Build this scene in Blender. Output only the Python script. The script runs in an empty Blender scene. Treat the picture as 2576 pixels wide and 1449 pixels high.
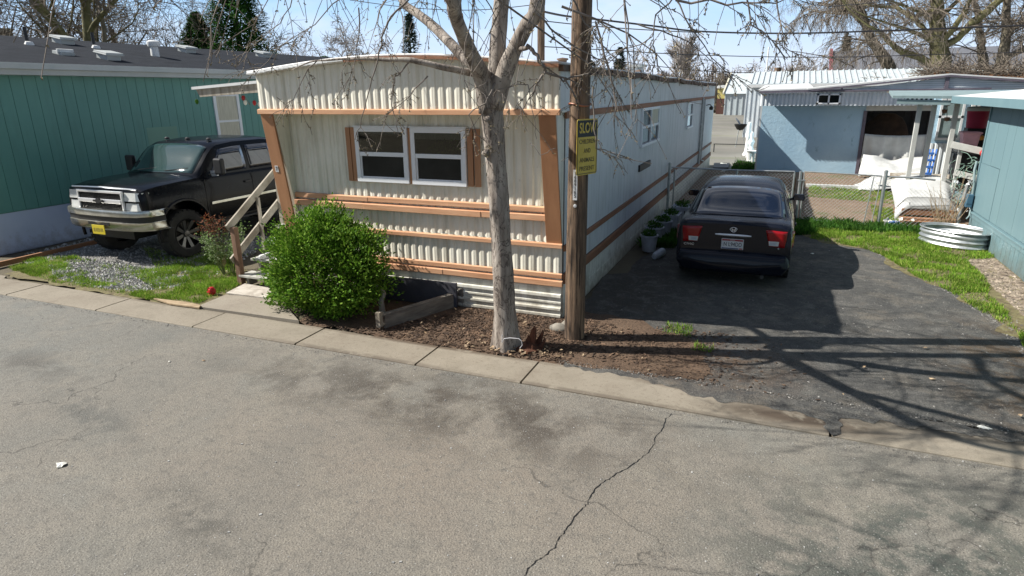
import bpy, math, random
from mathutils import Vector, Matrix, Quaternion, noise
PI = math.pi
SC = bpy.context.scene
COL = SC.collection
random.seed(7)

# ---------------------------------------------------------------- camera frame
# surveyed camera: height 2.8 m, axes squared to the cream mobile home
CAM = Vector((2.38316, -7.32996, 2.8))
RT = Vector((0.923549, 0.383294, -0.011937))
DN = Vector((0.103172, -0.278332, -0.954928))
FW = Vector((-0.369341, 0.880691, -0.296598))
FPX, CU, CV = 1590.0, 1288.0, 724.5

def dirv(u, v):
    return (RT * (u - CU) + DN * (v - CV) + FW * FPX).normalized()
def G(u, v, z=0.0):
    d = dirv(u, v); return CAM + d * ((z - CAM.z) / d.z)
def PX(u, v, x):
    d = dirv(u, v); return CAM + d * ((x - CAM.x) / d.x)
def PY(u, v, y):
    d = dirv(u, v); return CAM + d * ((y - CAM.y) / d.y)

# ---------------------------------------------------------------- materials
def S(r, g, b):
    f = lambda c: (c / 255.0) / 12.92 if c <= 10 else (((c / 255.0) + 0.055) / 1.055) ** 2.4
    return (f(r), f(g), f(b), 1.0)

class NT:
    def __init__(s, name):
        s.m = bpy.data.materials.new(name); s.m.use_nodes = True
        s.n = s.m.node_tree.nodes; s.l = s.m.node_tree.links
        s.n.clear()
        s.out = s.n.new('ShaderNodeOutputMaterial')
        s.b = s.n.new('ShaderNodeBsdfPrincipled')
        s.l.new(s.b.outputs[0], s.out.inputs[0])
        s.tc = s.n.new('ShaderNodeTexCoord')
    def link(s, a, b): s.l.new(a, b)
    def mapping(s, scale=(1, 1, 1), rot=(0, 0, 0)):
        mp = s.n.new('ShaderNodeMapping'); mp.inputs['Scale'].default_value = scale
        mp.inputs['Rotation'].default_value = rot
        s.l.new(s.tc.outputs['Object'], mp.inputs[0]); return mp.outputs[0]
    def noise(s, scale, detail=4, rough=0.55, vec=None, dist=0.0):
        t = s.n.new('ShaderNodeTexNoise'); t.inputs['Scale'].default_value = scale
        t.inputs['Detail'].default_value = detail; t.inputs['Roughness'].default_value = rough
        t.inputs['Distortion'].default_value = dist
        s.l.new(vec if vec is not None else s.tc.outputs['Object'], t.inputs['Vector'])
        return t.outputs['Fac']
    def voro(s, scale, feature='F1', vec=None, out='Distance'):
        t = s.n.new('ShaderNodeTexVoronoi'); t.inputs['Scale'].default_value = scale
        t.feature = feature
        s.l.new(vec if vec is not None else s.tc.outputs['Object'], t.inputs['Vector'])
        return t.outputs[out]
    def ramp(s, fac, stops, interp='LINEAR'):
        r = s.n.new('ShaderNodeValToRGB'); cr = r.color_ramp; cr.interpolation = interp
        while len(cr.elements) < len(stops): cr.elements.new(0.5)
        for e, (p, c) in zip(cr.elements, stops):
            e.position = p; e.color = c if isinstance(c, tuple) else (c, c, c, 1)
        s.l.new(fac, r.inputs[0]); return r.outputs[0]
    def mix(s, fac, a, b, mode='MIX'):
        m = s.n.new('ShaderNodeMixRGB'); m.blend_type = mode
        for i, x in ((0, fac), (1, a), (2, b)):
            if isinstance(x, (float, int)): m.inputs[i].default_value = x if i == 0 else (x, x, x, 1)
            elif isinstance(x, tuple): m.inputs[i].default_value = x
            else: s.l.new(x, m.inputs[i])
        return m.outputs[0]
    def math(s, op, a, b=0.0):
        m = s.n.new('ShaderNodeMath'); m.operation = op
        for i, x in ((0, a), (1, b)):
            if isinstance(x, (float, int)): m.inputs[i].default_value = x
            else: s.l.new(x, m.inputs[i])
        return m.outputs[0]
    def blob(s, x, y, rx, ry, rot=0.0, soft=0.5):
        """soft round patch on the ground, 1 inside .. 0 outside"""
        mp = s.n.new('ShaderNodeMapping'); mp.vector_type = 'TEXTURE'
        mp.inputs['Location'].default_value = (x, y, 0); mp.inputs['Rotation'].default_value = (0, 0, rot)
        mp.inputs['Scale'].default_value = (rx, ry, 1e3)
        s.l.new(s.tc.outputs['Object'], mp.inputs[0])
        ln = s.n.new('ShaderNodeVectorMath'); ln.operation = 'LENGTH'; s.l.new(mp.outputs[0], ln.inputs[0])
        r = s.n.new('ShaderNodeMapRange'); r.inputs[1].default_value = 1.0; r.inputs[2].default_value = 1.0 - soft
        r.inputs[3].default_value = 0; r.inputs[4].default_value = 1
        s.l.new(ln.outputs['Value'], r.inputs[0]); return r.outputs[0]
    def bump(s, h, strength=0.3, dist=0.02):
        b = s.n.new('ShaderNodeBump'); b.inputs['Strength'].default_value = strength
        b.inputs['Distance'].default_value = dist
        s.l.new(h, b.inputs['Height']); s.l.new(b.outputs[0], s.b.inputs['Normal'])
    def color(s, c):
        if isinstance(c, tuple): s.b.inputs['Base Color'].default_value = c
        else: s.l.new(c, s.b.inputs['Base Color'])
    def set(s, **k):
        for a, v in k.items(): s.b.inputs[a.replace('_', ' ')].default_value = v

def surf(name, c1, c2=None, scale=3, rough=0.6, metal=0.0, bump=0.0, bscale=40, stretch=(1, 1, 1), lo=0.35, hi=0.65, detail=5, bdist=0.01, island=0.0, coat=0.0, spec=0.5):
    t = NT(name)
    if c2 is not None:
        c = t.ramp(t.noise(scale, detail, 0.6, t.mapping(stretch)), [(lo, c1), (hi, c2)])
    else: c = c1
    if island:
        g = t.n.new('ShaderNodeNewGeometry')
        v = t.math('MULTIPLY_ADD', g.outputs['Random Per Island'], island)
        t.n[-1].inputs[2].default_value = 1 - island / 2
        c = t.mix(1.0, c, v, 'MULTIPLY')
    t.color(c); t.set(Roughness=rough, Metallic=metal)
    t.b.inputs['Specular IOR Level'].default_value = spec
    if coat: t.b.inputs['Coat Weight'].default_value = coat; t.b.inputs['Coat Roughness'].default_value = 0.03
    if bump: t.bump(t.noise(bscale, 4, 0.6, t.mapping(stretch)), bump, bdist)
    return t.m

# ---------------------------------------------------------------- objects
def tag(o, label=None, cat=None, group=None, kind=None):
    if label: o['label'] = label
    if cat: o['category'] = cat
    if group: o['group'] = group
    if kind: o['kind'] = kind
    return o
def thing(name, label, cat, loc=(0, 0, 0), group=None):
    o = bpy.data.objects.new(name, None); COL.objects.link(o)
    o.location = loc; o.empty_display_size = 0.2
    return tag(o, label, cat, group)
def copy_tree(o, parent=None):
    c = o.copy(); COL.objects.link(c)
    if parent is not None: c.parent = parent
    for ch in [x for x in bpy.data.objects if x.parent == o]: copy_tree(ch, c)
    return c

def root_loc(p):
    while p.parent is not None: p = p.parent
    return Vector(p.location)

class MB:
    """collects shapes given in world metres and links them as one mesh object"""
    def __init__(s): s.v = []; s.f = []; s.mi = []; s.cur = 0
    def add(s, vs, fs):
        n = len(s.v); s.v += [tuple(p) for p in vs]
        s.f += [tuple(i + n for i in q) for q in fs]; s.mi += [s.cur] * len(fs); return s
    def box(s, x0, x1, y0, y1, z0, z1):
        return s.add([(x0,y0,z0),(x1,y0,z0),(x1,y1,z0),(x0,y1,z0),(x0,y0,z1),(x1,y0,z1),(x1,y1,z1),(x0,y1,z1)],
            [(0,3,2,1),(4,5,6,7),(0,1,5,4),(1,2,6,5),(2,3,7,6),(3,0,4,7)])
    def obox(s, c, ax, ay, az):
        """box from centre and three half-axis vectors"""
        c, ax, ay, az = Vector(c), Vector(ax), Vector(ay), Vector(az)
        if ax.cross(ay).dot(az) < 0: ax = -ax
        P = [c + i*ax + j*ay + k*az for k in (-1, 1) for (i, j) in ((-1,-1),(1,-1),(1,1),(-1,1))]
        return s.add(P, [(0,3,2,1),(4,5,6,7),(0,1,5,4),(1,2,6,5),(2,3,7,6),(3,0,4,7)])
    def bar(s, a, b, w, h, up=(0, 0, 1)):
        """rectangular bar from a to b, w wide, h along up"""
        a, b = Vector(a), Vector(b); d = (b - a); side = d.cross(Vector(up)).normalized()
        u = side.cross(d).normalized()
        return s.obox((a + b) / 2, d / 2, side * w / 2, u * h / 2)
    def prism(s, pts, off):
        off = Vector(off); P = [Vector(p) for p in pts]; n = len(P)
        nrm = Vector((0, 0, 0))
        for i in range(n): nrm += P[i].cross(P[(i+1) % n])
        if nrm.dot(off) > 0: P.reverse()
        return s.add(P + [p + off for p in P], [tuple(range(n)), tuple(range(2*n-1, n-1, -1))] +
            [(i, n+i, n+(i+1) % n, (i+1) % n) for i in range(n)])
    def sheet(s, pts, z):
        P = [Vector((p[0], p[1], z)) for p in pts]
        a = sum(P[i].x*P[(i+1) % len(P)].y - P[(i+1) % len(P)].x*P[i].y for i in range(len(P)))
        if a < 0: P.reverse()
        return s.add(P, [tuple(range(len(P)))])
    def tube(s, pts, r, n=6, cap=True):
        P = [Vector(p) for p in pts]
        R = r if isinstance(r, (list, tuple)) else [r] * len(P)
        base = len(s.v); ref = None
        for i, p in enumerate(P):
            d = (P[min(i+1, len(P)-1)] - P[max(i-1, 0)])
            if d.length < 1e-7: d = Vector((0, 0, 1))
            d.normalize()
            if ref is None:
                ref = d.cross(Vector((0, 0, 1)) if abs(d.z) < 0.9 else Vector((1, 0, 0))).normalized()
            ref = (ref - d * ref.dot(d))
            if ref.length < 1e-5: ref = d.orthogonal()
            ref.normalize(); w = d.cross(ref)
            for k in range(n):
                a = 2*PI*k/n
                s.v.append(tuple(p + (ref*math.cos(a) + w*math.sin(a)) * R[i]))
        for i in range(len(P)-1):
            for k in range(n):
                a, b = base+i*n+k, base+i*n+(k+1) % n
                s.f.append((a, b, b+n, a+n)); s.mi.append(s.cur)
        if cap and n > 2:
            s.f.append(tuple(base+k for k in range(n-1, -1, -1))); s.mi.append(s.cur)
            s.f.append(tuple(base+(len(P)-1)*n+k for k in range(n))); s.mi.append(s.cur)
        return s
    def lathe(s, prof, c, n=24, axis=(0, 0, 1), sx=1, sy=1, closed=False, cap=True):
        """prof = [(radius, height)] turned round axis at c"""
        ax = Vector(axis).normalized(); c = Vector(c)
        u = ax.orthogonal().normalized() if abs(ax.z) < 0.99 else Vector((1, 0, 0)); w = ax.cross(u)
        b = len(s.v); m = len(prof)
        for r, h in prof:
            for k in range(n):
                a = 2*PI*k/n; s.v.append(tuple(c + ax*h + u*r*sx*math.cos(a) + w*r*sy*math.sin(a)))
        for i in range(m-1 + (1 if closed else 0)):
            for k in range(n):
                p, q = b+i*n+k, b+i*n+(k+1) % n; j = ((i+1) % m) - i
                s.f.append((p, q, q+n*j, p+n*j)); s.mi.append(s.cur)
        if not closed and cap:
            if prof[0][0] > 1e-4: s.f.append(tuple(b+k for k in range(n-1, -1, -1))); s.mi.append(s.cur)
            if prof[-1][0] > 1e-4: s.f.append(tuple(b+(m-1)*n+k for k in range(n))); s.mi.append(s.cur)
        return s
    def loft(s, rings, caps=True, closed=True):
        b = len(s.v); n = len(rings[0])
        for r in rings: s.v += [tuple(p) for p in r]
        for i in range(len(rings)-1):
            for k in range(n if closed else n-1):
                p, q = b+i*n+k, b+i*n+(k+1) % n
                s.f.append((p, q, q+n, p+n)); s.mi.append(s.cur)
        if caps:
            s.f.append(tuple(b+k for k in range(n-1, -1, -1))); s.mi.append(s.cur)
            s.f.append(tuple(b+(len(rings)-1)*n+k for k in range(n))); s.mi.append(s.cur)
        return s
    def grid(s, fn, nu, nv):
        b = len(s.v)
        for j in range(nv+1):
            for i in range(nu+1): s.v.append(tuple(fn(i/nu, j/nv)))
        for j in range(nv):
            for i in range(nu):
                a = b + j*(nu+1) + i
                s.f.append((a, a+1, a+nu+2, a+nu+1)); s.mi.append(s.cur)
        return s
    def xf(s, M, start=0):
        s.v[start:] = [tuple(M @ Vector(p)) for p in s.v[start:]]; return s
    def build(s, name, mat, parent=None, smooth=False, angle=40, bevel=0.0, subd=0, solid=0.0):
        me = bpy.data.meshes.new(name)
        off = root_loc(parent) if parent is not None else Vector((0, 0, 0))
        me.from_pydata([(p[0]-off.x, p[1]-off.y, p[2]-off.z) for p in s.v] if off.length else s.v, [], s.f)
        for m in (mat if isinstance(mat, (list, tuple)) else [mat]): me.materials.append(m)
        if any(s.mi): me.polygons.foreach_set('material_index', s.mi)
        me.update()
        if smooth:
            me.polygons.foreach_set('use_smooth', [True]*len(me.polygons))
            if angle < 180: me.set_sharp_from_angle(angle=math.radians(angle))
        o = bpy.data.objects.new(name, me); COL.objects.link(o)
        if parent is not None: o.parent = parent
        if solid:
            md = o.modifiers.new('thick', 'SOLIDIFY'); md.thickness = solid; md.offset = 0
        if bevel:
            md = o.modifiers.new('bevel', 'BEVEL'); md.width = bevel; md.segments = 2; md.limit_method = 'ANGLE'
        if subd:
            md = o.modifiers.new('sub', 'SUBSURF'); md.levels = subd; md.render_levels = subd
        return o

def cut(o, cutter):
    """carve a shape out of o's mesh; the carving shape is removed again"""
    cm = bpy.data.meshes.new('cut'); cm.from_pydata(cutter.v, [], cutter.f); cm.update()
    c = bpy.data.objects.new('cut', cm); COL.objects.link(c)
    c.location = -root_loc(o)*0
    md = o.modifiers.new('cut', 'BOOLEAN'); md.operation = 'DIFFERENCE'; md.object = c; md.solver = 'EXACT'
    bpy.context.view_layer.update()
    dg = bpy.context.evaluated_depsgraph_get()
    me = bpy.data.meshes.new_from_object(o.evaluated_get(dg))
    o.modifiers.remove(md); old = o.data; o.data = me
    bpy.data.objects.remove(c); bpy.data.meshes.remove(cm); bpy.data.meshes.remove(old)
    me.set_sharp_from_angle(angle=math.radians(35))

def text(body, size, pos, xdir, updir, mat, parent, name='lettering', depth=0.002, width=None, bold=0.0):
    """centred lettering as a real mesh; xdir = reading direction"""
    cu = bpy.data.curves.new('t', 'FONT'); cu.body = body; cu.size = size
    cu.align_x = 'CENTER'; cu.align_y = 'CENTER'; cu.extrude = depth; cu.offset = bold
    t = bpy.data.objects.new('t', cu); COL.objects.link(t)
    bpy.context.view_layer.update()
    dg = bpy.context.evaluated_depsgraph_get()
    me = bpy.data.meshes.new_from_object(t.evaluated_get(dg))
    bpy.data.objects.remove(t); bpy.data.curves.remove(cu)
    xs = [v.co.x for v in me.vertices]
    k = 1.0 if width is None or not xs else width / max(1e-6, max(xs)-min(xs))
    x = Vector(xdir).normalized(); u = Vector(updir).normalized(); z = x.cross(u)
    off = root_loc(parent); P = Vector(pos) - off
    for v in me.vertices: v.co = P + x*v.co.x*k + u*v.co.y + z*v.co.z
    me.name = name; me.materials.append(mat)
    o = bpy.data.objects.new(name, me); COL.objects.link(o); o.parent = parent
    return o

def inpoly(x, y, P):
    c = False; j = len(P)-1
    for i in range(len(P)):
        if (P[i][1] > y) != (P[j][1] > y) and x < (P[j][0]-P[i][0])*(y-P[i][1])/(P[j][1]-P[i][1]) + P[i][0]: c = not c
        j = i
    return c
def scatter(P, n, rng, dens=None):
    x0, x1 = min(p[0] for p in P), max(p[0] for p in P); y0, y1 = min(p[1] for p in P), max(p[1] for p in P)
    out = []; k = 0
    while len(out) < n and k < n*30:
        k += 1; x, y = rng.uniform(x0, x1), rng.uniform(y0, y1)
        if inpoly(x, y, P) and (dens is None or rng.random() < dens(x, y)): out.append((x, y))
    return out
def fbm(x, y, z=0.0, s=1.0):
    return noise.fractal(Vector((x*s, y*s, z*s)), 1.0, 2.0, 3)
def GP(pts): return [tuple(G(u, v)[:2]) for u, v in pts]
# ---------------------------------------------------------------- material library
M = {}
M['cream'] = surf('cream_metal', (.60,.575,.46,1), (.68,.655,.55,1), 2.2, .45, 0, .03, 6, (1,1,.35))
# dirt streaks for the cream siding
def streaked(name, c1, c2, dirt, amount=.35, zs=.25, rough=.5):
    t = NT(name)
    base = t.ramp(t.noise(1.6, 5, .6), [(.35, c1), (.65, c2)])
    st = t.ramp(t.noise(9, 5, .65, t.mapping((1, 1, zs*.3))), [(.50, 0.0), (.72, amount)])
    sp = t.ramp(t.noise(28, 4, .7, t.mapping((1, 1, .5))), [(.62, 0.0), (.75, amount*.8)])
    c = t.mix(st, base, dirt); c = t.mix(sp, c, dirt)
    t.color(c); t.set(Roughness=rough); t.bump(t.noise(14, 4, .6), .08, .01); return t.m
M['cream'] = streaked('cream_metal', (.70,.675,.57,1), (.79,.77,.67,1), (.33,.30,.21,1), .5)
M['skirt'] = streaked('skirt_metal', (.70,.69,.60,1), (.79,.78,.70,1), (.28,.25,.18,1), .5)
M['sidewall'] = streaked('grey_white_paint', (.54,.58,.59,1), (.62,.65,.66,1), (.25,.24,.20,1), .4)
M['groove'] = surf('groove_dark', (.10,.10,.10,1), rough=.9)
M['trim'] = surf('cedar_trim', (.50,.25,.13,1), (.66,.385,.225,1), 5, .65, 0, .15, 30, (.25,.25,2.5))
M['trimdark'] = surf('dark_trim', (.20,.09,.045,1), (.34,.16,.085,1), 4, .7, 0, .2, 30, (1,.2,2.5))  # darker brown wood for the side trim and front roof edge
M['board'] = surf('slanted_board', (.34,.16,.075,1), (.43,.215,.105,1), 3, .6, 0, .12, 24, (2,2,.25))
M['roofcoat'] = surf('white_roof_coating', (.74,.74,.72,1), (.60,.60,.58,1), 5, .5, 0, .3, 9, lo=.45, hi=.75)
M['eavedark'] = surf('weathered_eave', (.07,.045,.03,1), (.20,.13,.09,1), 6, .8, 0, .4, 20)
M['whiteframe'] = surf('white_vinyl', (.76,.78,.80,1), rough=.35)
M['glass'] = surf('window_glass', (.006,.008,.010,1), (.02,.024,.022,1), 2.5, .04, 0, spec=.3)
t = NT('clear_pane'); gl_ = t.n.new('ShaderNodeBsdfGlossy'); gl_.inputs['Roughness'].default_value = .03; tp_ = t.n.new('ShaderNodeBsdfTransparent'); tp_.inputs[0].default_value = (.55,.58,.57,1); fr_ = t.n.new('ShaderNodeFresnel'); fr_.inputs[0].default_value = 1.6; mm_ = t.n.new('ShaderNodeMixShader')
t.link(fr_.outputs[0], mm_.inputs[0]); t.link(tp_.outputs[0], mm_.inputs[1]); t.link(gl_.outputs[0], mm_.inputs[2]); t.link(mm_.outputs[0], t.out.inputs[0]); M['pane'] = t.m
M['sashglass'] = surf('screened_glass', (.012,.014,.014,1), (.028,.03,.028,1), 2, .2, 0, spec=.2)
M['curtain'] = surf('cream_curtain', (.5,.47,.36,1), (.65,.62,.5,1), 14, .8, 0, .4, 20, (3,3,.2))
M['white'] = surf('white_paint', (.74,.75,.74,1), (.64,.65,.64,1), 3, .5)
M['green'] = None
t = NT('green_siding')
c = t.ramp(t.noise(.8, 4), [(.3, (.092,.255,.222,1)), (.7, (.125,.31,.265,1))])
c = t.mix(t.ramp(t.noise(5,6,.7,t.mapping((1,1,.12))), [(.52,0.0),(.75,.35)]), c, (.06,.14,.12,1))
t.color(c); t.set(Roughness=.55); t.bump(t.noise(60, 3, .6, t.mapping((1,1,.12))), .12, .004); M['green'] = t.m
M['greenpatch'] = surf('green_patch', (.125,.28,.215,1), (.135,.30,.23,1), 2, .5)
M['skirtwhite'] = surf('white_skirting', (.46,.56,.72,1), (.54,.63,.78,1), 1.2, .5, 0, .05, 5)
M['fascia'] = surf('grey_fascia', (.42,.45,.44,1), (.48,.50,.49,1), 2, .5)
t = NT('shingles')
br = t.n.new('ShaderNodeTexBrick'); br.inputs['Scale'].default_value = 1.0
br.inputs['Brick Width'].default_value = .30; br.inputs['Row Height'].default_value = .13; br.inputs['Mortar Size'].default_value = .006
br.inputs['Color1'].default_value = (.013,.016,.021,1); br.inputs['Color2'].default_value = (.030,.035,.044,1); br.inputs['Mortar'].default_value = (.015,.016,.02,1)
t.link(t.mapping((1,1,1),(0,0,PI/2)), br.inputs['Vector'])
t.color(t.mix(t.noise(3,5), br.outputs[0], (.030,.034,.042,1))); t.set(Roughness=1.0); t.b.inputs['Specular IOR Level'].default_value = .1; t.bump(t.noise(90,3), .5, .01); M['shingle'] = t.m

M['teal'] = surf('teal_siding', (.135,.225,.255,1), (.16,.26,.285,1), 1.3, .5, 0, .1, 50, (1,1,.15))
def splash(m, dirt=(.13,.11,.08,1), top=.45, amt=.65):
    """mud splash and grime with a ragged edge low on a wall"""
    n, l = m.node_tree.nodes, m.node_tree.links; b = [x for x in n if x.type == 'BSDF_PRINCIPLED'][0]
    src = b.inputs['Base Color'].links[0].from_socket; tc = n.new('ShaderNodeTexCoord'); sp = n.new('ShaderNodeSeparateXYZ'); l.new(tc.outputs['Object'], sp.inputs[0])
    nz_ = n.new('ShaderNodeTexNoise'); nz_.inputs['Scale'].default_value = 6; nz_.inputs['Detail'].default_value = 7; nz_.inputs['Roughness'].default_value = .7; l.new(tc.outputs['Object'], nz_.inputs['Vector'])
    a = n.new('ShaderNodeMath'); a.operation = 'MULTIPLY_ADD'; l.new(nz_.outputs['Fac'], a.inputs[0]); a.inputs[1].default_value = -1.1; l.new(sp.outputs[2], a.inputs[2])
    r = n.new('ShaderNodeMapRange'); l.new(a.outputs[0], r.inputs[0]); r.inputs[1].default_value = top-.62; r.inputs[2].default_value = -.62; r.inputs[3].default_value = 0; r.inputs[4].default_value = amt
    mx_ = n.new('ShaderNodeMixRGB'); l.new(r.outputs[0], mx_.inputs[0]); l.new(src, mx_.inputs[1]); mx_.inputs[2].default_value = dirt; l.new(mx_.outputs[0], b.inputs['Base Color'])
splash(M['teal'], (.10,.105,.085,1)); splash(M['skirt'], (.16,.12,.075,1), .40, .7); splash(M['skirtwhite'], (.16,.15,.14,1), .35, .5); splash(M['sidewall'], (.22,.19,.14,1), .5, .5)
M['bluewall'] = None
t = NT('pale_blue_stucco')
a = t.ramp(t.noise(1.1,6,.65), [(.3,(.33,.51,.65,1)),(.7,(.42,.60,.72,1))])
b = t.ramp(t.noise(5,6,.75,t.mapping((1,1,.45))), [(.58,0.0),(.70,.75)])
zg = t.ramp(t.noise(.9,3), [(.45,0.0),(.6,1.0)])
t.color(t.mix(t.math('MULTIPLY',b,zg), a, (.075,.16,.22,1))); t.set(Roughness=.7); t.bump(t.noise(9,5,.7), .35, .03); M['bluewall'] = t.m
M['whitemetal'] = surf('white_metal_sheet', (.60,.66,.70,1), (.72,.76,.78,1), 2, .4, 0, .05, 8)
M['shedmetal'] = surf('shed_metal', (.46,.52,.54,1), (.55,.60,.62,1), 2, .4)
M['awnedge'] = surf('dark_awning_edge', (.10,.09,.12,1), (.16,.14,.17,1), 5, .6)
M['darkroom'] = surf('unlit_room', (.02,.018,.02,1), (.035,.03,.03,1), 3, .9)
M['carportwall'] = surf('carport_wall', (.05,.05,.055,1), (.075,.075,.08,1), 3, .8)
M['brownsoft'] = surf('brown_cloth', (.045,.026,.016,1), (.08,.045,.026,1), 5, .9, 0, .4, 12)
M['tarp'] = surf('white_tarp', (.60,.61,.60,1), (.46,.47,.46,1), 3, .45, 0, .15, 10)
M['galv'] = surf('galvanised_steel', (.36,.39,.40,1), (.52,.55,.56,1), 9, .35, .7, .08, 30)
M['galvpost'] = surf('galvanised_pipe', (.36,.38,.38,1), (.50,.52,.52,1), 14, .4, .6)
M['porchpaint'] = surf('grey_white_post', (.50,.51,.48,1), (.60,.61,.58,1), 4, .6, 0, .1, 20)
M['weathered'] = surf('weathered_wood', (.22,.185,.14,1), (.44,.40,.33,1), 6, .8, 0, .4, 30, (3,.4,.4))
M['weatherpost'] = surf('weathered_post', (.13,.075,.045,1), (.24,.14,.09,1), 6, .8, 0, .4, 30, (3,3,.3))
M['treadwhite'] = surf('worn_white_tread', (.30,.29,.25,1), (.52,.52,.48,1), 9, .7, 0, .2, 20)
M['planter'] = surf('grey_plank', (.12,.105,.09,1), (.25,.225,.19,1), 5, .8, 0, .4, 25, (.6,.6,3))
M['timber'] = surf('brown_timber', (.22,.10,.045,1), (.36,.18,.09,1), 5, .8, 0, .3, 25, (3,.3,1))
M['concrete'] = None
def conc(name, a, b, dirt, amt=.5, spots=()):
    t = NT(name)
    c = t.ramp(t.noise(2.2,6,.6), [(.3,a),(.7,b)])
    c = t.mix(t.ramp(t.noise(1.1,6,.7), [(.50,0.0),(.68,amt)]), c, dirt)
    c = t.mix(t.ramp(t.voro(85), [(.0,.35),(.25,0.0)]), c, (b[0]*1.25,b[1]*1.25,b[2]*1.25,1))
    c = t.mix(t.ramp(t.noise(150,2,.6), [(.35,.35),(.5,0.0)]), c, dirt)
    for (x, y, rx, ry, k, col) in spots:
        msk = t.math('MULTIPLY', t.blob(x, y, rx, ry, 0, .75), t.ramp(t.noise(4.5,6,.7), [(.36,.15),(.50,1.0)]))
        c = t.mix(t.math('MULTIPLY', msk, k), c, col)
    c = t.mix(t.ramp(t.noise(26,4,.7), [(.55,0.0),(.66,.35)]), c, dirt)
    t.color(c); t.set(Roughness=.9); t.bump(t.noise(110,3,.7), .35, .006); return t
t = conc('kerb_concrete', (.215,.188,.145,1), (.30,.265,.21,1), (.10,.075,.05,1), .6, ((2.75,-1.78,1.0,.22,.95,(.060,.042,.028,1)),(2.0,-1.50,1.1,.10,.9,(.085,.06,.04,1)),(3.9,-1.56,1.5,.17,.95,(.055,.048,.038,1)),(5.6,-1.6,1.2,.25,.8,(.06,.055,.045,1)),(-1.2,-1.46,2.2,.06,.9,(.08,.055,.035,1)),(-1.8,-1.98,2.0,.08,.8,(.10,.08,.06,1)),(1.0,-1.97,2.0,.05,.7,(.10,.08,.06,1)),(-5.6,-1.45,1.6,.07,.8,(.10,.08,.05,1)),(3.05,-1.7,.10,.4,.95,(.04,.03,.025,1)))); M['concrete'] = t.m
t = conc('walk_concrete', (.24,.21,.165,1), (.33,.295,.24,1), (.13,.10,.075,1), .5); M['walk'] = t.m
M['mat'] = surf('doormat', (.36,.32,.27,1), (.50,.46,.40,1), 9, .95, 0, .6, 60, lo=.4, hi=.6)
M['mulch'] = surf('mulch_chip', (.050,.030,.019,1), (.14,.088,.055,1), 7, .9, 0, .2, 30, island=1.0)
M['chipwood'] = surf('pale_chips', (.13,.10,.075,1), (.30,.25,.195,1), 7, .9, 0, .2, 30, island=.9)
M['stone'] = surf('grey_gravel', (.22,.22,.212,1), (.40,.395,.38,1), 9, .85, 0, .2, 30, island=.8)
M['chipstone'] = surf('dark_chippings', (.08,.078,.073,1), (.26,.25,.23,1), 9, .9, island=1.1)
M['gravelbase'] = surf('gravel_fines', (.12,.115,.105,1), (.26,.255,.245,1), 38, .95, 0, .8, 60, bdist=.02)
M['rock'] = surf('field_rock', (.16,.145,.12,1), (.28,.26,.22,1), 5, .9, 0, .5, 12)
def grassmat(name, a, b, c):
    t = NT(name); g = t.n.new('ShaderNodeNewGeometry')
    r = t.ramp(g.outputs['Random Per Island'], [(0,a),(.6,b),(1,c)])
    n = t.ramp(t.noise(2.5,4), [(.35,.6),(.65,1.15)])
    t.color(t.mix(1.0, r, n, 'MULTIPLY')); t.set(Roughness=.75); t.b.inputs['Specular IOR Level'].default_value = .2
    tr = t.n.new('ShaderNodeBsdfTranslucent'); t.link(t.mix(1.0, r, n, 'MULTIPLY'), tr.inputs[0])
    ms = t.n.new('ShaderNodeMixShader'); ms.inputs[0].default_value = .35
    t.link(t.b.outputs[0], ms.inputs[1]); t.link(tr.outputs[0], ms.inputs[2]); t.link(ms.outputs[0], t.out.inputs[0])
    return t.m
M['grass'] = grassmat('grass_blades', (.10,.22,.018,1), (.22,.39,.035,1), (.42,.44,.12,1))
M['weed'] = grassmat('dark_weeds', (.03,.10,.015,1), (.06,.17,.02,1), (.12,.24,.04,1))
M['bush'] = grassmat('bush_leaves', (.05,.13,.010,1), (.13,.27,.022,1), (.27,.42,.06,1))
M['rose'] = grassmat('pale_leaves', (.09,.15,.03,1), (.16,.25,.08,1), (.36,.42,.26,1))
M['redleaf'] = grassmat('red_leaves', (.06,.07,.02,1), (.20,.05,.03,1), (.30,.12,.05,1))
M['stem'] = surf('green_stem', (.10,.13,.04,1), (.20,.22,.09,1), 8, .7)
M['drystem'] = surf('dry_cane', (.28,.20,.12,1), (.42,.32,.20,1), 8, .8)
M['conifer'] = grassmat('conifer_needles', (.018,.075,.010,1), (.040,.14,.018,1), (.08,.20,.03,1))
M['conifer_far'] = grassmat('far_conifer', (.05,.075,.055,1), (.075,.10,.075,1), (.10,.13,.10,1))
M['hedgedark'] = surf('far_tree_mass', (.02,.025,.012,1), (.09,.08,.05,1), .8, .95, 0, .8, 1.5, bdist=.5)
M['hedge'] = grassmat('dry_leaf_hedge', (.16,.075,.03,1), (.26,.13,.06,1), (.36,.22,.12,1))
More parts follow.
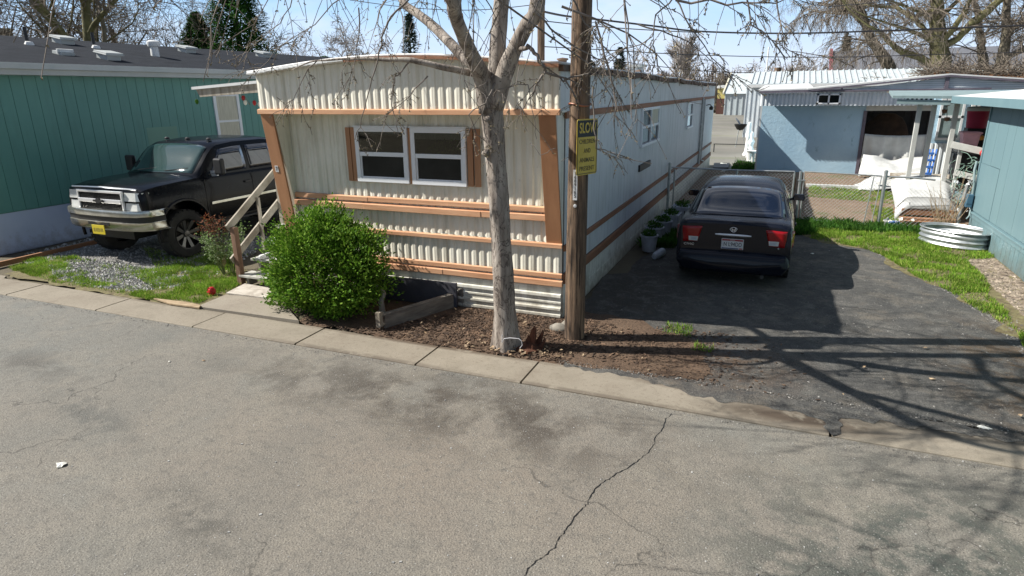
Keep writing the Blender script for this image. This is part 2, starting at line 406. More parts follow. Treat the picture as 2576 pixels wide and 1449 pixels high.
# foreground bark
t = NT('smooth_grey_bark')
n1 = t.noise(5,6,.65,t.mapping((1.6,1.6,.35)))
c = t.ramp(n1, [(.34,(.10,.08,.065,1)),(.46,(.25,.213,.18,1)),(.66,(.43,.385,.335,1))])
cr = t.ramp(t.noise(3.2,5,.6,t.mapping((2.2,2.2,.9)),1.2), [(.478,0.0),(.50,.95),(.522,0.0)])
t.color(t.mix(cr, c, (.05,.035,.03,1))); t.set(Roughness=.85)
t.bump(t.noise(16,6,.7,t.mapping((1.5,1.5,.3))), .55, .03); M['bark'] = t.m
M['twig'] = surf('twig_bark', (.11,.09,.075,1), (.22,.19,.165,1), 8, .8)
M['bud'] = surf('tree_buds', (.14,.11,.06,1), (.27,.22,.12,1), 12, .8, island=.7)
M['barkfar'] = surf('far_bark', (.10,.085,.06,1), (.20,.175,.125,1), 3, .9, 0, .3, 12)
M['barkmoss'] = surf('mossy_bark', (.085,.075,.035,1), (.17,.16,.07,1), 2, .9, 0, .3, 12)
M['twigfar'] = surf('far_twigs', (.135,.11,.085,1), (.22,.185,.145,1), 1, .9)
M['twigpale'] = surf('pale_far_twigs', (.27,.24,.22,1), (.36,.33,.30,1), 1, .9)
# utility pole
t = NT('creosoted_pole')
n1 = t.noise(7,7,.7,t.mapping((2,2,.16)))
c = t.ramp(n1, [(.32,(.035,.024,.018,1)),(.46,(.12,.078,.05,1)),(.62,(.28,.185,.115,1))])
cr = t.ramp(t.noise(22,4,.6,t.mapping((2.2,2.2,.06))), [(.40,.85),(.47,0.0)])
t.color(t.mix(cr, c, (.02,.014,.010,1))); t.set(Roughness=.85); t.bump(t.noise(30,5,.7,t.mapping((2,2,.08))), .6, .012); M['pole'] = t.m
M['yellow'] = surf('sign_yellow', (.50,.36,.045,1), (.58,.43,.075,1), 6, .5)
M['black'] = surf('matte_black', (.012,.012,.012,1), rough=.5)
M['blacktext'] = surf('faded_black', (.11,.09,.035,1), rough=.6)
M['plate'] = surf('white_plate', (.72,.72,.72,1), (.62,.62,.62,1), 12, .5)
M['red'] = surf('red_plastic', (.45,.02,.02,1), rough=.3)
M['wire'] = surf('cable', (.035,.035,.04,1), rough=.6)
M['hose'] = surf('pale_cord', (.5,.5,.52,1), rough=.5)
M['shard'] = surf('rotten_wood', (.045,.018,.010,1), (.16,.06,.03,1), 9, .9, 0, .5, 20, (2,2,.4))
M['driedleaf'] = surf('dried_leaf', (.20,.13,.07,1), (.38,.29,.19,1), 9, .8, island=.6)
M['litter'] = surf('paper_litter', (.62,.62,.56,1), (.78,.78,.72,1), 9, .7)
M['pot'] = surf('white_pot', (.34,.37,.42,1), (.46,.49,.54,1), 6, .5)
M['soil'] = surf('potting_soil', (.03,.025,.02,1), (.06,.05,.04,1), 9, .95)
# vehicles
def paint(name, c, rough=.22, coat=.8, dust=(.035,.035,.036,1), dam=.25):
    t = NT(name); f = t.ramp(t.noise(2.6,5,.6), [(.4,0.0),(.75,dam)])
    t.color(t.mix(f, c, dust)); t.set(Roughness=rough, Metallic=0.0); t.b.inputs['Specular IOR Level'].default_value = .16; t.b.inputs['Coat Weight'].default_value = coat
    t.b.inputs['Coat Roughness'].default_value = .05; return t.m
M['truckpaint'] = paint('black_truck_paint', (.004,.005,.008,1), .25, .13, (.02,.02,.021,1))
M['carpaint'] = paint('dark_grey_car_paint', (.006,.008,.015,1), .25, .3, (.014,.015,.019,1))
M['chrome'] = surf('chrome', (.85,.86,.87,1), rough=.28, metal=.6)
M['carglass'] = surf('tinted_glass', (.006,.010,.022,1), rough=.04, spec=1.0, coat=.6)
t = NT('windscreen'); t.color((.03,.06,.06,1)); t.set(Roughness=.05); t.b.inputs['Coat Weight'].default_value=.6; M['windscreen'] = t.m
M['tyre'] = surf('tyre_rubber', (.014,.014,.014,1), (.03,.028,.025,1), 8, .85, 0, .3, 40)
M['rimdark'] = surf('dark_rim', (.03,.03,.03,1), rough=.3, metal=.6)
M['rimpale'] = surf('machined_rim', (.16,.16,.155,1), rough=.35, metal=.8)
M['lens'] = surf('clear_lamp', (.60,.62,.60,1), (.72,.73,.70,1), 9, .15, 0, coat=1.0)
M['amber'] = surf('amber_lens', (.62,.17,.02,1), rough=.2, coat=1.0)
M['tail'] = surf('red_lens', (.30,.003,.006,1), rough=.15, coat=.25)
M['blacktrim'] = surf('black_plastic', (.016,.016,.017,1), rough=.5)
M['plateyellow'] = surf('yellow_plate', (.62,.50,.03,1), rough=.4)
M['platered'] = surf('plate_red_band', (.35,.04,.05,1), rough=.4)
M['plateblue'] = surf('plate_blue_band', (.03,.05,.16,1), rough=.4)
M['dirtychrome'] = surf('dusty_chrome', (.42,.41,.35,1), (.62,.62,.58,1), 5, .22, .85)
# coloured odds and ends
for k, c in dict(coolred=(.30,.01,.05,1), pink=(.66,.36,.42,1), bluepl=(.04,.15,.48,1), tealtrim=(.21,.28,.285,1), orange=(.45,.20,.03,1),
        greenjunk=(.16,.26,.21,1), stonewhite=(.66,.66,.64,1), farred=(.20,.06,.07,1), fargrey=(.13,.135,.15,1), brownfence=(.075,.03,.022,1),
        shedyellow=(.50,.42,.14,1), brownstrap=(.36,.12,.05,1), bluebox=(.05,.12,.18,1),darkplank=(.05,.05,.06,1), siliver=(.45,.47,.5,1)).items():
    M[k] = surf(k + '_surface', c, (c[0]*1.25, c[1]*1.25, c[2]*1.25, 1), 5, .5)

# ---------------------------------------------------------------- ground materials
M['lawnsoil'] = surf('thatchy_soil', (.10,.075,.040,1), (.19,.17,.075,1), 9, .95, 0, .9, 30, bdist=.02)
def ground_mats():
    # road: old pale asphalt with aggregate, tan wear and damp stains and dark patches
    t = NT('old_asphalt')
    big = t.noise(.55, 6, .6); mid = t.noise(1.7, 8, .66, None, .25)
    c = t.ramp(big, [(.32,(.155,.153,.136,1)),(.50,(.205,.188,.158,1)),(.68,(.180,.180,.160,1))])
    # tan band through the middle of the lane, greenish grey towards the left
    c = t.mix(t.math('MULTIPLY', t.blob(0.2,-3.6,3.2,1.6,.1,.9), .6), c, (.225,.185,.145,1))
    c = t.mix(t.math('MULTIPLY', t.blob(-7.5,-3.0,4.5,2.0,0,.9), .7), c, (.165,.175,.165,1))
    # damp dark areas near the kerb, mottled dark patches at the right
    st = t.ramp(mid, [(.43,0.0),(.56,1.0)])
    d1 = t.math('MULTIPLY', t.blob(-.2,-2.65,3.0,.85,-.03,.7), st)
    d1b = t.math('MULTIPLY', t.blob(-2.1,-2.55,1.4,.55,0,.8), st)
    st2 = t.ramp(t.noise(3.4,7,.68,None,.2), [(.44,0.0),(.55,1.0)])
    d2 = t.math('MULTIPLY', t.blob(3.7,-3.7,1.9,1.7,.2,.6), st2)
    d3 = t.math('MULTIPLY', t.blob(-3.2,-4.05,1.3,.30,-.28,.9), st2)
    d5 = t.math('MULTIPLY', t.blob(-1.1,-4.75,.9,.22,-.35,.9), t.ramp(t.noise(5,6,.7), [(.42,0.0),(.55,1.0)]))
    d4 = t.math('MULTIPLY', t.blob(-4.9,-3.45,1.6,.35,.0,.9), st)
    for d, k, cc in ((d1,1.0,(.072,.060,.047,1)),(d1b,.75,(.09,.08,.066,1)),(d2,.95,(.062,.072,.062,1)),(d3,.75,(.085,.087,.08,1)),(d5,.75,(.06,.058,.05,1)),(d4,.8,(.085,.08,.07,1))):
        c = t.mix(t.math('MULTIPLY', d, k), c, cc)
    # scuffed lighter patches and fine blotches everywhere
    c = t.mix(t.ramp(t.noise(1.3,8,.75,None,.6), [(.50,0.0),(.60,.35)]), c, (.26,.235,.19,1))
    c = t.mix(t.ramp(t.noise(8,6,.75), [(.36,.5),(.50,0.0)]), c, (.12,.113,.098,1))
    c = t.mix(t.ramp(t.noise(22,5,.75), [(.36,.55),(.48,0.0)]), c, (.10,.095,.085,1))
    # hairline cracks
    ck_ = t.n.new('ShaderNodeTexVoronoi'); ck_.feature = 'DISTANCE_TO_EDGE'; ck_.inputs['Scale'].default_value = .42
    wv_ = t.n.new('ShaderNodeVectorMath'); wv_.operation = 'MULTIPLY_ADD'; nn_ = t.n.new('ShaderNodeTexNoise'); nn_.inputs['Scale'].default_value = 2.5; nn_.inputs['Detail'].default_value = 6
    t.link(t.tc.outputs['Object'], nn_.inputs['Vector']); t.link(nn_.outputs['Color'], wv_.inputs[0]); wv_.inputs[1].default_value = (.9,.9,.9); t.link(t.tc.outputs['Object'], wv_.inputs[2]); t.link(wv_.outputs[0], ck_.inputs['Vector'])
    cm_ = t.math('MULTIPLY', t.ramp(ck_.outputs['Distance'], [(0,1.0),(.006,0.0)]), t.ramp(t.noise(.7,4), [(.50,0.0),(.58,.75)]))
    c = t.mix(cm_, c, (.03,.028,.025,1))
    # small stones in the binder
    sp = t.ramp(t.voro(48), [(.0,.85),(.24,0.0)])
    c = t.mix(sp, c, (.40,.385,.345,1))
    sp2 = t.ramp(t.noise(95,3,.7), [(.36,.75),(.50,0.0)])
    c = t.mix(sp2, c, (.045,.043,.040,1))
    wh = t.ramp(t.voro(11,'F1',None), [(.0,1.0),(.035,0.0)])
    c = t.mix(wh, c, (.5,.49,.46,1))
    t.color(c); t.set(Roughness=.88)
    t.bump(t.math('ADD', t.noise(85,3,.75), t.math('MULTIPLY', t.voro(62), .5)), .6, .010); M['road'] = t.m
    # driveway: newer dark chip-seal
    t = NT('dark_chip_asphalt')
    c = t.ramp(t.noise(1.4,6,.65), [(.35,(.060,.060,.057,1)),(.65,(.112,.108,.100,1))])
    c = t.mix(t.ramp(t.noise(2.3,6,.7), [(.50,0.0),(.66,.75)]), c, (.19,.165,.13,1))
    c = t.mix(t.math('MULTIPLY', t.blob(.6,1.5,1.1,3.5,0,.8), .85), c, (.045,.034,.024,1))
    c = t.mix(t.math('MULTIPLY', t.blob(1.9,-.75,1.3,1.0,0,.9), t.ramp(t.noise(3.5,6,.7), [(.40,.25),(.55,1.0)])), c, (.11,.070,.043,1))
    c = t.mix(t.math('MULTIPLY', t.ramp(t.noise(2.1,6,.7), [(.45,0.0),(.56,1.0)]), t.blob(4.9,.0,1.0,2.2,0,.7)), c, (.10,.065,.035,1))
    c = t.mix(t.ramp(t.noise(7,7,.75), [(.38,.7),(.52,0.0)]), c, (.045,.044,.042,1))
    c = t.mix(t.ramp(t.noise(4,7,.75,None,.5), [(.50,0.0),(.62,.6)]), c, (.165,.158,.14,1))
    c = t.mix(t.ramp(t.voro(44), [(.0,.8),(.22,0.0)]), c, (.30,.295,.275,1))
    c = t.mix(t.ramp(t.noise(70,4,.75), [(.38,.85),(.5,0.0)]), c, (.018,.018,.018,1))
    sm_ = t.ramp(t.voro(9), [(.0,1.0),(.05,0.0)]); c = t.mix(sm_, c, (.42,.41,.38,1))
    t.color(c); t.set(Roughness=.85); t.bump(t.noise(75,3,.75), .9, .016); M['drive'] = t.m
    # bare soil
    t = NT('bare_soil')
    c = t.ramp(t.noise(1.9,6,.7), [(.3,(.085,.050,.030,1)),(.7,(.165,.108,.068,1))])
    c = t.mix(t.ramp(t.noise(45,4,.7), [(.42,.6),(.55,0.0)]), c, (.04,.025,.015,1))
    t.color(c); t.set(Roughness=.95); t.bump(t.noise(26,6,.75), .8, .03); M['soilground'] = t.m
    t = NT('trodden_yard')
    c = t.ramp(t.noise(1.5,6,.7), [(.35,(.17,.115,.075,1)),(.65,(.235,.17,.115,1))])
    c = t.mix(t.ramp(t.noise(.8,5,.6), [(.56,0.0),(.68,.7)]), c, (.08,.12,.03,1))
    t.color(c); t.set(Roughness=.95); t.bump(t.noise(30,5,.7), .5, .02); M['yard'] = t.m
    t = NT('far_lot')
    c = t.ramp(t.noise(.35,5,.6), [(.35,(.150,.145,.125,1)),(.65,(.20,.19,.165,1))])
    c = t.mix(t.ramp(t.noise(.22,4,.6,t.mapping((.3,2,1))), [(.56,0.0),(.66,.6)]), c, (.13,.14,.07,1))
    t.color(c); t.set(Roughness=.9); M['lot'] = t.m
    t = NT('earth')
    c = t.ramp(t.noise(.5,6,.7), [(.3,(.075,.06,.04,1)),(.7,(.14,.12,.075,1))])
    t.color(c); t.set(Roughness=.95); t.bump(t.noise(20,5,.7), .5, .03); M['earth'] = t.m
ground_mats()
# ================================================================= ground
def structure(name, mb, mat, **k): return tag(mb.build(name, mat, **k), kind='structure')
def rough(P, amp=.05, step=.12, s=2.3, seed=0):
    out = []
    for i in range(len(P)):
        a, b = Vector((*P[i][:2],0)), Vector((*P[(i+1) % len(P)][:2],0)); n = max(1, min(60, int((b-a).length/step))); d = (b-a); nr = Vector((-d.y,d.x,0)).normalized() if d.length else d
        for k in range(n):
            p = a.lerp(b, k/n); o = nr*amp*fbm(p.x+seed, p.y, 2, s)*1.6; out.append((p.x+o.x, p.y+o.y))
    return out
structure('ground', MB().sheet([(-300,-120),(300,-120),(300,500),(-300,500)], -.030), M['earth'])
structure('road', MB().sheet([(-60,-11),(40,-11),(40,-1.98),(-60,-1.98)], .0), M['road'])
# driveway outline
DR = [(.05,-1.44),(4.3,-1.44),(5.2,-1.44),(5.15,0.6),(5.2,1.6),(5.15,2.4),(4.95,3.0),(4.55,3.6),(4.44,4.3),(4.2,5.2),(3.6,5.7),(3.0,6.4),(2.9,7.5),(.9,7.5),(.35,5),(.30,2.4),(.05,2.2)]
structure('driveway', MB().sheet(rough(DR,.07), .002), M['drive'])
YD = [(.02,7.5),(2.9,7.5),(3.0,6.4),(3.6,5.7),(4.2,5.2),(5.9,5.6),(5.95,7.4),(9,7.4),(9,17.1),(.02,17.1)]
structure('yard', MB().sheet(YD, -.004), M['yard'])
structure('lot', MB().sheet([(-30,17.2),(40,17.2),(60,95),(-40,95)], -.010), M['lot'])
SB = [(-3.2,-1.44),(-2.4,-1.44),(1.2,-1.44),(1.9,-1.2),(1.9,-.45),(1.2,.15),(.30,.32),(.05,.4),(-4.35,.4),(-4.35,-.2),(-3.4,-.4)]
structure('soil_bed', MB().sheet(rough(SB,.10), .006), M['soilground'])

# concrete edging along the road, one run with open joints
kb = MB(); J = [-60,-20,-14,-11,-9.6,-8.0,-6.05,-4.25,-2.62,-1.0,.22,3.02,6.2,9,14,40]
rk = random.Random(3)
for a, b in zip(J[:-1], J[1:]):
    zt = .017 + rk.uniform(-.002, .002); n = max(1, int((b-a)/.12)) if b-a < 4 else 1
    # slightly uneven front and back arrises
    y0 = lambda x: -1.985 + .006*fbm(x*1.7, 1); y1 = lambda x: -1.43 + .010*fbm(x*1.9, 5) + (.10 if x < -9 else 0)
    top0 = [(a+.012+(b-a-.024)*i/n) for i in range(n+1)]
    base = len(kb.v)
    for x in top0: kb.v += [(x, y0(x), -.03), (x, y0(x)+.006, zt-.008), (x, y0(x)+.02, zt), (x, y1(x)-.012, zt+.003), (x, y1(x), -.03)]
    for i in range(n):
        for k in range(4):
            p = base+i*5+k; kb.f.append((p, p+5, p+6, p+1)); kb.mi.append(0)
    for e in (base, base+n*5): kb.f.append(tuple(e+k for k in range(5))); kb.mi.append(0)
structure('kerb', kb, M['concrete'])
# dirt washed over the edging at the drive mouth
structure('dirt_wash', MB().sheet(rough([(.5,-1.46),(1.3,-1.50),(1.75,-1.60),(2.2,-1.68),(2.6,-1.66),(2.95,-1.74),(3.02,-1.95),(3.10,-1.93),(3.12,-1.66),(3.7,-1.58),(4.3,-1.56),(5.2,-1.54),(6.6,-1.52),(6.6,-1.40),(.5,-1.38)],.05,.035,7), .0228), M['drive'])
structure('path', MB().prism([(p[0],p[1],-.02) for p in GP([(497,776),(569,746),(705,757),(752,812)])], (0,0,.052)), M['walk'])

# crack in the road
ck = [(1688,1040),(1672,1058),(1668,1080),(1651,1096),(1643,1120),(1627,1142),(1610,1156),(1593,1168),(1560,1188),(1530,1205),(1507,1220),(1488,1243),(1478,1268),(1462,1282),(1440,1308),(1425,1332),(1408,1350),(1395,1378),(1370,1398),(1348,1412),(1330,1430),(1318,1452),(1300,1475)]
rc = random.Random(5); cl = []; cr_ = []
fine = []
for (a, b) in zip(ck[:-1], ck[1:]):
    for k in range(4):
        t_ = k/4; fine.append((a[0]+(b[0]-a[0])*t_ + rc.uniform(-2.4,2.4), a[1]+(b[1]-a[1])*t_ + rc.uniform(-1.6,1.6)))
mc = MB(); base = 0
for i, (u, v) in enumerate(fine):
    p = G(u, v); w = rc.uniform(.0012, .0048)*(1.0 if i > 6 else .7)
    mc.v += [(p.x-w, p.y, .0035), (p.x+w, p.y+rc.uniform(-.002,.002), .0035)]
for i in range(len(fine)-1): mc.f.append((2*i, 2*i+1, 2*i+3, 2*i+2)); mc.mi.append(0)
structure('road_crack', mc, M['black'])
for pts in ([(-5,888),(40,872),(95,858),(150,843),(215,822),(300,812)], [(235,868),(275,858),(322,838),(365,815)]):
    mc = MB(); ff = []
    for a, b in zip(pts[:-1], pts[1:]):
        for k in range(5): ff.append((a[0]+(b[0]-a[0])*k/5+rc.uniform(-2,2), a[1]+(b[1]-a[1])*k/5+rc.uniform(-1.5,1.5)))
    for (u, v) in ff:
        p = G(u, v); w = rc.uniform(.002,.005); mc.v += [(p.x, p.y-w, .0035), (p.x, p.y+w, .0035)]
    for i in range(len(ff)-1): mc.f.append((2*i,2*i+1,2*i+3,2*i+2)); mc.mi.append(0)
    structure('road_crack', mc, M['black'])

# ================================================================= grass, gravel, chips
def blades(name, regions, mat, seed, label, hmin, hmax, w=.006):
    rng = random.Random(seed); m = MB()
    for P, n, dens in regions:
        for x, y in scatter(P, n, rng, dens):
            h = rng.uniform(hmin, hmax)*(0.7+.6*abs(fbm(x,y,0,1.7))); a = rng.uniform(0, 2*PI); l = rng.uniform(.1,.9)*h
            dx, dy = math.cos(a)*w, math.sin(a)*w; lx, ly = math.cos(a+1.3)*l, math.sin(a+1.3)*l
            m.add([(x-dx,y-dy,-.005),(x+dx,y+dy,-.005),(x+lx*.4+dx*.7,y+ly*.4+dy*.7,h*.6),(x+lx,y+ly,h)], [(0,1,2),(0,2,3)])
    return tag(m.build(name, mat), label, 'grass', kind='stuff')
pn = lambda s, lo, o=0: (lambda x, y: min(1.0, max(.06, .5 + 2.2*(fbm(x+o, y, 3, s)-lo))))
lawn = GP([(15,672),(90,650),(180,648),(330,672),(480,705),(560,640),(600,660),(612,712),(575,735),(505,765),(395,758),(270,735),(110,708)])
strip = GP([(330,690),(470,660),(540,640),(600,700),(560,735),(500,765),(420,750)])
tuft = GP([(360,625),(480,640),(560,610),(590,660),(500,680),(400,690)])
gin = GP([(150,660),(200,650),(320,656),(430,684),(480,700),(450,712),(340,722),(230,710)])
blades('grass', [(lawn, 15000, lambda x, y: (.10 if inpoly(x,y,gin) else 1)*pn(1.6,-.02)(x,y)), (strip, 11000, pn(2.5,-.25,4)), (tuft, 2500, None), (GP([(30,680),(150,660),(230,690),(120,705)]), 2500, pn(3,0))], M['grass'], 11, 'bright green lawn grass in front of the black pickup', .025, .075, .0045)
rl = [(3.1,6.0),(3.25,7.5),(5.9,7.6),(5.93,5.4),(5.45,5.0),(5.46,3.7),(5.28,3.0),(5.3,2.2),(5.2,1.5),(4.95,2.3),(4.8,3.0),(4.5,3.7),(4.35,4.4),(4.2,5.0),(3.9,5.5),(3.4,5.75)]
def edge_d(x, y): return min(1.0, max(.10, .75 + 2.0*fbm(x,y,1,1.9)))
fenceline = [(2.95,7.2),(3.2,6.9),(4.0,6.9),(4.8,7.1),(5.4,6.9),(5.7,7.6),(5.2,7.75),(4.2,7.7),(3.0,7.8)]
farstrip = [(3.2,11.4),(5.0,10.9),(5.9,10.2),(5.9,12),(5.0,13.4),(3.3,13.6)]
blades('grass', [(rl, 36000, edge_d), (farstrip, 6000, pn(2,-.2)), ([(4.4,7.6),(5.6,7.6),(5.6,9.5),(4.6,10.5)], 3500, pn(2,-.1)),
        ([(1.3,-.1),(1.65,-.1),(1.6,.3),(1.3,.25)], 260, None), ([(1.7,-.5),(1.9,-.5),(1.95,-.38),(1.7,-.32)], 90, None), ([(5.0,-.1),(5.6,0),(5.7,1.6),(5.2,1.5)], 2600, pn(3,-.05))], M['grass'], 12, 'sunlit grass strip between the driveway and the teal home', .03, .085, .005)
blades('weeds', [(fenceline, 4200, None), ([(.12,4.2),(.75,4.3),(.95,7.4),(.2,7.5)], 9000, None), ([(.8,17.3),(1.7,17.3),(1.7,19),(.9,19.5)], 2600, None), ([(2.8,6.2),(3.2,6.4),(3.2,7.5),(2.6,7.5)], 2600, None)], M['weed'], 13, 'tall dark weeds growing along the wire fence', .06, .20, .008)

def stones(name, P, n, rng, mat, label, cat, s0, s1, flat=.6, dens=None, z0=0):
    m = MB()
    for x, y in scatter(P, n, rng, dens):
        s = rng.uniform(s0, s1)*(1 if rng.random() < .85 else 1.6); a = rng.uniform(0, PI); ca, sa = math.cos(a), math.sin(a)
        pts = []
        for (px, py, pz) in ((-1,0,.1),(0,-.8,0),(1,.1,.1),(.1,.8,0),(-.3,-.2,1),(.45,.2,.85)):
            jx, jy, jz = px*s*rng.uniform(.7,1.2), py*s*rng.uniform(.6,1.1), pz*s*flat*rng.uniform(.7,1.3)
            pts.append((x+jx*ca-jy*sa, y+jx*sa+jy*ca, z0+jz))
        m.add(pts, [(0,1,4),(1,5,4),(1,2,5),(2,3,5),(3,4,5),(3,0,4)])
    return tag(m.build(name, mat, smooth=False), label, cat, kind='stuff')
rg = random.Random(21)
structure('lawn_soil', MB().sheet(rough(GP([(10,690),(150,650),(480,690),(590,640),(620,715),(500,772),(380,760),(110,712)]),.08,.12,2.3,7), .0045), M['lawnsoil'])
structure('lawn_soil', MB().sheet(rough([(3.0,6.1),(2.9,7.6),(5.93,7.6),(5.93,5.4),(5.93,.9),(5.4,1.0),(5.1,1.4),(4.85,2.9),(4.4,3.7),(4.28,4.4),(4.1,5.1),(3.6,5.6)],.10,.12,2.3,3), .0055), M['lawnsoil'])
structure('gravel_base', MB().sheet(rough(GP([(50,652),(240,600),(420,560),(700,600),(560,670),(485,702),(470,716),(340,733),(230,720),(120,690)]),.08), .003), M['gravelbase'])
gr = GP([(120,668),(190,655),(300,660),(420,690),(480,700),(460,720),(340,735),(230,722),(140,700)])
pad = GP([(60,640),(240,596),(420,560),(700,600),(560,690),(480,704),(300,660),(150,655)])
stones('gravel', gr, 9000, rg, M['stone'], 'pale grey gravel in front of the black pickup', 'gravel', .010, .026, .8)
stones('gravel', pad, 4200, rg, M['stone'], 'grey gravel pad in the shade under the black pickup', 'gravel', .012, .026, .8)
ch = [(5.46,5.05),(5.93,5.5),(5.93,.9),(5.55,1.2),(5.45,2.2),(5.45,3.7),(5.47,5.0)]
stones('wood_chips', ch, 7500, rg, M['chipwood'], 'wood chips along the foot of the teal home', 'wood chips', .012, .036, .35)
dr_in = [(.9,-1.4),(5.2,-1.4),(5.1,2.4),(4.3,4.3),(3.5,5.6),(2.9,7.3),(1.0,7.3),(.5,3),(.4,.3)]
stones('gravel', dr_in, 7500, rg, M['chipstone'], 'loose dark chippings over the driveway', 'gravel', .003, .010, .6, lambda x, y: .35+.65*max(0,min(1,.5+1.5*fbm(x,y,4,1.2))))
edge_ = [(4.1,5.0),(4.3,4.2),(4.8,2.9),(5.05,1.5),(5.0,-.5),(5.35,-.5),(5.4,1.5),(5.2,2.8),(4.8,3.6),(4.55,4.5),(4.3,5.3)]
stones('gravel', edge_, 2200, rg, M['chipstone'], 'crumbled ragged edge of the driveway against the grass', 'gravel', .005, .015, .6)
stones('gravel', [(.4,-1.46),(6.5,-1.56),(6.5,-1.3),(.4,-1.3)], 1800, rg, M['chipstone'], 'small stones gathered along the back of the kerb', 'gravel', .004, .011, .6, None, .015)
stones('gravel', [(-9,-2.0),(5.5,-2.0),(5.5,-2.09),(-9,-2.07)], 1500, rg, M['chipstone'], 'grit gathered in the joint between road and kerb', 'gravel', .003, .008, .6)
# mulch round the tree and pole
ml = [(-2.6,-1.40),(-1.2,-1.42),(.2,-1.40),(.9,-1.38),(1.3,-1.0),(1.3,-.2),(.35,.05),(.02,-.05),(-1.25,-.05),(-1.4,-.4),(-2.0,-1.1)]
m = MB()
for x, y in scatter(ml + [], 6500, rg, lambda x, y: (1.0 if y > -1.1 else .35)*(1 if x < .5 else .2)):
    l, w, a, ti = rg.uniform(.008,.030), rg.uniform(.003,.009), rg.uniform(0,PI), rg.uniform(-.3,.3)
    dx, dy = Vector((math.cos(a)*l, math.sin(a)*l, ti*l)), Vector((-math.sin(a)*w, math.cos(a)*w, rg.uniform(-.5,.5)*w))
    m.obox((x,y,.012+abs(ti)*l*.5), dx, dy, Vector((0,0,.0022)))
for k in range(900):
    x, y = 1.2+abs(rg.gauss(0,.55)), rg.uniform(-1.38,.15); s = rg.uniform(.006,.02); a = rg.uniform(0,PI)
    m.obox((x,y,.010), (s*math.cos(a),s*math.sin(a),rg.uniform(-.2,.2)*s), (-s*.4*math.sin(a),s*.4*math.cos(a),0), (0,0,.002))
tag(m.build('mulch', M['mulch']), 'brown bark mulch round the foot of the street tree', 'mulch', kind='stuff')
m = MB()
for k in range(150):
    if k < 90: x, y = rg.gauss(-.15,.30), rg.gauss(-1.22,.10)
    elif k < 142: x, y = rg.uniform(-2,1.4), rg.uniform(-1.4,-.2)
    else: x, y = rg.uniform(2.4,6), rg.uniform(-1.5,1.6); x += .4
    s, a = rg.uniform(.012,.035), rg.uniform(0,2*PI); z = rg.uniform(.02,.05)
    if y < -1.42: z += .02
    ux, uy = Vector((math.cos(a),math.sin(a),rg.uniform(-.4,.4)))*s, Vector((-math.sin(a),math.cos(a),rg.uniform(-.5,.5)))*s*.6
    c = Vector((x,y,z)); m.add([c-ux, c-uy*.9, c+ux, c+uy+Vector((0,0,s*.4))], [(0,1,2),(0,2,3)])
tag(m.build('leaf_litter', M['driedleaf']), 'dry fallen leaves round the foot of the street tree', 'leaves', kind='stuff')
# grit on the road
m = MB()
for k in range(2600):
    x, y = rg.uniform(-11,6), rg.uniform(-6.2,-2.0)
    s = rg.uniform(.002,.005)*(1 if rg.random()<.95 else 1.8); a = rg.uniform(0,PI)
    m.obox((x,y,s*.35), (s*math.cos(a),s*math.sin(a),0), (-s*.7*math.sin(a),s*.7*math.cos(a),0), (0,0,s*.35))
tag(m.build('grit', M['stone']), 'small loose grit lying on the road', 'grit', kind='stuff')

# ================================================================= world and sun
SUN_EL = math.radians(42.5)
sx, sy = .955, .312
ln = math.hypot(sx, sy); sx, sy = sx/ln, sy/ln
w = bpy.data.worlds.new('World'); SC.world = w; w.use_nodes = True
wn, wl = w.node_tree.nodes, w.node_tree.links; wn.clear()
wo = wn.new('ShaderNodeOutputWorld'); bg = wn.new('ShaderNodeBackground'); sk = wn.new('ShaderNodeTexSky')
sk.sky_type = 'NISHITA'; sk.sun_disc = False; sk.sun_elevation = SUN_EL; sk.sun_rotation = math.atan2(-sx, -sy) % (2*PI)
sk.altitude = 200; sk.air_density = 1.0; sk.dust_density = .6; sk.ozone_density = 1.3
tcw = wn.new('ShaderNodeTexCoord'); mpw = wn.new('ShaderNodeMapping'); mpw.inputs['Scale'].default_value = (1,1,3.4)
wl.new(tcw.outputs['Generated'], mpw.inputs[0])
nz = wn.new('ShaderNodeTexNoise'); nz.inputs['Scale'].default_value = 2.1; nz.inputs['Detail'].default_value = 6; nz.inputs['Roughness'].default_value = .58
wl.new(mpw.outputs[0], nz.inputs[0])
cr = wn.new('ShaderNodeValToRGB'); cr.color_ramp.elements[0].position = .47; cr.color_ramp.elements[0].color = (0,0,0,1)
cr.color_ramp.elements[1].position = .66; cr.color_ramp.elements[1].color = (.62,.62,.62,1)
wl.new(nz.outputs['Fac'], cr.inputs[0])
hz = wn.new('ShaderNodeSeparateXYZ'); wl.new(tcw.outputs['Generated'], hz.inputs[0])
hr = wn.new('ShaderNodeValToRGB'); hr.color_ramp.elements[0].position = .115; hr.color_ramp.elements[0].color = (1,1,1,1); hr.color_ramp.elements[1].position = .20; hr.color_ramp.elements[1].color = (0,0,0,1)
hc = wn.new('ShaderNodeValToRGB'); hc.color_ramp.elements[0].position = 0; hc.color_ramp.elements[0].color = (.90,.93,1.0,1); hc.color_ramp.elements[1].position = .13; hc.color_ramp.elements[1].color = (.46,.74,1.04,1)
hs_ = wn.new('ShaderNodeMixRGB'); hs_.blend_type = 'MULTIPLY'; hs_.inputs[0].default_value = 1; hs_.inputs[2].default_value = (12.6,13.0,13.6,1)
hm = wn.new('ShaderNodeMixRGB')
wl.new(hz.outputs[2], hr.inputs[0]); wl.new(hz.outputs[2], hc.inputs[0]); wl.new(hc.outputs[0], hs_.inputs[1]); wl.new(hr.outputs[0], hm.inputs[0]); wl.new(sk.outputs[0], hm.inputs[1]); wl.new(hs_.outputs[0], hm.inputs[2])
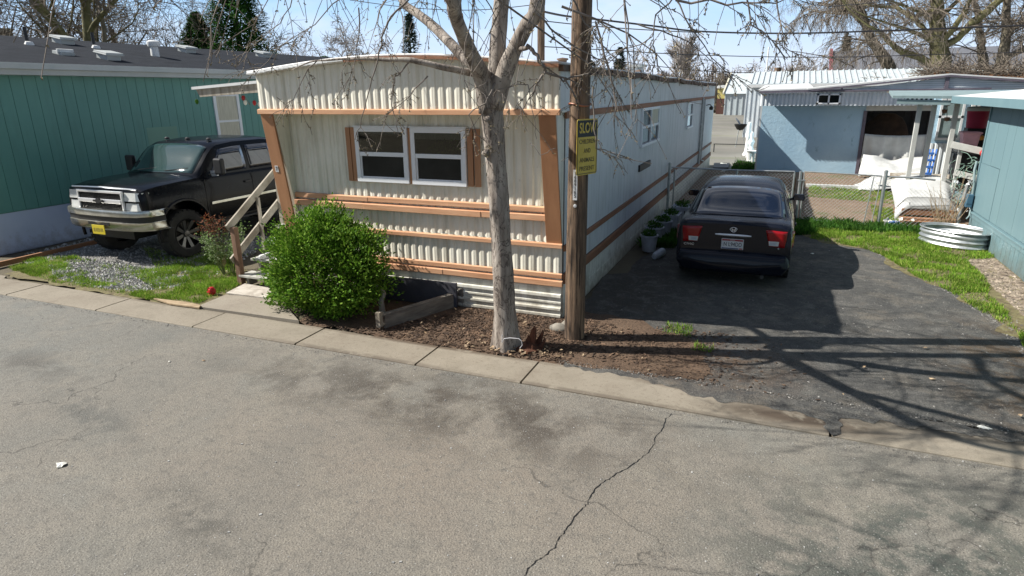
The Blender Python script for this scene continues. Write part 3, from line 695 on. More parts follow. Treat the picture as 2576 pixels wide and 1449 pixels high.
mx = wn.new('ShaderNodeMixRGB'); wl.new(cr.outputs[0], mx.inputs[0]); wl.new(hm.outputs[0], mx.inputs[1]); mx.inputs[2].default_value = (12.2,12.5,13.3,1)
wl.new(mx.outputs[0], bg.inputs[0]); bg.inputs[1].default_value = .05; wl.new(bg.outputs[0], wo.inputs[0])
sl = bpy.data.lights.new('sun', 'SUN'); sl.energy = 5.0; sl.angle = math.radians(.53); sl.color = (1.0,.955,.88)
so = bpy.data.objects.new('sun', sl); COL.objects.link(so)
sd = Vector((sx*math.cos(SUN_EL), sy*math.cos(SUN_EL), -math.sin(SUN_EL)))
so.rotation_euler = sd.to_track_quat('-Z', 'Y').to_euler(); so.location = (-20,-8,20)
SC.view_settings.view_transform = 'Standard'; SC.view_settings.look = 'None'; SC.view_settings.exposure = .70; SC.view_settings.gamma = 1
cd = bpy.data.cameras.new('camera'); co = bpy.data.objects.new('camera', cd); COL.objects.link(co); SC.camera = co
cd.sensor_width = 36; cd.lens = 36*FPX/2576; cd.clip_end = 2000; cd.clip_start = .05
co.matrix_world = Matrix(((RT.x,-DN.x,-FW.x,CAM.x),(RT.y,-DN.y,-FW.y,CAM.y),(RT.z,-DN.z,-FW.z,CAM.z),(0,0,0,1)))
SC.render.resolution_x = 1024; SC.render.resolution_y = 576
# ================================================================= cream mobile home
LX, LY = -4.28, 17.4          # left side, far end
WI = .20                      # thickness of the side wings
home = thing('mobile_home', 'long cream mobile home with brown trim and a low arched roof', 'mobile home', (-2.1,8,0))
def ztop(x):                  # arched roof line
    t_ = (x - LX)/(-LX); return 3.08 + .145*math.sin(PI*min(1,max(0,t_)))
def corr(m, x0, x1, z0, z1, y, pitch=.112, dep=.0135, start=None):
    """vertical-rib sheet facing -y; z0/z1 numbers or functions of x"""
    f0 = z0 if callable(z0) else (lambda x: z0); f1 = z1 if callable(z1) else (lambda x: z1)
    xs = []; x = x0; k = 0
    while x < x1 - 1e-6:
        p = [(0,0),(.10,0),(.40,.92),(.50,1),(.58,.90),(.70,1),(.82,.92),(.94,0)]
        for a, d in p:
            if x + a*pitch < x1: xs.append((x + a*pitch, y - d*dep))
        x += pitch; k += 1
        if k % 9 == 4 and pitch == .112:   # sheet joint
            if x + .030 < x1: xs += [(x, y), (x+.006, y-dep*.6), (x+.012, y), (x+.018, y), (x+.024, y-dep*.5)]; x += .030
    xs.append((x1, y))
    b = len(m.v)
    for xx, yy in xs: m.v += [(xx, yy, f0(xx)), (xx, yy, f1(xx))]
    for i in range(len(xs)-1): m.f.append((b+2*i, b+2*i+2, b+2*i+3, b+2*i+1)); m.mi.append(m.cur)
    return m
# core shell behind the claddings
m = MB(); m.box(LX+.03, -.03, .03, LY-.03, .46, 2.98)
m.build('shell', M['groove'], home)
# front wall, recessed between the wings
m = MB(); corr(m, LX+WI, -WI, .98, 2.60, 0.0); m.build('wall', M['cream'], home)
m = MB(); corr(m, LX, 0, .50, 1.0, -.012); m.build('wall', M['cream'], home)
# overhanging fascia panel
FY = -.30
m = MB(); corr(m, LX-.01, .045, 2.57, lambda x: ztop(x)-.01, FY-.012)
m.box(LX, .035, FY+.001, FY+.05, 2.57, 3.05)
m.build('fascia', M['cream'], home)
m = MB(); m.box(LX, .035, FY+.05, .0, 2.565, 2.585); m.build('soffit', M['cream'], home)
for x in (LX, .0):   # closed sides of the overhang
    m = MB(); m.box(x, x+.035, FY+.05, .03, 2.585, 3.06); m.build('fascia_return', M['sidewall'], home)
# slanted wings with brown face boards
for x0, x1 in ((LX, LX+WI), (-WI, 0.0)):
    m = MB(); m.prism([(x0+.004,-.0,.95),(x0+.004,FY,2.56),(x0+.004,.02,2.56),(x0+.004,.02,.95)], (x1-x0-.008,0,0))
    m.build('wing', M['cream'], home)
    m = MB(); a, b = Vector(((x0+x1)/2, -.02, .96)), Vector(((x0+x1)/2, FY-.012, 2.555))
    if x0 < -1: a = Vector(((x0+x1)/2, -.012, .35))
    m.bar(a, b, .028, WI+.004, (1,0,0))
    bo = m.build('face_board', M['board'], home, bevel=.004)
    if x0 < -1:
        tag(bo, 'orange brown slanted board with a small white number plate')
        q = MB(); c = a.lerp(b, .655); d = (b-a).normalized(); nrm = Vector((0,-d.z,d.y))
        if nrm.y > 0: nrm = -nrm
        c = c + nrm*.018 + Vector((-.02,0,0)); q.obox(c, (.028,0,0), d*.045, nrm*.002)
        npb = q.build('number_plate', M['plate'], bo)
        text('7', .08, c + nrm*.0035, (1,0,0), d, M['black'], npb, 'digit', .0008)
# trims
def trim(z0, z1, x0, x1, y, dep, mat='trim', parent=home):
    m = MB(); rj_ = random.Random(int(z0*1000)); cuts = [x0]
    while x1-cuts[-1] > 2.6: cuts.append(cuts[-1]+rj_.uniform(1.2,2.2))
    cuts.append(x1)
    for a_, b_ in zip(cuts[:-1], cuts[1:]):
        d_ = rj_.uniform(-.004,.004); h_ = rj_.uniform(-.003,.003); m.prism([(a_,y,z0+h_),(a_,y-dep+d_,z0+h_),(a_,y-dep+d_,z1-.012+h_),(a_,y-.001,z1+h_)], (b_-a_+.002,0,rj_.uniform(-.006,.004)))
    return m.build('trim_board', M[mat], parent, bevel=.003)
trim(2.545, 2.615, LX-.02, .06, FY-.014, .045)
trim(1.375, 1.445, LX+WI, -WI, -.022, .035)
trim(1.265, 1.350, LX+WI, -WI, -.022, .060)
trim(.935, .995, LX, .01, -.034, .035)
trim(.545, .610, LX, .01, -.034, .022)
trim(.440, .520, LX-.01, .02, -.030, .045)
# skirting with long horizontal ribs
m = MB(); prof = []
z = 0.0; xs = []
zz = [(0,0),(.035,-.0),(.045,-.014),(.075,-.014),(.085,0),(.13,0),(.14,-.020),(.165,-.020),(.175,0),(.215,0),(.225,-.010),(.245,-.010),(.255,0),(.30,0),(.31,-.022),(.345,-.022),(.355,0),(.44,0)]
b = 0
for (z, d) in zz: m.v += [(LX, d*1.3-.030-.05*(.44-z), z-.02), (0, d*1.3-.030-.05*(.44-z), z-.02)]
for i in range(len(zz)-1): m.f.append((2*i, 2*i+1, 2*i+3, 2*i+2)); m.mi.append(0)
m.box(LX, 0, .006, .03, -.02, .44)
m.build('skirting', M['skirt'], home)
# right side wall: tall panels with open grooves
def paneled(m, y0, y1, z0, z1, x, step, th=.004, gap=.010, off=0.0, rng=random.Random(2)):
    y = y0
    while y < y1 - .01:
        e = min(y + step*rng.choice((1,1,1,1.0)), y1)
        m.box(x-.004, x+th, y+gap/2, e-gap/2, z0, z1); y = e
m = MB(); m.box(-.028, .0, .03, LY-.03, .50, 3.02); m.build('wall_backing', M['groove'], home)
m = MB(); paneled(m, .04, LY, 2.56, 3.03, .004, .405); paneled(m, .04, LY, .96, 2.50, .004, .405); paneled(m, .04, LY, .60, .90, .004, .2025)
m.build('side_wall', M['sidewall'], home)
m = MB()
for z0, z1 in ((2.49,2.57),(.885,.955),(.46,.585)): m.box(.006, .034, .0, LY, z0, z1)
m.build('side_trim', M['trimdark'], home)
m = MB()
for i, (z0, z1) in enumerate(((0,.10),(.104,.20),(.204,.30),(.304,.455))): m.box(-.012, .010+.004*(i % 2), 0.008, LY, z0-.02, z1)
m.build('side_skirting', M['skirt'], home)
# left side wall
m = MB(); paneled(m, .0, LY, .46, 3.03, LX+.02, .405)
m.v = [(2*(LX+.02)-p[0], p[1], p[2]) if True else p for p in m.v]; m.f = [tuple(reversed(f)) for f in m.f]
m.build('side_wall', M['sidewall'], home)
m = MB(); m.box(LX+.005, LX+.03, .03, LY, -.02, .46); m.build('side_skirting', M['skirt'], home)
m = MB(); m.box(LX, 0, LY-.03, LY, 0, 3.03); m.build('end_wall', M['cream'], home)
# roof: arched sheet with a ragged dark right eave
m = MB(); NX, NY = 24, 40
def rz(x, y):
    sag = -.10*min(1, y/14); wob = .018*fbm(x*.8, y*.35) + (.03*max(0, fbm(1.0, y*.9)) if x > -.4 else 0)
    return ztop(x) + sag*max(0,(x-LX)/(-LX)) + wob*min(1, y+.4)
def rp(u, v):
    x = LX-.05 + u*(.12-LX+.0); y = -.425 + v*(LY+.50); return (x, y, rz(x, y)+.012)
m.grid(rp, NX, NY); top = len(m.v)
m.build('roof', M['roofcoat'], home, smooth=True, solid=.028)
m = MB(); rr = random.Random(9)
for k in range(90):
    y0 = -.36 + k*.2; 
    if y0 > LY: break
    z = rz(0.03, y0); m.box(.045, .105+rr.uniform(-.015,.012), y0, y0+.2, z-.065-rr.uniform(0,.02), z-.004+rr.uniform(-.006,.010))
m.build('eave_edge', M['eavedark'], home)
m = MB()   # brown front roof edge to the right of the crown
n = 30
for k in range(n):
    x0 = -2.75 + 2.82*k/n; x1 = -2.75 + 2.82*(k+1)/n; m.box(x0, x1, -.435, -.41, ztop(x0)-.035, ztop(x0)-.002)
m.build('roof_edge', M['trimdark'], home)
m = MB(); n = 20
for k in range(n):
    x0 = LX-.05 + 1.58*k/n; x1 = LX-.05 + 1.58*(k+1)/n; m.prism([(x0,-.44,rz(x0,-.3)-.018),(x0,-.44,rz(x0,-.3)+.0),(x0,-.33,rz(x0,-.3)+.036),(x0,-.33,rz(x0,-.3)-.028)], (x1-x0,0,0))
m.build('roof_edge', M['white'], home)
# front windows
def sash_window(x0, x1, z0, z1, y, parent, plant=False):
    m = MB(); f = .062; d = .045
    m.box(x0,x1,y-d,y,z1-f,z1); m.box(x0,x1,y-d,y,z0,z0+f*.9); m.box(x0,x0+f,y-d,y,z0+f*.9,z1-f); m.box(x1-f,x1,y-d,y,z0+f*.9,z1-f)
    zm = (z0+z1)/2+.01; m.box(x0+f,x1-f,y-d*.85,y,zm-.028,zm+.028)
    m.box(x0+f, x0+f+.02, y-d*.6, y, z0+f*.9, zm-.028); m.box(x1-f-.02, x1-f, y-d*.6, y, z0+f*.9, zm-.028); m.box(x0+f+.02, x1-f-.02, y-d*.6, y, z0+f*.9, z0+f*.9+.02)
    w = m.build('window', M['whiteframe'], parent, bevel=.004)
    g = MB(); g.box(x0+f,x1-f,y-.004,y-.001,zm+.028,z1-f); g.build('dark_interior', M['glass'], w)
    g = MB(); g.box(x0+f,x1-f,y-.036,y-.033,zm+.028,z1-f); g.build('pane', M['pane'], w)
    g = MB(); g.box(x0+f,x1-f,y-.010,y-.006,z1-f-(.085 if plant else .035),z1-f); g.build('blind', M['curtain'] if plant else M['fascia'], w)
    g = MB(); g.box(x0+f+.02,x1-f-.02,y-.014,y-.008,z0+f*.9+.02,zm-.028); g.build('pane', M['sashglass'], w)
    return w
sash_window(-2.945,-2.125,1.645,2.375,-.022,home)
wp = sash_window(-2.075,-1.275,1.640,2.370,-.022,home,True)
rpl = random.Random(4); m = MB()
for k in range(420):
    x = rpl.uniform(-1.86,-1.345); z = rpl.uniform(2.045, 2.045+.17*min(1,(x+1.95)/.25)); s = rpl.uniform(.015,.04); a = rpl.uniform(0,2*PI); q = Vector((x,-.022-.012-rpl.uniform(0,.015),z)); u_ = Vector((math.cos(a),rpl.uniform(-.15,.15),math.sin(a))); v_ = Vector((-math.sin(a),0,math.cos(a)))
    m.add([q,q+u_*s*.5+v_*s*.25,q+u_*s,q+u_*s*.5-v_*s*.25],[(0,1,2),(0,2,3)])
m.v = [(p[0], min(-.026,max(-.054,p[1])), min(2.30,max(2.04,p[2]))) for p in m.v]
tag(m.build('houseplant', M['bush']), 'leafy green houseplant behind the upper right front window pane', 'houseplant')
m = MB(); m.box(-2.96,-2.10,-.075,-.022,2.376,2.392); m.box(-2.09,-1.26,-.075,-.022,2.371,2.387); m.build('drip_cap', M['whiteframe'], home)
for x0, x1 in ((-3.105,-3.035),(-3.022,-2.958),(-2.122,-2.078),(-1.262,-1.185),(-1.165,-1.085)):
    m = MB(); m.box(x0,x1,-.045,-.022,1.645,2.365); m.build('shutter', M['board'], home, bevel=.003)
# houseplant seen behind the right pane
rp_ = random.Random(4)
# side windows
def side_window(y0, y1, z0, z1, parent, n):
    m = MB(); f = .05; x = .008; d = .04
    m.box(x,x+d,y0,y1,z1-f,z1); m.box(x,x+d+.02,y0-.03,y1+.03,z0,z0+f)
    ys = [y0+(y1-y0)*k/n for k in range(n+1)]
    for k, yy in enumerate(ys):
        a = yy if k == 0 else yy-f/2; a = a-f/2 if k == n else a; m.box(x,x+d,a,a+f,z0+f,z1-f)
    zm = (z0+z1)/2; 
    for k in range(n): m.box(x,x+d*.8,ys[k]+f,ys[k+1]-f*.9,zm-.022,zm+.022)
    w = m.build('window', M['whiteframe'], parent, bevel=.003)
    for k in range(n):
        g = MB(); g.box(x+.002,x+.010,ys[k]+f*.5,ys[k+1]-f*.5,zm+.022,z1-f); g.build('pane', M['curtain'] if k else M['sashglass'], w)
        g = MB(); g.box(x+.002,x+.010,ys[k]+f*.5,ys[k+1]-f*.5,z0+f,zm-.022); g.build('pane', M['glass'], w)
side_window(4.42,6.15,1.80,2.49,home,2)
side_window(10.35,11.35,1.80,2.48,home,1)
m = MB(); m.box(.008,.04,4.41,5.44,1.36,1.48); m.build('vent_flap', M['black'], home)
m = MB()
m.tube([(.05,13.55,2.56),(.05,13.55,.55)], .035, 8); m.tube([(.045,14.15,2.50),(.045,14.15,.62)], .022, 8)
m.tube([(.045,14.15,.62),(.045,14.6,.55),(.045,15,.5)], .02, 8)
m.build('conduit', M['galvpost'], home)
m = MB(); m.tube([(.0,14.9,2.30),(.12,14.9,2.33),(.17,14.9,2.28)], .015, 6); m.lathe([(.02,0),(.07,-.05),(.06,-.12),(.0,-.13)], (.17,14.9,2.28), 12); m.build('wall_lamp', M['black'], home)
# roof cowl and flue
m = MB(); m.lathe([(.17,0),(.17,.05),(.13,.06),(.13,.14),(.19,.15),(.20,.19),(.10,.22),(0,.225)], (-.45,6.1,rz(-.45,6.1)), 20); m.build('roof_vent', M['galv'], home, smooth=True, angle=35)
m = MB(); m.lathe([(.09,0),(.09,.20),(.12,.21),(.12,.24),(0,.26)], (-2.0,6.0,rz(-2.0,6.0)), 16); m.build('flue', M['eavedark'], home, smooth=True, angle=35)
m = MB()
for k in range(14):
    x = rr.uniform(-1.2,-.0); y = rr.uniform(4,16); z = rz(x,y)+.02
    m.obox((x,y,z+.02),(rr.uniform(.05,.16),rr.uniform(-.1,.1),.01),(rr.uniform(-.1,.1),rr.uniform(.2,.5),0),(0,0,.018))
m.build('roof_debris', M['eavedark'], home)

# white awning over the side door
aw = thing('awning', 'flat white awning with a brown edge beside the cream home', 'awning', (-4.9,.9,0))
AXL = PY(481,220,.25).x
def az(x): return 2.99 + (x+4.3)*.055
m = MB(); m.prism([(AXL,.25,az(AXL)),(AXL,3.2,az(AXL)),(LX-.01,3.2,az(-4.3)),(LX-.01,.25,az(-4.3))], (0,0,.04)); m.build('awning_roof', M['white'], aw)
m = MB(); m.prism([(AXL+.06,.28,az(AXL)-.004),(LX-.01,.28,az(-4.3)-.004),(LX-.01,.28,az(-4.3)-.13),(AXL+.12,.28,az(AXL)-.11)], (0,.04,0)); m.build('awning_beam', M['weathered'], aw)
m = MB(); m.box(-5.56,-5.50,2.9,2.96,.02,az(-5.53)); m.build('awning_post', M['weathered'], aw)
for i, (u, v) in enumerate(((617,257),(640,258),(653,262),(495,255),(612,246))):
    p = PY(u, v, .6); zt = az(p.x)-.005
    o = thing('hanging_ornament', ['small glass ornament leftmost of those hanging near the cream fascia','small glass ornament hanging second beside the cream fascia','small glass ornament hanging closest to the cream fascia','small pale ornament hanging under the outer end of the white awning','tiny ornament hanging highest beside the cream fascia'][i], 'ornament', (p.x,p.y,p.z), 'ornaments hanging under the awning')
    m = MB(); m.tube([(p.x,p.y,zt),(p.x,p.y,p.z+.03)], .0025, 4); m.build('string', M['wire'], o)
    m = MB(); m.lathe([(0,-.05),(.022,-.03),(.03,0),(.018,.03),(0,.035)], p, 8); m.build('bauble', [M['litter'],M['red'],M['litter'],M['weed'],M['red']][i], o, smooth=True)

# ---------------------------------------------------------------- porch stair
st = thing('porch_stairs', 'weathered wooden porch stairs with a plank handrail', 'stairs', (-4.7,.3,0))
SX0, SX1 = -5.12, LX-.02
for i, (z, y) in enumerate(((.165,-.34),(.36,-.06),(.56,.24))):
    m = MB(); m.box(SX0+.02, SX1-.25, y, y+.27, z-.038, z); m.build('tread', M['treadwhite'], st, bevel=.006)
    for x in (SX0+.12, SX1-.35):
        m = MB(); m.box(x, x+.05, y+.05, y+.22, 0.0, z-.040); m.build('riser_block', M['weathered'], st)
m = MB(); m.box(SX0+.02, SX1, .56, 2.2, .72, .765); m.build('deck', M['treadwhite'], st)
for x in (SX0+.06, SX1-.12):
    for y in (.62, 2.1): m = MB(); m.box(x, x+.08, y, y+.08, 0, .72); m.build('deck_leg', M['weatherpost'], st)
m = MB(); m.box(-5.145,-5.060,-.335,-.250,0,.90); m.build('newel_post', M['weatherpost'], st, bevel=.005)
m = MB(); m.box(-5.145,-5.065,.72,.80,.0,1.70); m.build('newel_post', M['weathered'], st, bevel=.005)
m = MB(); m.box(-5.135,-5.095,.255,.295,.42,1.26); m.build('baluster', M['weathered'], st)
m = MB(); m.bar((-5.165,-.36,.885),(-5.165,.80,1.63),.035,.11); m.build('handrail', M['weathered'], st, bevel=.004)
m = MB(); m.bar((-5.165,-.36,.385),(-5.165,.80,1.13),.035,.11); m.build('handrail', M['weathered'], st, bevel=.004)
for (z, yy, nm) in ((.40,.02,'white shoe left on the second stair tread'),(.60,.36,'white shoe left on the third stair tread')):
    m = MB(); m.loft([[( -4.88+dx*s, yy+t_, z+dz*s) for dx, dz in ((-.04,-.035),(.04,-.035),(.045,0),(.025,.03),(-.025,.03),(-.045,0))] for t_, s in ((-.12,.5),(-.07,1),(0,.95),(.07,1.1),(.12,.8))])
    tag(m.build('shoe', M['white'], None, smooth=True), nm, 'shoe')
tag(MB().prism([(p[0],p[1],.034) for p in GP([(570,745),(617,721),(694,735),(669,757)])], (0,0,.018)).build('doormat', M['mat']), 'worn pale doormat at the foot of the porch stairs', 'doormat')
# ================================================================= vehicles
def body_ring(y, w, zb, zs, zt, tuck=.90, sh=.93):
    zm = (zb+zs)/2
    R = [(0,zb),(w*.70,zb),(w*tuck,zb+.02),(w*.985,zb+.12),(w,zm),(w*.995,zs-.16 if zs-zb>.3 else zm+.02),(w*.975,zs-.05),(w*sh,zs),(w*.80,zs+(zt-zs)*.55),(w*.45,zs+(zt-zs)*.9),(0,zt)]
    return [(x,y,z) for x, z in R] + [(-x,y,z) for x, z in reversed(R[1:-1])]
def lerp_tab(tab, y):
    if y <= tab[0][0]: return tab[0][1:]
    for a, b in zip(tab[:-1], tab[1:]):
        if y <= b[0]:
            t_ = (y-a[0])/(b[0]-a[0]); t_ = t_*t_*(3-2*t_)*.35 + t_*.65
            return tuple(p+(q-p)*t_ for p, q in zip(a[1:], b[1:]))
    return tab[-1][1:]
class Cabin:
    """roof surface given by stations (y, half width at belt, half width at roof, top z)"""
    def __init__(s, tab, zbelt): s.tab = tab; s.zb = zbelt
    def top(s, u, y, off=0.0):
        wb, wt, zt = lerp_tab(s.tab, y); a = abs(u)
        return Vector((u*wt, y, zt - .012*a*a - .055*a**6 + off))
    def side(s, sgn, t_, y, off=0.0):
        wb, wt, zt = lerp_tab(s.tab, y); p = Vector((sgn*wb, y, s.zb)); q = s.top(sgn, y)
        r = p.lerp(q, t_); r.x += sgn*(off + .03*t_*(1-t_)*2); return r
    def build(s, name, mat, parent, T, ys):
        m = MB(); us = [-1,-.94,-.85,-.6,-.3,0,.3,.6,.85,.94,1]
        rings = []
        for y in ys:
            L = [s.side(-1, t_, y) for t_ in (0,.25,.5,.75,.93)]; Rr = [s.side(1, t_, y) for t_ in (.93,.75,.5,.25,0)]
            rings.append(L + [s.top(u, y) for u in us] + Rr)
        m.loft(rings); m.xf(T); return m.build(name, mat, parent, smooth=True, angle=32)
def wheel(c, r, w, parent, side, T, mats=('tyre','rimpale','rimdark'), spokes=7, deep=.03):
    """c = hub centre on outer face, side = +1 if the outer face looks to +x"""
    cx, cy, cz = c; ax = (side,0,0)
    m = MB(); m.lathe([(r*.62,-w),(r*.93,-w),(r,-w*.82),(r,-w*.2),(r*.95,-.01),(r*.80,.004),(r*.64,-.008),(r*.62,-.02)], c, 32, ax, closed=True)
    for k in range(28):
        a = 2*PI*k/28; m.obox(Vector(c)+Vector((-side*w*.16, math.cos(a)*r*.995, math.sin(a)*r*.995)), (w*.14,0,0), Vector((0,-math.sin(a),math.cos(a)))*r*.07, Vector((0,math.cos(a),math.sin(a)))*.010)
    m.xf(T); tw = m.build('wheel', M[mats[0]], parent, smooth=True, angle=35)
    m = MB(); m.lathe([(r*.60,-w*.8),(r*.60,-.005),(r*.64,0),(r*.645,-.012),(r*.62,-.03)], c, 28, ax, cap=False); m.lathe([(0,-deep-.05),(r*.6,-deep-.06)], c, 24, ax); m.xf(T)
    m.build('rim', M[mats[2]], tw, smooth=True)
    m = MB()
    for k in range(spokes):
        a = 2*PI*k/spokes+.2; d = Vector((0,math.cos(a),math.sin(a))); tn = Vector((0,-math.sin(a),math.cos(a)))
        P = Vector(c)
        m.prism([P+Vector((-side*(deep+.01),0,0))+d*r*.12-tn*r*.05, P+Vector((-side*.012,0,0))+d*r*.58-tn*r*.085, P+Vector((-side*.012,0,0))+d*r*.58+tn*r*.085, P+Vector((-side*(deep+.01),0,0))+d*r*.12+tn*r*.05], (-side*.02,0,0))
    m.lathe([(0,-deep+.02),(r*.13,-deep+.015),(r*.15,-deep-.02)], c, 14, ax); m.xf(T)
    m.build('spoke_face', M[mats[1]], tw)
    return tw

# ---------------------------------------------------------------- dark sedan (rear towards the road)
car = thing('parked_sedan', 'dark grey four door sedan parked in the driveway, tail to the road', 'car', (1.875,4.3,0))
T = Matrix.Translation((1.875, 2.20, 0))
tabC = [(0,.70,.24,.41,.43),(.03,.775,.20,.45,.475),(.07,.80,.20,.485,.50),(.095,.80,.20,.50,.515),(.115,.795,.20,.865,.905),(.16,.805,.20,.905,.945),(.30,.822,.20,.925,.960),(.62,.832,.20,.93,.955),(1.3,.838,.20,.925,.93),(2.6,.838,.20,.90,.91),(3.15,.830,.20,.87,.905),(3.6,.815,.20,.80,.845),(3.95,.79,.20,.70,.735),(4.15,.74,.22,.60,.62),(4.24,.64,.28,.50,.51)]
rings = []
ysC = [t_[0] for t_ in tabC[:8]] + [.8,1.0,1.2,1.5,1.8,2.2,2.6,2.9,3.15,3.4,3.6,3.8,3.95,4.1,4.18,4.24]
for y in ysC:
    w_, zb, zs, zt = lerp_tab(tabC, y); rings.append(body_ring(y, w_, zb, zs, zt))
m = MB(); m.loft(rings); m.xf(T); cb = m.build('body', M['carpaint'], car, smooth=True, angle=35)
for (wy) in (.83, 3.43):
    k = MB(); k.lathe([(.335,-1.2),(.335,1.2)], (1.875, 2.20+wy, .30), 28, (1,0,0)); 
    # only the outer 0.25 m each side
    for sg in (-1, 1):
        k = MB(); k.lathe([(.335,0),(.335,.4)], (1.875+sg*.60, 2.20+wy, .30), 28, (sg,0,0)); cut(cb, k)
for p in cb.data.polygons: p.use_smooth = True
cabC = Cabin([(.48,.76,.74,.935),(.60,.775,.72,.965),(1.30,.785,.64,1.265),(1.55,.79,.61,1.325),(1.95,.79,.59,1.36),(2.4,.79,.59,1.35),(2.62,.785,.60,1.31),(3.2,.77,.68,.93)], .88)
cabC.build('cabin', M['carpaint'], car, T, [.48,.60,.75,.9,1.05,1.2,1.3,1.42,1.55,1.75,1.95,2.2,2.4,2.5,2.62,2.8,3.0,3.2])
def top_panel(cab, u0, u1, y0, y1, off, name, mat, parent, narrow=0.0, nu=14, nv=8):
    m = MB(); m.grid(lambda u, v: T @ cab.top((u0+(u1-u0)*u)*(1-narrow*(1-v)), y0+(y1-y0)*v + .05*(1-(2*u-1)**2)*(-1 if v < .5 else 1)*abs(2*v-1), off), nu, nv)
    return m.build(name, mat, parent, smooth=True, solid=.003)
top_panel(cabC, -.97,.97,.60,1.34,.009,'rear_window',M['carglass'],car)
top_panel(cabC, -.86,.86,2.66,3.12,.006,'windscreen',M['carglass'],car)
def side_panel(cab, sgn, pts, off, name, mat, parent):
    """pts = (t, y) corners on the side surface"""
    m = MB(); (a, b, c, d) = pts
    def f(u, v):
        t_ = (a[0]*(1-u)+b[0]*u)*(1-v)+(d[0]*(1-u)+c[0]*u)*v; y = (a[1]*(1-u)+b[1]*u)*(1-v)+(d[1]*(1-u)+c[1]*u)*v
        return T @ cab.side(sgn, t_, y, off)
    m.grid(f, 8, 5); return m.build(name, mat, parent, smooth=True, solid=.003)
for sg in (-1, 1):
    side_panel(cabC, sg, ((.15,.98),(.15,1.72),(.86,1.72),(.86,1.42)), .006, 'side_window', M['carglass'], car)
    side_panel(cabC, sg, ((.15,1.80),(.15,2.90),(.86,2.52),(.86,1.80)), .006, 'side_window', M['carglass'], car)
    # mirrors
    m = MB(); c = Vector((sg*.90, 2.72, .955)); m.loft([[c+Vector((dx*s+sg*.0,t_,dz*s)) for dx, dz in ((-.085,-.05),(.085,-.055),(.10,0),(.08,.055),(-.07,.055),(-.10,0))] for t_, s in ((-.035,.92),(-.03,1),(.02,1),(.08,.6))])
    m.bar(c+Vector((-sg*.13,0,-.04)), c, .05, .04); m.xf(T); mr = m.build('mirror', M['carpaint'], car, smooth=True)
    m = MB(); m.box(c.x-.078,c.x+.078,c.y-.040,c.y-.036,c.z-.043,c.z+.043); m.xf(T); m.build('mirror_glass', M['carglass'], mr)
    for wy in (.83, 3.43):
        wheel((sg*.815, wy, .295), .295, .19, car, sg, T, ('tyre','rimpale','rimdark'), 7)
    # tail lamps wrap round the corner
    def tl(u, v, off=.008, x0=.44, x1=.815):
        x = x0+(x1-x0)*u + .05*(1-v)*(1-u)*0; z = .625+.235*v - .02*u
        inner = .44+.06*(1-v)
        x = inner+(x1-inner)*u
        yy = .105 - off + (max(0, x-.66)/.16)**2*.16
        xx = min(x, .815-.0) + off*.4*(x > .7)
        return T @ Vector((sg*xx, yy, z))
    m = MB(); m.grid(tl, 14, 6)
    if sg < 0: m.f = [tuple(reversed(f)) for f in m.f]
    tlm = m.build('tail_light', M['tail'], car, smooth=True, solid=.02)
    m = MB(); m.prism([T @ Vector((sg*p[0], .078, p[1])) for p in ((.50,.635),(.625,.635),(.63,.700),(.49,.700))], (0,.01,0)); m.build('reverse_lens', M['lens'], tlm)
    m = MB(); m.prism([T @ Vector((sg*p[0], .0765, p[1])) for p in ((.515,.645),(.595,.645),(.60,.690),(.51,.690))], (0,.004,0)); m.build('reverse_lens_inner', M['siliver'], tlm)
m = MB(); m.lathe([(0,-.255),(.010,-.25),(.017,-.18),(.020,0),(.017,.18),(.010,.25),(0,.255)], (.0,.088,.752), 10, (1,0,0), sx=1, sy=1); m.xf(T); m.build('garnish', M['chrome'], car, smooth=True)
m = MB(); m.box(-.155,.155,.088,.110,.540,.695); m.xf(T); pl = m.build('number_plate', M['plate'], car, bevel=.003)
m = MB(); m.box(-.145,.145,.0855,.0878,.665,.688); m.xf(T); m.build('plate_band', M['platered'], pl)
m = MB(); m.box(-.145,.09,.0855,.0878,.546,.560); m.xf(T); m.build('plate_band', M['plateblue'], pl)
m = MB(); m.box(.10,.145,.0855,.0878,.546,.562); m.xf(T); m.build('plate_sticker', M['platered'], pl)
text('N L94DD', .085, T @ Vector((.005,.086,.612)), (1,0,0), (0,0,1), M['black'], pl, 'plate_lettering', .001, width=.25)
text('IDAHO', .022, T @ Vector((0,.0845,.677)), (1,0,0), (0,0,1), M['plate'], pl, 'plate_lettering', .001)
text('CIVIC', .045, T @ Vector((-.62,.0965,.575)), (1,0,0), (0,0,1), M['chrome'], car, 'badge_lettering', .003, width=.15)
m = MB()
for sg in (-1, 1):
    m.bar((sg*.455,.112,.53),(sg*.455,.106,.62),.007,.006,(1,0,0)); m.bar((sg*.50,.13,.875),(sg*.66,.16,.915),.007,.006); m.bar((sg*.665,.17,.925),(sg*.70,.60,.945),.008,.006)
m.bar((-.70,.60,.952),(.70,.60,.952),.012,.006); m.xf(T); m.build('boot_lid_gap', M['black'], car)
for sg in (-1, 1):
    m = MB()
    for y in (1.02,1.76,2.88): m.box(min(sg*.828,sg*.842),max(sg*.828,sg*.842),y-.005,y+.005,.30,.90)
    m.xf(T); m.build('door_seam', M['black'], car)
    for y in (1.14,1.90): m = MB(); m.box(min(sg*.83,sg*.862),max(sg*.83,sg*.862),y,y+.16,.745,.775); m.xf(T); m.build('door_handle', M['carpaint'], car, bevel=.006)
m = MB(); m.tube([(-.66,.64,.955),(-.60,.98,1.115),(-.57,1.30,1.262)], .008, 5); m.xf(T); m.build('window_trim', M['blacktrim'], car)
m = MB(); m.lathe([(.0,0),(.012,.0),(.008,.05),(0,.06)], (.63,.115,.60), 8, (0,-1,0)); m.xf(T); m.build('boot_lock', M['chrome'], car)
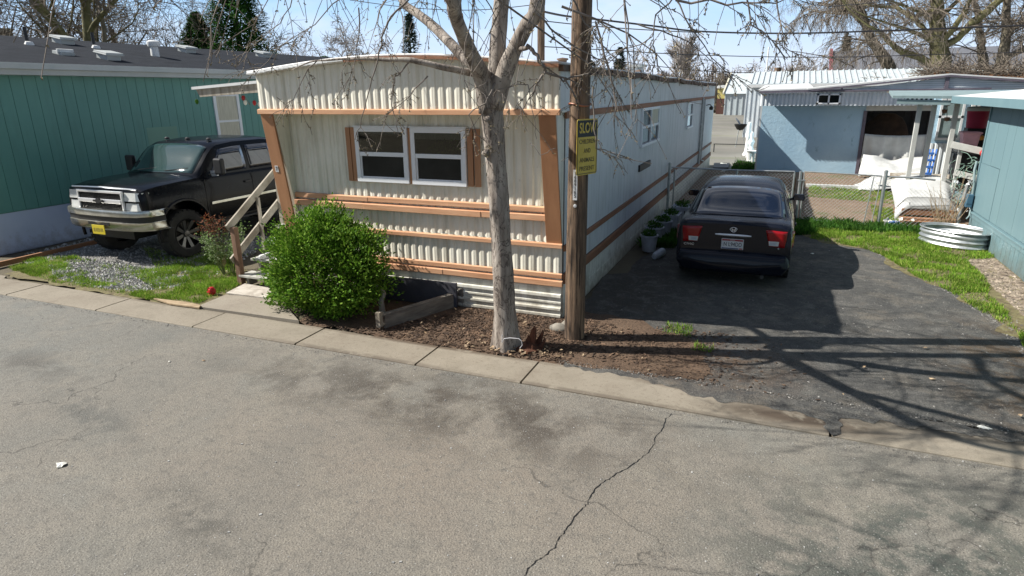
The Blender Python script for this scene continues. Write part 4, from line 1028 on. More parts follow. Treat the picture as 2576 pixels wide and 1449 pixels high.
m = MB(); m.tube([(.45,-.02,.18),(.45,.15,.19)], .028, 10); m.xf(T); m.build('exhaust_pipe', M['rimpale'], car)
# emblem: an H in an open ring
m = MB(); rg_ = [(.046*math.cos(a)*(1.1 if math.sin(a)>0 else .85), .098, .832+.034*math.sin(a)) for a in [2*PI*k/20 for k in range(21)]]
m.tube(rg_, .0045, 6); m.bar((-.026,.097,.862),(-.017,.097,.803),.006,.010,(1,0,0)); m.bar((.026,.097,.862),(.017,.097,.803),.006,.010,(1,0,0)); m.bar((-.018,.097,.828),(.018,.097,.828),.006,.012); m.xf(T); m.build('emblem', M['chrome'], car, smooth=True)
m = MB()
for (a, b) in (((-.70,.100,.530),(.70,.100,.530)),):
    m.bar(a, b, .006, .008)
m.bar((-.5,.070,.30),(.5,.070,.30),.01,.05); m.xf(T); m.build('boot_seam', M['blacktrim'], car)
m = MB(); m.prism([(.50,.02,.395),(.62,.02,.43),(.72,.035,.445),(.64,.02,.405),(.55,.018,.380)], (0,.02,0)); m.xf(T); tag(m.build('bumper_scrape', M['litter'], car), 'pale scrape on the bumper corner')
m = MB(); cC = T @ Vector((.36,1.65,1.02)); m.lathe([(0,-.10),(.12,-.09),(.14,0),(.11,.10),(0,.13)], cC, 12, (0,.2,1), sx=1, sy=.5); m.build('headrest', M['fascia'], car, smooth=True)

# ---------------------------------------------------------------- lifted black pickup, front towards the road
truck = thing('pickup_truck', 'lifted black extended cab pickup with chrome grille and yellow number plate', 'pickup truck', (-8.28,2.6,0))
T = Matrix.Translation((-8.28, -.02, 0))
tabT = [(0,.90,.78,1.22,1.27),(.03,.93,.74,1.27,1.325),(.10,.965,.66,1.30,1.36),(.3,.985,.62,1.33,1.395),(.7,.995,.58,1.355,1.425),(1.15,1.0,.56,1.375,1.44),(1.3,1.0,.56,1.38,1.39),(3.3,1.0,.56,1.37,1.38),(5.3,1.0,.60,1.37,1.375),(5.4,.97,.64,1.34,1.35)]
m = MB(); rings = []
for y in (0,.03,.06,.10,.2,.3,.5,.7,.9,1.05,1.15,1.22,1.3,1.8,2.3,2.8,3.3,3.32,4,4.7,5.3,5.36,5.4):
    w_, zb, zs, zt = lerp_tab(tabT, y); rings.append(body_ring(y, w_, zb, zs, zt, .97, .95))
m.loft(rings); m.xf(T); tb = m.build('body', M['truckpaint'], truck, smooth=True, angle=30)
AX = (.74, 4.25)
for wy in AX:
    for sg in (-1, 1):
        k = MB(); k.lathe([(.53,0),(.53,.5)], T @ Vector((sg*.62, wy, .50)), 32, (sg,0,0)); cut(tb, k)
# open bed
k = MB(); k.box(-8.28-.84,-8.28+.84,-.02+3.5,-.02+5.28,.95,1.6); cut(tb, k)
for p in tb.data.polygons: p.use_smooth = True
cabT = Cabin([(1.08,.93,.90,1.415),(1.14,.93,.88,1.44),(1.66,.94,.83,1.915),(1.80,.94,.82,1.975),(2.2,.94,.81,2.01),(3.0,.94,.81,2.005),(3.28,.935,.82,1.97),(3.36,.93,.80,1.60),(3.40,.93,.86,1.40)], 1.355)
cabT.build('cab', M['truckpaint'], truck, T, [1.08,1.14,1.25,1.4,1.53,1.66,1.73,1.80,2.0,2.2,2.6,3.0,3.15,3.28,3.32,3.36,3.40])
top_panel(cabT, -.90,.90,1.19,1.64,.007,'windscreen',M['windscreen'],truck)
for sg in (-1, 1):
    side_panel(cabT, sg, ((.10,1.42),(.10,2.36),(.86,2.36),(.86,1.78)), .007, 'side_window', M['carglass'], truck)
    side_panel(cabT, sg, ((.10,2.46),(.10,3.16),(.86,3.10),(.86,2.46)), .007, 'side_window', M['carglass'], truck)
    for wy in AX:
        wheel((sg*1.005, wy, .43), .43, .30, truck, sg, T, ('tyre','rimpale','rimdark'), 8, .05)
        m = MB(); pts = []
        for k in range(17):
            a = math.radians(-12 + 204*k/16); pts.append((sg*.990, wy+.545*math.cos(a), .50+.545*math.sin(a)))
        m.tube(pts, .030, 6); m.xf(T); m.build('wheel_arch_lip', M['truckpaint'], truck, smooth=True)
    # towing mirror
    m = MB(); m.box(sg*1.16-.10, sg*1.16+.10, 1.44,1.54,1.40,1.70); m.xf(T); mr = m.build('mirror', M['blacktrim'], truck, bevel=.03)
    m = MB(); m.bar((sg*.92,1.50,1.44),(sg*1.10,1.49,1.45),.035,.05); m.bar((sg*.92,1.50,1.38),(sg*1.10,1.49,1.40),.03,.04); m.xf(T); m.build('mirror_arm', M['chrome'], mr)
    m = MB(); m.box(sg*1.16-.085,sg*1.16+.085,1.541,1.545,1.43,1.67); m.xf(T); m.build('mirror_glass', M['siliver'], mr)
    # body side moulding, seams, handles, badge
    m = MB(); m.box(min(sg*1.003,sg*1.018),max(sg*1.003,sg*1.018),1.34,3.25,.865,.915); m.xf(T); m.build('side_moulding', M['dirtychrome'], truck, bevel=.004)
    m = MB()
    for y in (1.26, 2.42, 3.26): m.box(min(sg*.996,sg*1.004),max(sg*.996,sg*1.004),y-.005,y+.005,.62,1.33)
    m.xf(T); m.build('door_seam', M['black'], truck)
    m = MB(); m.box(min(sg*1.0,sg*1.03),max(sg*1.0,sg*1.03),2.20,2.36,1.16,1.20); m.xf(T); m.build('door_handle', M['blacktrim'], truck, bevel=.006)
    # headlamps: stacked clear lenses with amber edge
    for (z0, z1, nm) in ((1.115,1.255,'headlight'), (.945,1.080,'indicator_lamp')):
        m = MB(); pts = [(sg*.57,-.030,z0),(sg*.82,-.020,z0),(sg*.90,.035,z0),(sg*.94,.13,z0)]
        m.v += [T @ Vector(p) for p in pts] + [T @ Vector((p[0]*.995,p[1]+.02,z1)) for p in pts]
        for i in range(3): m.f.append((i,i+1,i+5,i+4)); m.mi.append(0)
        if sg < 0: m.f = [tuple(reversed(f)) for f in m.f]
        m.build(nm, M['lens'], truck, solid=.03)
    m = MB(); m.prism([T @ Vector((sg*x_,y_,.955)) for x_, y_ in ((.880,.018),(.912,.045),(.952,.13),(.90,.13))], (0,0,.125)); m.build('side_marker', M['amber'], truck)
# grille
m = MB(); m.box(-.53,.53,-.035,.0,.955,1.245); m.xf(T); gb = m.build('grille', M['black'], truck)
m = MB()
m.box(-.56,.56,-.075,-.035,1.238,1.278); m.box(-.56,.56,-.075,-.035,.935,.962); m.box(-.56,-.525,-.075,-.035,.962,1.238); m.box(.525,.56,-.075,-.035,.962,1.238)
m.box(-.525,.525,-.085,-.036,1.070,1.135); m.xf(T); m.build('grille_surround', M['chrome'], gb, bevel=.006)
m = MB()
for z in (.985,1.01,1.035,1.16,1.185,1.21): m.box(-.52,.52,-.060,-.040,z-.003,z+.003)
for k in range(26): x = -.51+k*.0408; m.box(x-.003,x+.003,-.058,-.042,.965,1.235)
m.xf(T); m.build('grille_mesh', M['blacktrim'], gb)
m = MB(); m.prism([(-.13,-.09,1.085),(-.05,-.09,1.085),(-.04,-.09,1.065),(.04,-.09,1.065),(.05,-.09,1.085),(.13,-.09,1.085),(.115,-.09,1.125),(.05,-.09,1.125),(.04,-.09,1.145),(-.04,-.09,1.145),(-.05,-.09,1.125),(-.115,-.09,1.125)], (0,-.022,0)); m.xf(T); m.build('emblem', M['blacktrim'], gb)
# hood crease, bug shield edge, wipers
m = MB(); m.tube([(-.80,.035,1.305),(-.5,.0,1.318),(0,-.015,1.330),(.5,.0,1.318),(.80,.035,1.305)], .014, 8); m.xf(T); m.build('hood_trim', M['chrome'], truck, smooth=True)
for x0 in (-.55,.15): m = MB(); m.bar((x0,1.16,1.475),(x0+.48,1.26,1.53),.014,.012); m.xf(T); m.build('wiper', M['rimpale'], truck)
for x in (-.55,.0,.55): m = MB(); m.lathe([(0,0),(.05,0),(.045,.03),(.02,.045),(0,.045)], (x,1.90,1.985), 10); m.xf(T); m.build('roof_lamp', M['blacktrim'], truck)
# bumper: chrome top, dark band, chrome bottom
def bump_ring(zlist, yoff):
    xs = [-1.03,-1.0,-.85,-.5,0,.5,.85,1.0,1.03]; yy = [.30,.06,-.08,-.15,-.17,-.15,-.08,.06,.30]
    return [[(x, y+yoff+dy, z) for x, y in zip(xs, yy)] for z, dy in zlist]
for nm, zl, mt in (('bumper',[(.955,.09),(.957,.0),(.93,-.01),(.865,-.008),(.85,.02)],'dirtychrome'),('bumper_band',[(.855,.02),(.85,.012),(.765,.014),(.76,.03)],'blacktrim'),('bumper_valance',[(.765,.02),(.755,-.004),(.66,.010),(.62,.05),(.615,.12)],'dirtychrome')):
    R_ = bump_ring(zl, 0); m = MB(); b = 0
    for r_ in R_: m.v += [T @ Vector(p) for p in r_]
    n = len(R_[0])
    for i in range(len(R_)-1):
        for j in range(n-1): m.f.append((i*n+j, i*n+n+j, i*n+n+j+1, i*n+j+1)); m.mi.append(0)
    m.build(nm, M[mt], truck, smooth=True, solid=.02)
m = MB(); m.box(-.26,.26,-.178,-.165,.705,.755); m.xf(T); m.build('bumper_slot', M['black'], truck)
m = MB(); m.box(-.155,.155,-.200,-.190,.545,.705); m.xf(T); pl = m.build('number_plate', M['plateyellow'], truck, bevel=.003)
for k, x in enumerate((-.10,-.06,-.02,.03,.07,.11)):
    pass
m = MB()
for k, (x, h) in enumerate(((-.11,.030),(-.085,.034),(-.05,.030),(-.02,.036),(.01,.036),(.04,.028),(.075,.034),(.105,.030))): m.box(x-.006,x+.006,-.2015,-.1995,.62-h,.62+h)
m.xf(T); m.build('plate_lettering', M['blacktext'], pl)
# underside
m = MB(); m.box(-.45,.45,.10,5.2,.42,.58); m.box(-.80,.80,.68,.80,.38,.48); m.lathe([(.13,-.12),(.16,0),(.13,.12)], (.15,4.25,.42), 14, (1,0,0)); m.box(-.75,.75,4.19,4.31,.39,.46)
m.bar((-.35,.35,.55),(-.55,.74,.40),.06,.06); m.bar((.35,.35,.55),(.55,.74,.40),.06,.06); m.xf(T); m.build('chassis', M['blacktrim'], truck)
for sg in (-1,1): m = MB(); m.box(min(sg*1.0,sg*1.06),max(sg*1.0,sg*1.06),1.45,3.2,.50,.54); m.xf(T); m.build('side_step', M['blacktrim'], truck, bevel=.01)
m = MB()
for (x, z, s) in ((-.02,1.60,.035),(.02,1.66,.03),(.03,1.73,.04),(-.04,1.77,.025)): m.lathe([(0,-s),(s,-s*.4),(s*.8,s*.6),(0,s)], T @ Vector((x,1.75,z)), 7)
m.build('mirror_charm', M['litter'], truck)
# ================================================================= street tree and utility pole
def twig_path(rng, p, d, L, n, droop, wob, up=0.0):
    pts = [Vector(p)]; d = Vector(d).normalized(); s = L/n
    for i in range(n):
        d = d + Vector((rng.gauss(0,wob), rng.gauss(0,wob), rng.gauss(0,wob*.7) - droop + up))
        d.normalize(); pts.append(pts[-1] + d*s)
    return pts
tree = thing('street_tree', 'bare smooth barked street tree with forked trunk in front of the cream home', 'tree', (-.27,-1.17,0))
LIMB = []
def V3(*a): return Vector(a)
trunk = [V3(-.275,-1.165,-.02),V3(-.285,-1.17,.25),V3(-.30,-1.18,.8),V3(-.315,-1.2,1.4),V3(-.335,-1.22,2.0),V3(-.36,-1.25,2.55),V3(-.375,-1.26,2.80)]
tr = [.155,.130,.112,.105,.102,.112,.124]
m = MB()
def limb(pts, rad, n=12, sub=4):
    """smooth polyline (Catmull-Rom) swept with a slightly knobbly radius"""
    P = [Vector(p) for p in pts]; Q = []; Rr = []
    for i in range(len(P)-1):
        a, b, c, d = P[max(i-1,0)], P[i], P[i+1], P[min(i+2,len(P)-1)]
        for k in range(sub):
            t_ = k/sub; Q.append(.5*((2*b)+(c-a)*t_+(2*a-5*b+4*c-d)*t_*t_+(3*b-a-3*c+d)*t_**3))
            Rr.append((rad[i]+(rad[i+1]-rad[i])*t_)*(1+.05*fbm(Q[-1].x*4,Q[-1].z*4,Q[-1].y*4)))
    Q.append(P[-1]); Rr.append(rad[-1]); m.tube(Q, Rr, n); return Q, Rr
limb(trunk, tr, 32, 14)
mid_ = limb([V3(-.365,-1.25,2.62), PY(1248,190,-1.24), PY(1252,120,-1.22), PY(1258,50,-1.20), PY(1262,-10,-1.18), V3(-.20,-1.12,4.6), V3(-.12,-1.0,5.6), V3(-.15,-.9,6.8), V3(-.05,-.8,8.0)], [.115,.098,.083,.078,.075,.066,.05,.035,.018], 14)
rt_ = limb([V3(-.34,-1.26,2.66), PY(1272,178,-1.28), PY(1300,112,-1.34), PY(1326,62,-1.40), PY(1352,8,-1.46), V3(.35,-1.62,4.4), V3(.75,-1.7,5.2), V3(1.15,-1.65,6.2), V3(1.5,-1.5,7.2)], [.11,.085,.076,.074,.07,.06,.048,.034,.018], 14)
la_ = limb([V3(-.38,-1.26,2.62), PY(1213,196,-1.36), PY(1192,150,-1.60), PY(1163,85,-1.95), PY(1140,25,-2.25), PY(1128,-15,-2.45), V3(-.45,-2.95,4.1), V3(-.75,-3.4,4.9), V3(-.9,-3.7,6.0)], [.12,.092,.070,.060,.055,.052,.048,.036,.018], 14)
lb_ = limb([PY(1190,160,-1.38), PY(1168,145,-1.30), PY(1132,108,-1.15), PY(1090,66,-.98), PY(1050,34,-.85), PY(1008,-5,-.72), V3(-1.9,-.5,4.3), V3(-2.5,-.3,5.0), V3(-3.1,-.1,5.6)], [.06,.055,.052,.048,.046,.042,.034,.025,.012], 12)
lc_ = limb([PY(1200,186,-1.34), PY(1160,178,-1.50), PY(1100,166,-1.65), PY(1040,152,-1.75), PY(975,150,-1.8), PY(900,148,-1.85), PY(840,150,-1.85), PY(780,156,-1.8), PY(735,176,-1.75)], [.042,.034,.029,.026,.020,.014,.011,.008,.004], 8)
ld_ = limb([la_[0][14], la_[0][14].lerp(V3(.3,-3.4,4.9),.5)+V3(0,0,.1), V3(.3,-3.4,4.9), V3(.6,-4.0,5.8), V3(.7,-4.4,6.8)], [.045,.042,.036,.026,.012], 10)
le_ = limb([mid_[0][20], V3(-.3,-1.9,4.7), V3(-.6,-2.8,5.4), V3(-1.2,-3.8,6.0), V3(-1.7,-4.6,6.5)], [.05,.045,.038,.028,.012], 10)
# scars and a knobbly collar at the old cuts
for (u, v, y, s) in ((1222,385,-1.35,.028),(1228,300,-1.38,.022)):
    p = PY(u,v,y); m.lathe([(0,.03),(s,.025),(s*1.5,.0),(s*1.6,-.03)], p, 10, (.3,-1,0))
def barkpt(p):
    q = Vector(p); ax_ = Vector((-.27-.033*q.z, -1.165-.03*q.z, q.z)); d = q-ax_; r0 = d.length; a = math.atan2(d.y, d.x)
    if q.z < 2.8:
        k = .006*fbm(math.cos(a)*4, math.sin(a)*4, q.z*1.3) + .004*fbm(math.cos(a)*14, math.sin(a)*14, q.z*3)
        if q.z < .5: k += (.5-q.z)**2*.10*max(0, math.sin(a*4+.7))
        q = q + d.normalized()*k*2.0
    else: q = q + noise.noise_vector(q*7)*.006
    return tuple(q)
m.v = [barkpt(p) for p in m.v]
tk = m.build('trunk', M['bark'], tree, smooth=True, angle=180)
# crown
rt = random.Random(31); tw = MB(); bd = MB()
camd = lambda p: (p - CAM).length
def bud(p, s):
    for k in range(3):
        a = Vector((rt.gauss(0,1),rt.gauss(0,1),rt.gauss(0,1))).normalized()
        b = a.orthogonal().normalized()
        c = p + a*s*.5; bd.add([c-b*s*.35, c+a*s, c+b*s*.35, c-a*s*.6], [(0,1,2),(0,2,3)])
def shoot(p, d, L, r, lvl, droop):
    n = 7 if lvl == 0 else (6 if lvl == 1 else 4)
    pts = twig_path(rt, p, d, L, n, droop, .10 if lvl == 0 else .16)
    pts = [q for q in pts if camd(q) > 3.5]
    if len(pts) < 3: return
    pts = [q for q in pts if not (q.y > -2.4 and -1.5 < q.x < .5 and q.z < 3.6)] if lvl == 0 else pts
    if len(pts) < 3: return
    if any(q.z < 1.9 for q in pts[-1:]) : pts = [q for q in pts if q.z > 1.9]
    if len(pts) < 3: return
    tw.tube(pts, [max(.0028, r*(1-.85*i/(len(pts)-1))) for i in range(len(pts))], 5 if lvl == 0 else 3, cap=False)
    if lvl < 2:
        cnt = (5 if L > 1.6 else 4) if lvl == 0 else 3
        for k in range(cnt):
            i = rt.randint(1, len(pts)-2); dd = (pts[i+1]-pts[i]).normalized()
            sd_ = Vector((rt.gauss(0,1), rt.gauss(0,1), rt.gauss(-.1,.5))).normalized()
            shoot(pts[i], dd*.7+sd_*.75, L*rt.uniform(.28,.5), r*.45, lvl+1, droop*rt.uniform(.6,1.4))
    if lvl >= 1:
        for i in range(1, len(pts)):
            if rt.random() < .6: bud(pts[i], rt.uniform(.008,.016))
for (Q, Rr), n0, cnt in ((mid_, 18, 12), (rt_, 18, 11), (la_, 19, 10), (lb_, 21, 9), (ld_, 4, 12), (le_, 5, 15)):
    for k in range(cnt):
        i = rt.randint(n0, len(Q)-2); a = rt.uniform(0, 2*PI)
        out = Vector((math.cos(a)*1.25, math.sin(a)*.8, rt.uniform(.0,.6)))
        shoot(Q[i], out, rt.uniform(1.3,2.9), .011+.006*rt.random(), 0, rt.uniform(.10,.24))
# the drooping sprays that hang into view, placed where they hang in front of the home
def spray(pts, r, kids=4):
    P = [PY(u, v, y) for u, v, y in pts]; Q = []
    for i in range(len(P)-1):
        for k in range(3): Q.append(P[i].lerp(P[i+1], k/3)+Vector((rt.gauss(0,.008),rt.gauss(0,.008),rt.gauss(0,.008))))
    Q.append(P[-1]); tw.tube(Q, [max(.003, r*(1-.7*i/(len(Q)-1))) for i in range(len(Q))], 5, cap=False)
    for k in range(kids):
        i = rt.randint(2, len(Q)-2); d = (Q[i+1]-Q[i]).normalized()
        shoot(Q[i], d*.8+Vector((rt.gauss(0,.6),rt.gauss(0,.5),rt.gauss(0,.3))), rt.uniform(.15,.45), r*.4, 1, .12)
spray([(1245,-10,-1.6),(1030,-5,-1.9),(985,40,-2.0),(960,95,-2.1),(955,148,-2.1),(925,230,-2.1),(912,300,-2.1),(893,352,-2.1)], .011, 7)
spray([(1030,150,-1.75),(1000,190,-1.8),(985,215,-1.8),(990,290,-1.8),(1003,325,-1.8),(1000,345,-1.8)], .008, 4)
spray([(1078,190,-1.7),(1030,240,-1.8),(960,300,-1.85)], .007, 5)
spray([(900,20,-2.2),(905,90,-2.2),(890,165,-2.2),(860,240,-2.2)], .007, 5)
spray([(740,-10,-1.6),(705,60,-1.6),(640,110,-1.6),(600,165,-1.6)], .006, 7)
spray([(680,-10,-1.5),(640,60,-1.5),(560,110,-1.5),(520,150,-1.5)], .005, 6)
spray([(860,-10,-1.9),(790,60,-1.9),(690,130,-1.9),(640,190,-1.9)], .006, 8)
spray([(800,150,-1.8),(765,185,-1.8),(745,240,-1.8),(720,260,-1.8)], .006, 6)
spray([(1152,-10,-1.7),(1165,60,-1.75),(1158,140,-1.75),(1178,232,-1.75),(1215,210,-1.75),(1240,190,-1.6)], .006, 3)
spray([(1246,205,-1.45),(1225,250,-1.6),(1212,300,-1.6),(1222,345,-1.6),(1232,362,-1.6)], .010, 4)
spray([(1220,260,-1.6),(1180,290,-1.7),(1200,340,-1.7),(1236,355,-1.7)], .007, 3)
spray([(1240,240,-1.5),(1255,225,-1.6),(1330,210,-1.8),(1345,300,-1.8),(1350,350,-1.8)], .007, 3)
spray([(1310,125,-1.4),(1330,118,-1.5),(1352,142,-1.5),(1372,180,-1.4),(1420,200,-1.2),(1480,185,-1.1)], .024, 3)
spray([(1372,180,-1.4),(1345,215,-1.5),(1330,250,-1.5)], .014, 3)
spray([(1420,198,-1.25),(1445,245,-1.2),(1455,262,-1.15),(1490,265,-1.1)], .010, 2)
spray([(1352,35,-1.5),(1400,90,-1.4),(1470,130,-1.2),(1520,155,-1.0),(1560,250,-.9),(1575,300,-.9)], .010, 7)
spray([(1440,-5,-1.3),(1470,60,-1.2),(1520,120,-1.1),(1575,165,-1.0)], .010, 5)
spray([(1500,60,-1.6),(1530,180,-1.6),(1545,220,-1.6),(1550,290,-1.6),(1575,350,-1.6)], .010, 4)
spray([(1490,225,-1.4),(1495,300,-1.4),(1500,370,-1.4),(1560,395,-1.3),(1640,412,-1.2)], .008, 4)
spray([(1700,-10,-1.9),(1650,40,-1.9),(1640,95,-1.9),(1560,130,-1.7),(1480,160,-1.5)], .007, 7)
spray([(1690,-10,-2.0),(1740,70,-2.0),(1790,140,-2.0),(1830,190,-2.0)], .007, 8)
spray([(1700,0,-2.0),(1830,12,-2.0),(1930,8,-2.0),(2010,-5,-2.0)], .010, 8)
spray([(1880,-10,-2.1),(1890,60,-2.1),(1925,90,-2.1),(1970,105,-2.1)], .007, 7)
spray([(1600,60,-1.8),(1690,85,-1.8),(1760,125,-1.8),(1800,160,-1.8)], .007, 7)
spray([(1950,-10,-2.2),(1960,50,-2.2),(1975,120,-2.2),(2010,140,-2.2)], .006, 7)
spray([(1500,-10,-1.9),(1515,40,-1.9),(1490,100,-1.9)], .005, 6)
spray([(1330,360,-1.5),(1362,390,-1.5),(1400,372,-1.5)], .004, 0)
tb_ = tw.build('branches', M['twig'], tree, smooth=True, angle=180)
bd.build('buds', M['bud'], tree)
# broken stump shards, cord and rocks at the foot
m = MB(); m.lathe([(.17,-.02),(.15,.03),(.08,.06),(0,.07)], (-.03,-1.12,0), 10)
for (x, y, h, a, w_) in ((-.02,-1.10,.26,.25,.06),(.03,-1.05,.20,.6,.05),(-.05,-1.13,.15,.1,.05),(.08,-1.12,.14,.9,.045),(.0,-1.22,.10,.9,.04)):
    p = V3(x,y,0); q = p+V3(math.sin(a)*h*.6,.02,h); m.prism([p+V3(-w_,0,0), p+V3(w_,.01,0), q+V3(w_*.4,0,-.03), q, q+V3(-w_*.5,0,-.05)], (0,.035,.01))
tag(m.build('stump', M['shard']), 'dark splintered stump right beside the foot of the street tree', 'stump')
m = MB(); m.tube([PY(u,v,-1.36) for u,v in ((1263,842),(1263,862),(1268,852),(1283,850),(1305,852),(1312,858),(1314,868),(1308,876))], .0045, 6)
tag(m.build('cord', M['hose'], smooth=True), 'pale cord looped over the foot of the street tree', 'cord')
def rock(x, y, sx_, sy_, sz, seed, label, mat='rock'):
    rr_ = random.Random(seed); mm = MB(); n = 12
    mm.lathe([(0,-.3),(.75,-.25),(1,.15),(.85,.55),(.45,.9),(0,1)], (0,0,0), n)
    mm.v = [(x+p[0]*sx_*(1+.16*fbm(p[0]*1.5+seed,p[1]*1.5,p[2])), y+p[1]*sy_*(1+.16*fbm(p[1]*1.5,p[0]*1.5+seed)), max(-.02,p[2]*sz)) for p in mm.v]
    return tag(mm.build('rock', M[mat], smooth=True, angle=180), label, 'rock')
rock(.10,-.42,.13,.09,.085,1,'rounded brown rock against the skirting left of the utility pole')
rock(.17,-.30,.09,.10,.10,2,'grey rock touching the foot of the utility pole')

# ---------------------------------------------------------------- utility pole
pole = thing('utility_pole', 'thick weathered wooden utility pole carrying the yellow warning sign', 'utility pole', (.36,-.62,0))
PB, PT = V3(.355,-.60,-.02), V3(.345,-.42,9.5)
m = MB(); m.tube([PB.lerp(PT, k/12) for k in range(13)], [.118-.035*k/12 for k in range(13)], 24); m.build('shaft', M['pole'], pole, smooth=True, angle=60)
def on_pole(z): return PB.lerp(PT, (z+.02)/9.52)
# vertical white number strip and nail
c = on_pole(1.82); fd = Vector((CAM.x-c.x, CAM.y-c.y, 0)).normalized(); fd.rotate(Quaternion((0,0,1), math.radians(-14)))
sd2 = Vector((-fd.y, fd.x, 0)); sd2 = -sd2 if sd2.x < 0 else sd2
pc = c + fd*.122
m = MB(); m.obox(pc, sd2*.024, (0,0,.165), fd*.003); npz = m.build('number_strip', M['plate'], pole)
for k, ch in enumerate('1689165'):
    text(ch, .05, pc + fd*.0045 + V3(0,0,.125-k*.041), sd2, (0,0,1), M['black'], npz, 'digit', .0008)
m = MB(); m.lathe([(0,.008),(.018,.006),(.02,0)], on_pole(1.59)+fd*.112, 10, fd); m.build('tag_nail', M['plate'], pole)
m = MB(); z0 = 2.66; cc = on_pole(z0); m.tube([cc+V3(math.cos(a)*.118, math.sin(a)*.118, .015*math.sin(a*2)) for a in [2*PI*k/20 for k in range(21)]], .007, 5); m.build('strap', M['brownstrap'], pole)
# sign
Q0 = V3(.42,-.80,0); sdir = V3(.39,.92,0).normalized(); snor = V3(.92,-.39,0).normalized()
def onsign(u, v):
    d = dirv(u, v); t_ = (Q0-CAM).dot(snor)/d.dot(snor); return CAM + d*t_
a_, b_ = onsign(1450,372), onsign(1502,360)
wl_ = (a_-Q0).dot(sdir); wr_ = (b_-Q0).dot(sdir)
zt_, zb_ = onsign(1476,299).z, onsign(1476,439).z
sw = wr_-wl_; cs = Q0 + sdir*(wl_+wr_)/2; 
sign = thing('road_sign', 'yellow warning sign reading SLOW CHILDREN AND ANIMALS PRESENT fixed to the utility pole', 'sign', (cs.x,cs.y,0))
def sp(s, z, off=0): return cs + sdir*s + snor*off + V3(0,0,z)
h_ = sw/2; r_ = .03
def rrect(hw, z0, z1, off):
    P = []
    for cx_, cz_, a0 in ((hw-r_,z1-r_,0),(-hw+r_,z1-r_,90),(-hw+r_,z0+r_,180),(hw-r_,z0+r_,270)):
        for k in range(4):
            a = math.radians(a0+30*k); P.append(sp(cx_+r_*math.cos(a), cz_+r_*math.sin(a), off))
    return P
m = MB(); m.prism(rrect(h_, zb_, zt_, 0), snor*.004); m.build('panel', M['yellow'], sign)
m = MB(); zs_ = zt_ - (zt_-zb_)*.315; m.prism([sp(-h_+.012,zs_,.0055),sp(h_-.012,zs_,.0055),sp(h_-.012,zt_-.014,.0055),sp(-h_+.012,zt_-.014,.0055)], snor*.002); m.build('header_panel', M['black'], sign)
m = MB(); t2 = .007
for P in ((-h_+.01,-h_+.01+t2,zb_+.012,zs_),(h_-.01-t2,h_-.01,zb_+.012,zs_),(-h_+.01,h_-.01,zb_+.012,zb_+.012+t2)):
    m.prism([sp(P[0],P[2],.0055),sp(P[1],P[2],.0055),sp(P[1],P[3],.0055),sp(P[0],P[3],.0055)], snor*.002)
m.build('border', M['blacktext'], sign)
H_ = zt_-zb_
text('SLOW', H_*.25, sp(0, zt_-H_*.165, .009), sdir, (0,0,1), M['yellow'], sign, 'lettering', .001, width=sw*.80, bold=.003)
for wd, f_, ww in (('CHILDREN',.40,.76),('AND',.565,.32),('ANIMALS',.73,.70),('PRESENT',.885,.72)):
    text(wd, H_*.115, sp(0, zt_-H_*f_, .006), sdir, (0,0,1), M['blacktext'], sign, 'lettering', .001, width=sw*ww, bold=.0004)
m = MB(); m.obox(sp(-.02,zt_-.1,-.035), sdir*.03, snor*.035, V3(0,0,.012)); m.obox(sp(-.02,zb_+.1,-.035), sdir*.03, snor*.035, V3(0,0,.012)); m.build('bracket', M['galvpost'], sign)
# ================================================================= shrubs and planter
def leafy(rng, n, centre, rad, size, shell=.72, bumps=.16, seed=0.0, zmin=.02, fn=None):
    """many leaf-sized faces spread through an uneven crown"""
    m = MB(); C = Vector(centre); k = 0; tries = 0
    while k < n and tries < n*4:
        tries += 1
        d = Vector((rng.gauss(0,1), rng.gauss(0,1), rng.gauss(0,1))).normalized()
        rr_ = 1 + bumps*(noise.noise(d*2.3+Vector((seed,0,0)))*1.6 + noise.noise(d*5.5+Vector((0,seed,0)))*.9)
        t_ = rr_*(shell + (1-shell)*rng.random()**.6)
        if rng.random() < .05: t_ = rr_*rng.uniform(1.0,1.10)
        p = C + Vector((d.x*rad[0], d.y*rad[1], d.z*rad[2]))*t_
        if p.z < zmin: continue
        if noise.noise(p*5.5+Vector((seed,3,1))) < -.34: continue
        s = size*rng.uniform(.6,1.3)
        ax = (d*.8+Vector((rng.gauss(0,.6),rng.gauss(0,.6),rng.gauss(.35,.5)))).normalized()
        sd_ = ax.cross(Vector((rng.gauss(0,1),rng.gauss(0,1),rng.gauss(0,1)))).normalized()
        m.add([p, p+ax*s*.5+sd_*s*.24, p+ax*s, p+ax*s*.5-sd_*s*.24], [(0,1,2),(0,2,3)]); k += 1
    return m
rb = random.Random(77)
bush = thing('bush', 'large dense bright green rounded bush beside the porch stairs', 'bush', (-3.05,-.80,0))
m = leafy(rb, 40000, (-3.07,-.80,.58), (.77,.60,.66), .046, .60, .30, 2.0)
m2 = leafy(rb, 4500, (-3.02,-.78,1.04), (.36,.34,.32), .046, .4, .3, 6.0); m.add(m2.v, m2.f)
m2 = leafy(rb, 3500, (-2.55,-.92,.55), (.55,.45,.5), .05, .5, .3, 9.0); m.add(m2.v, m2.f)
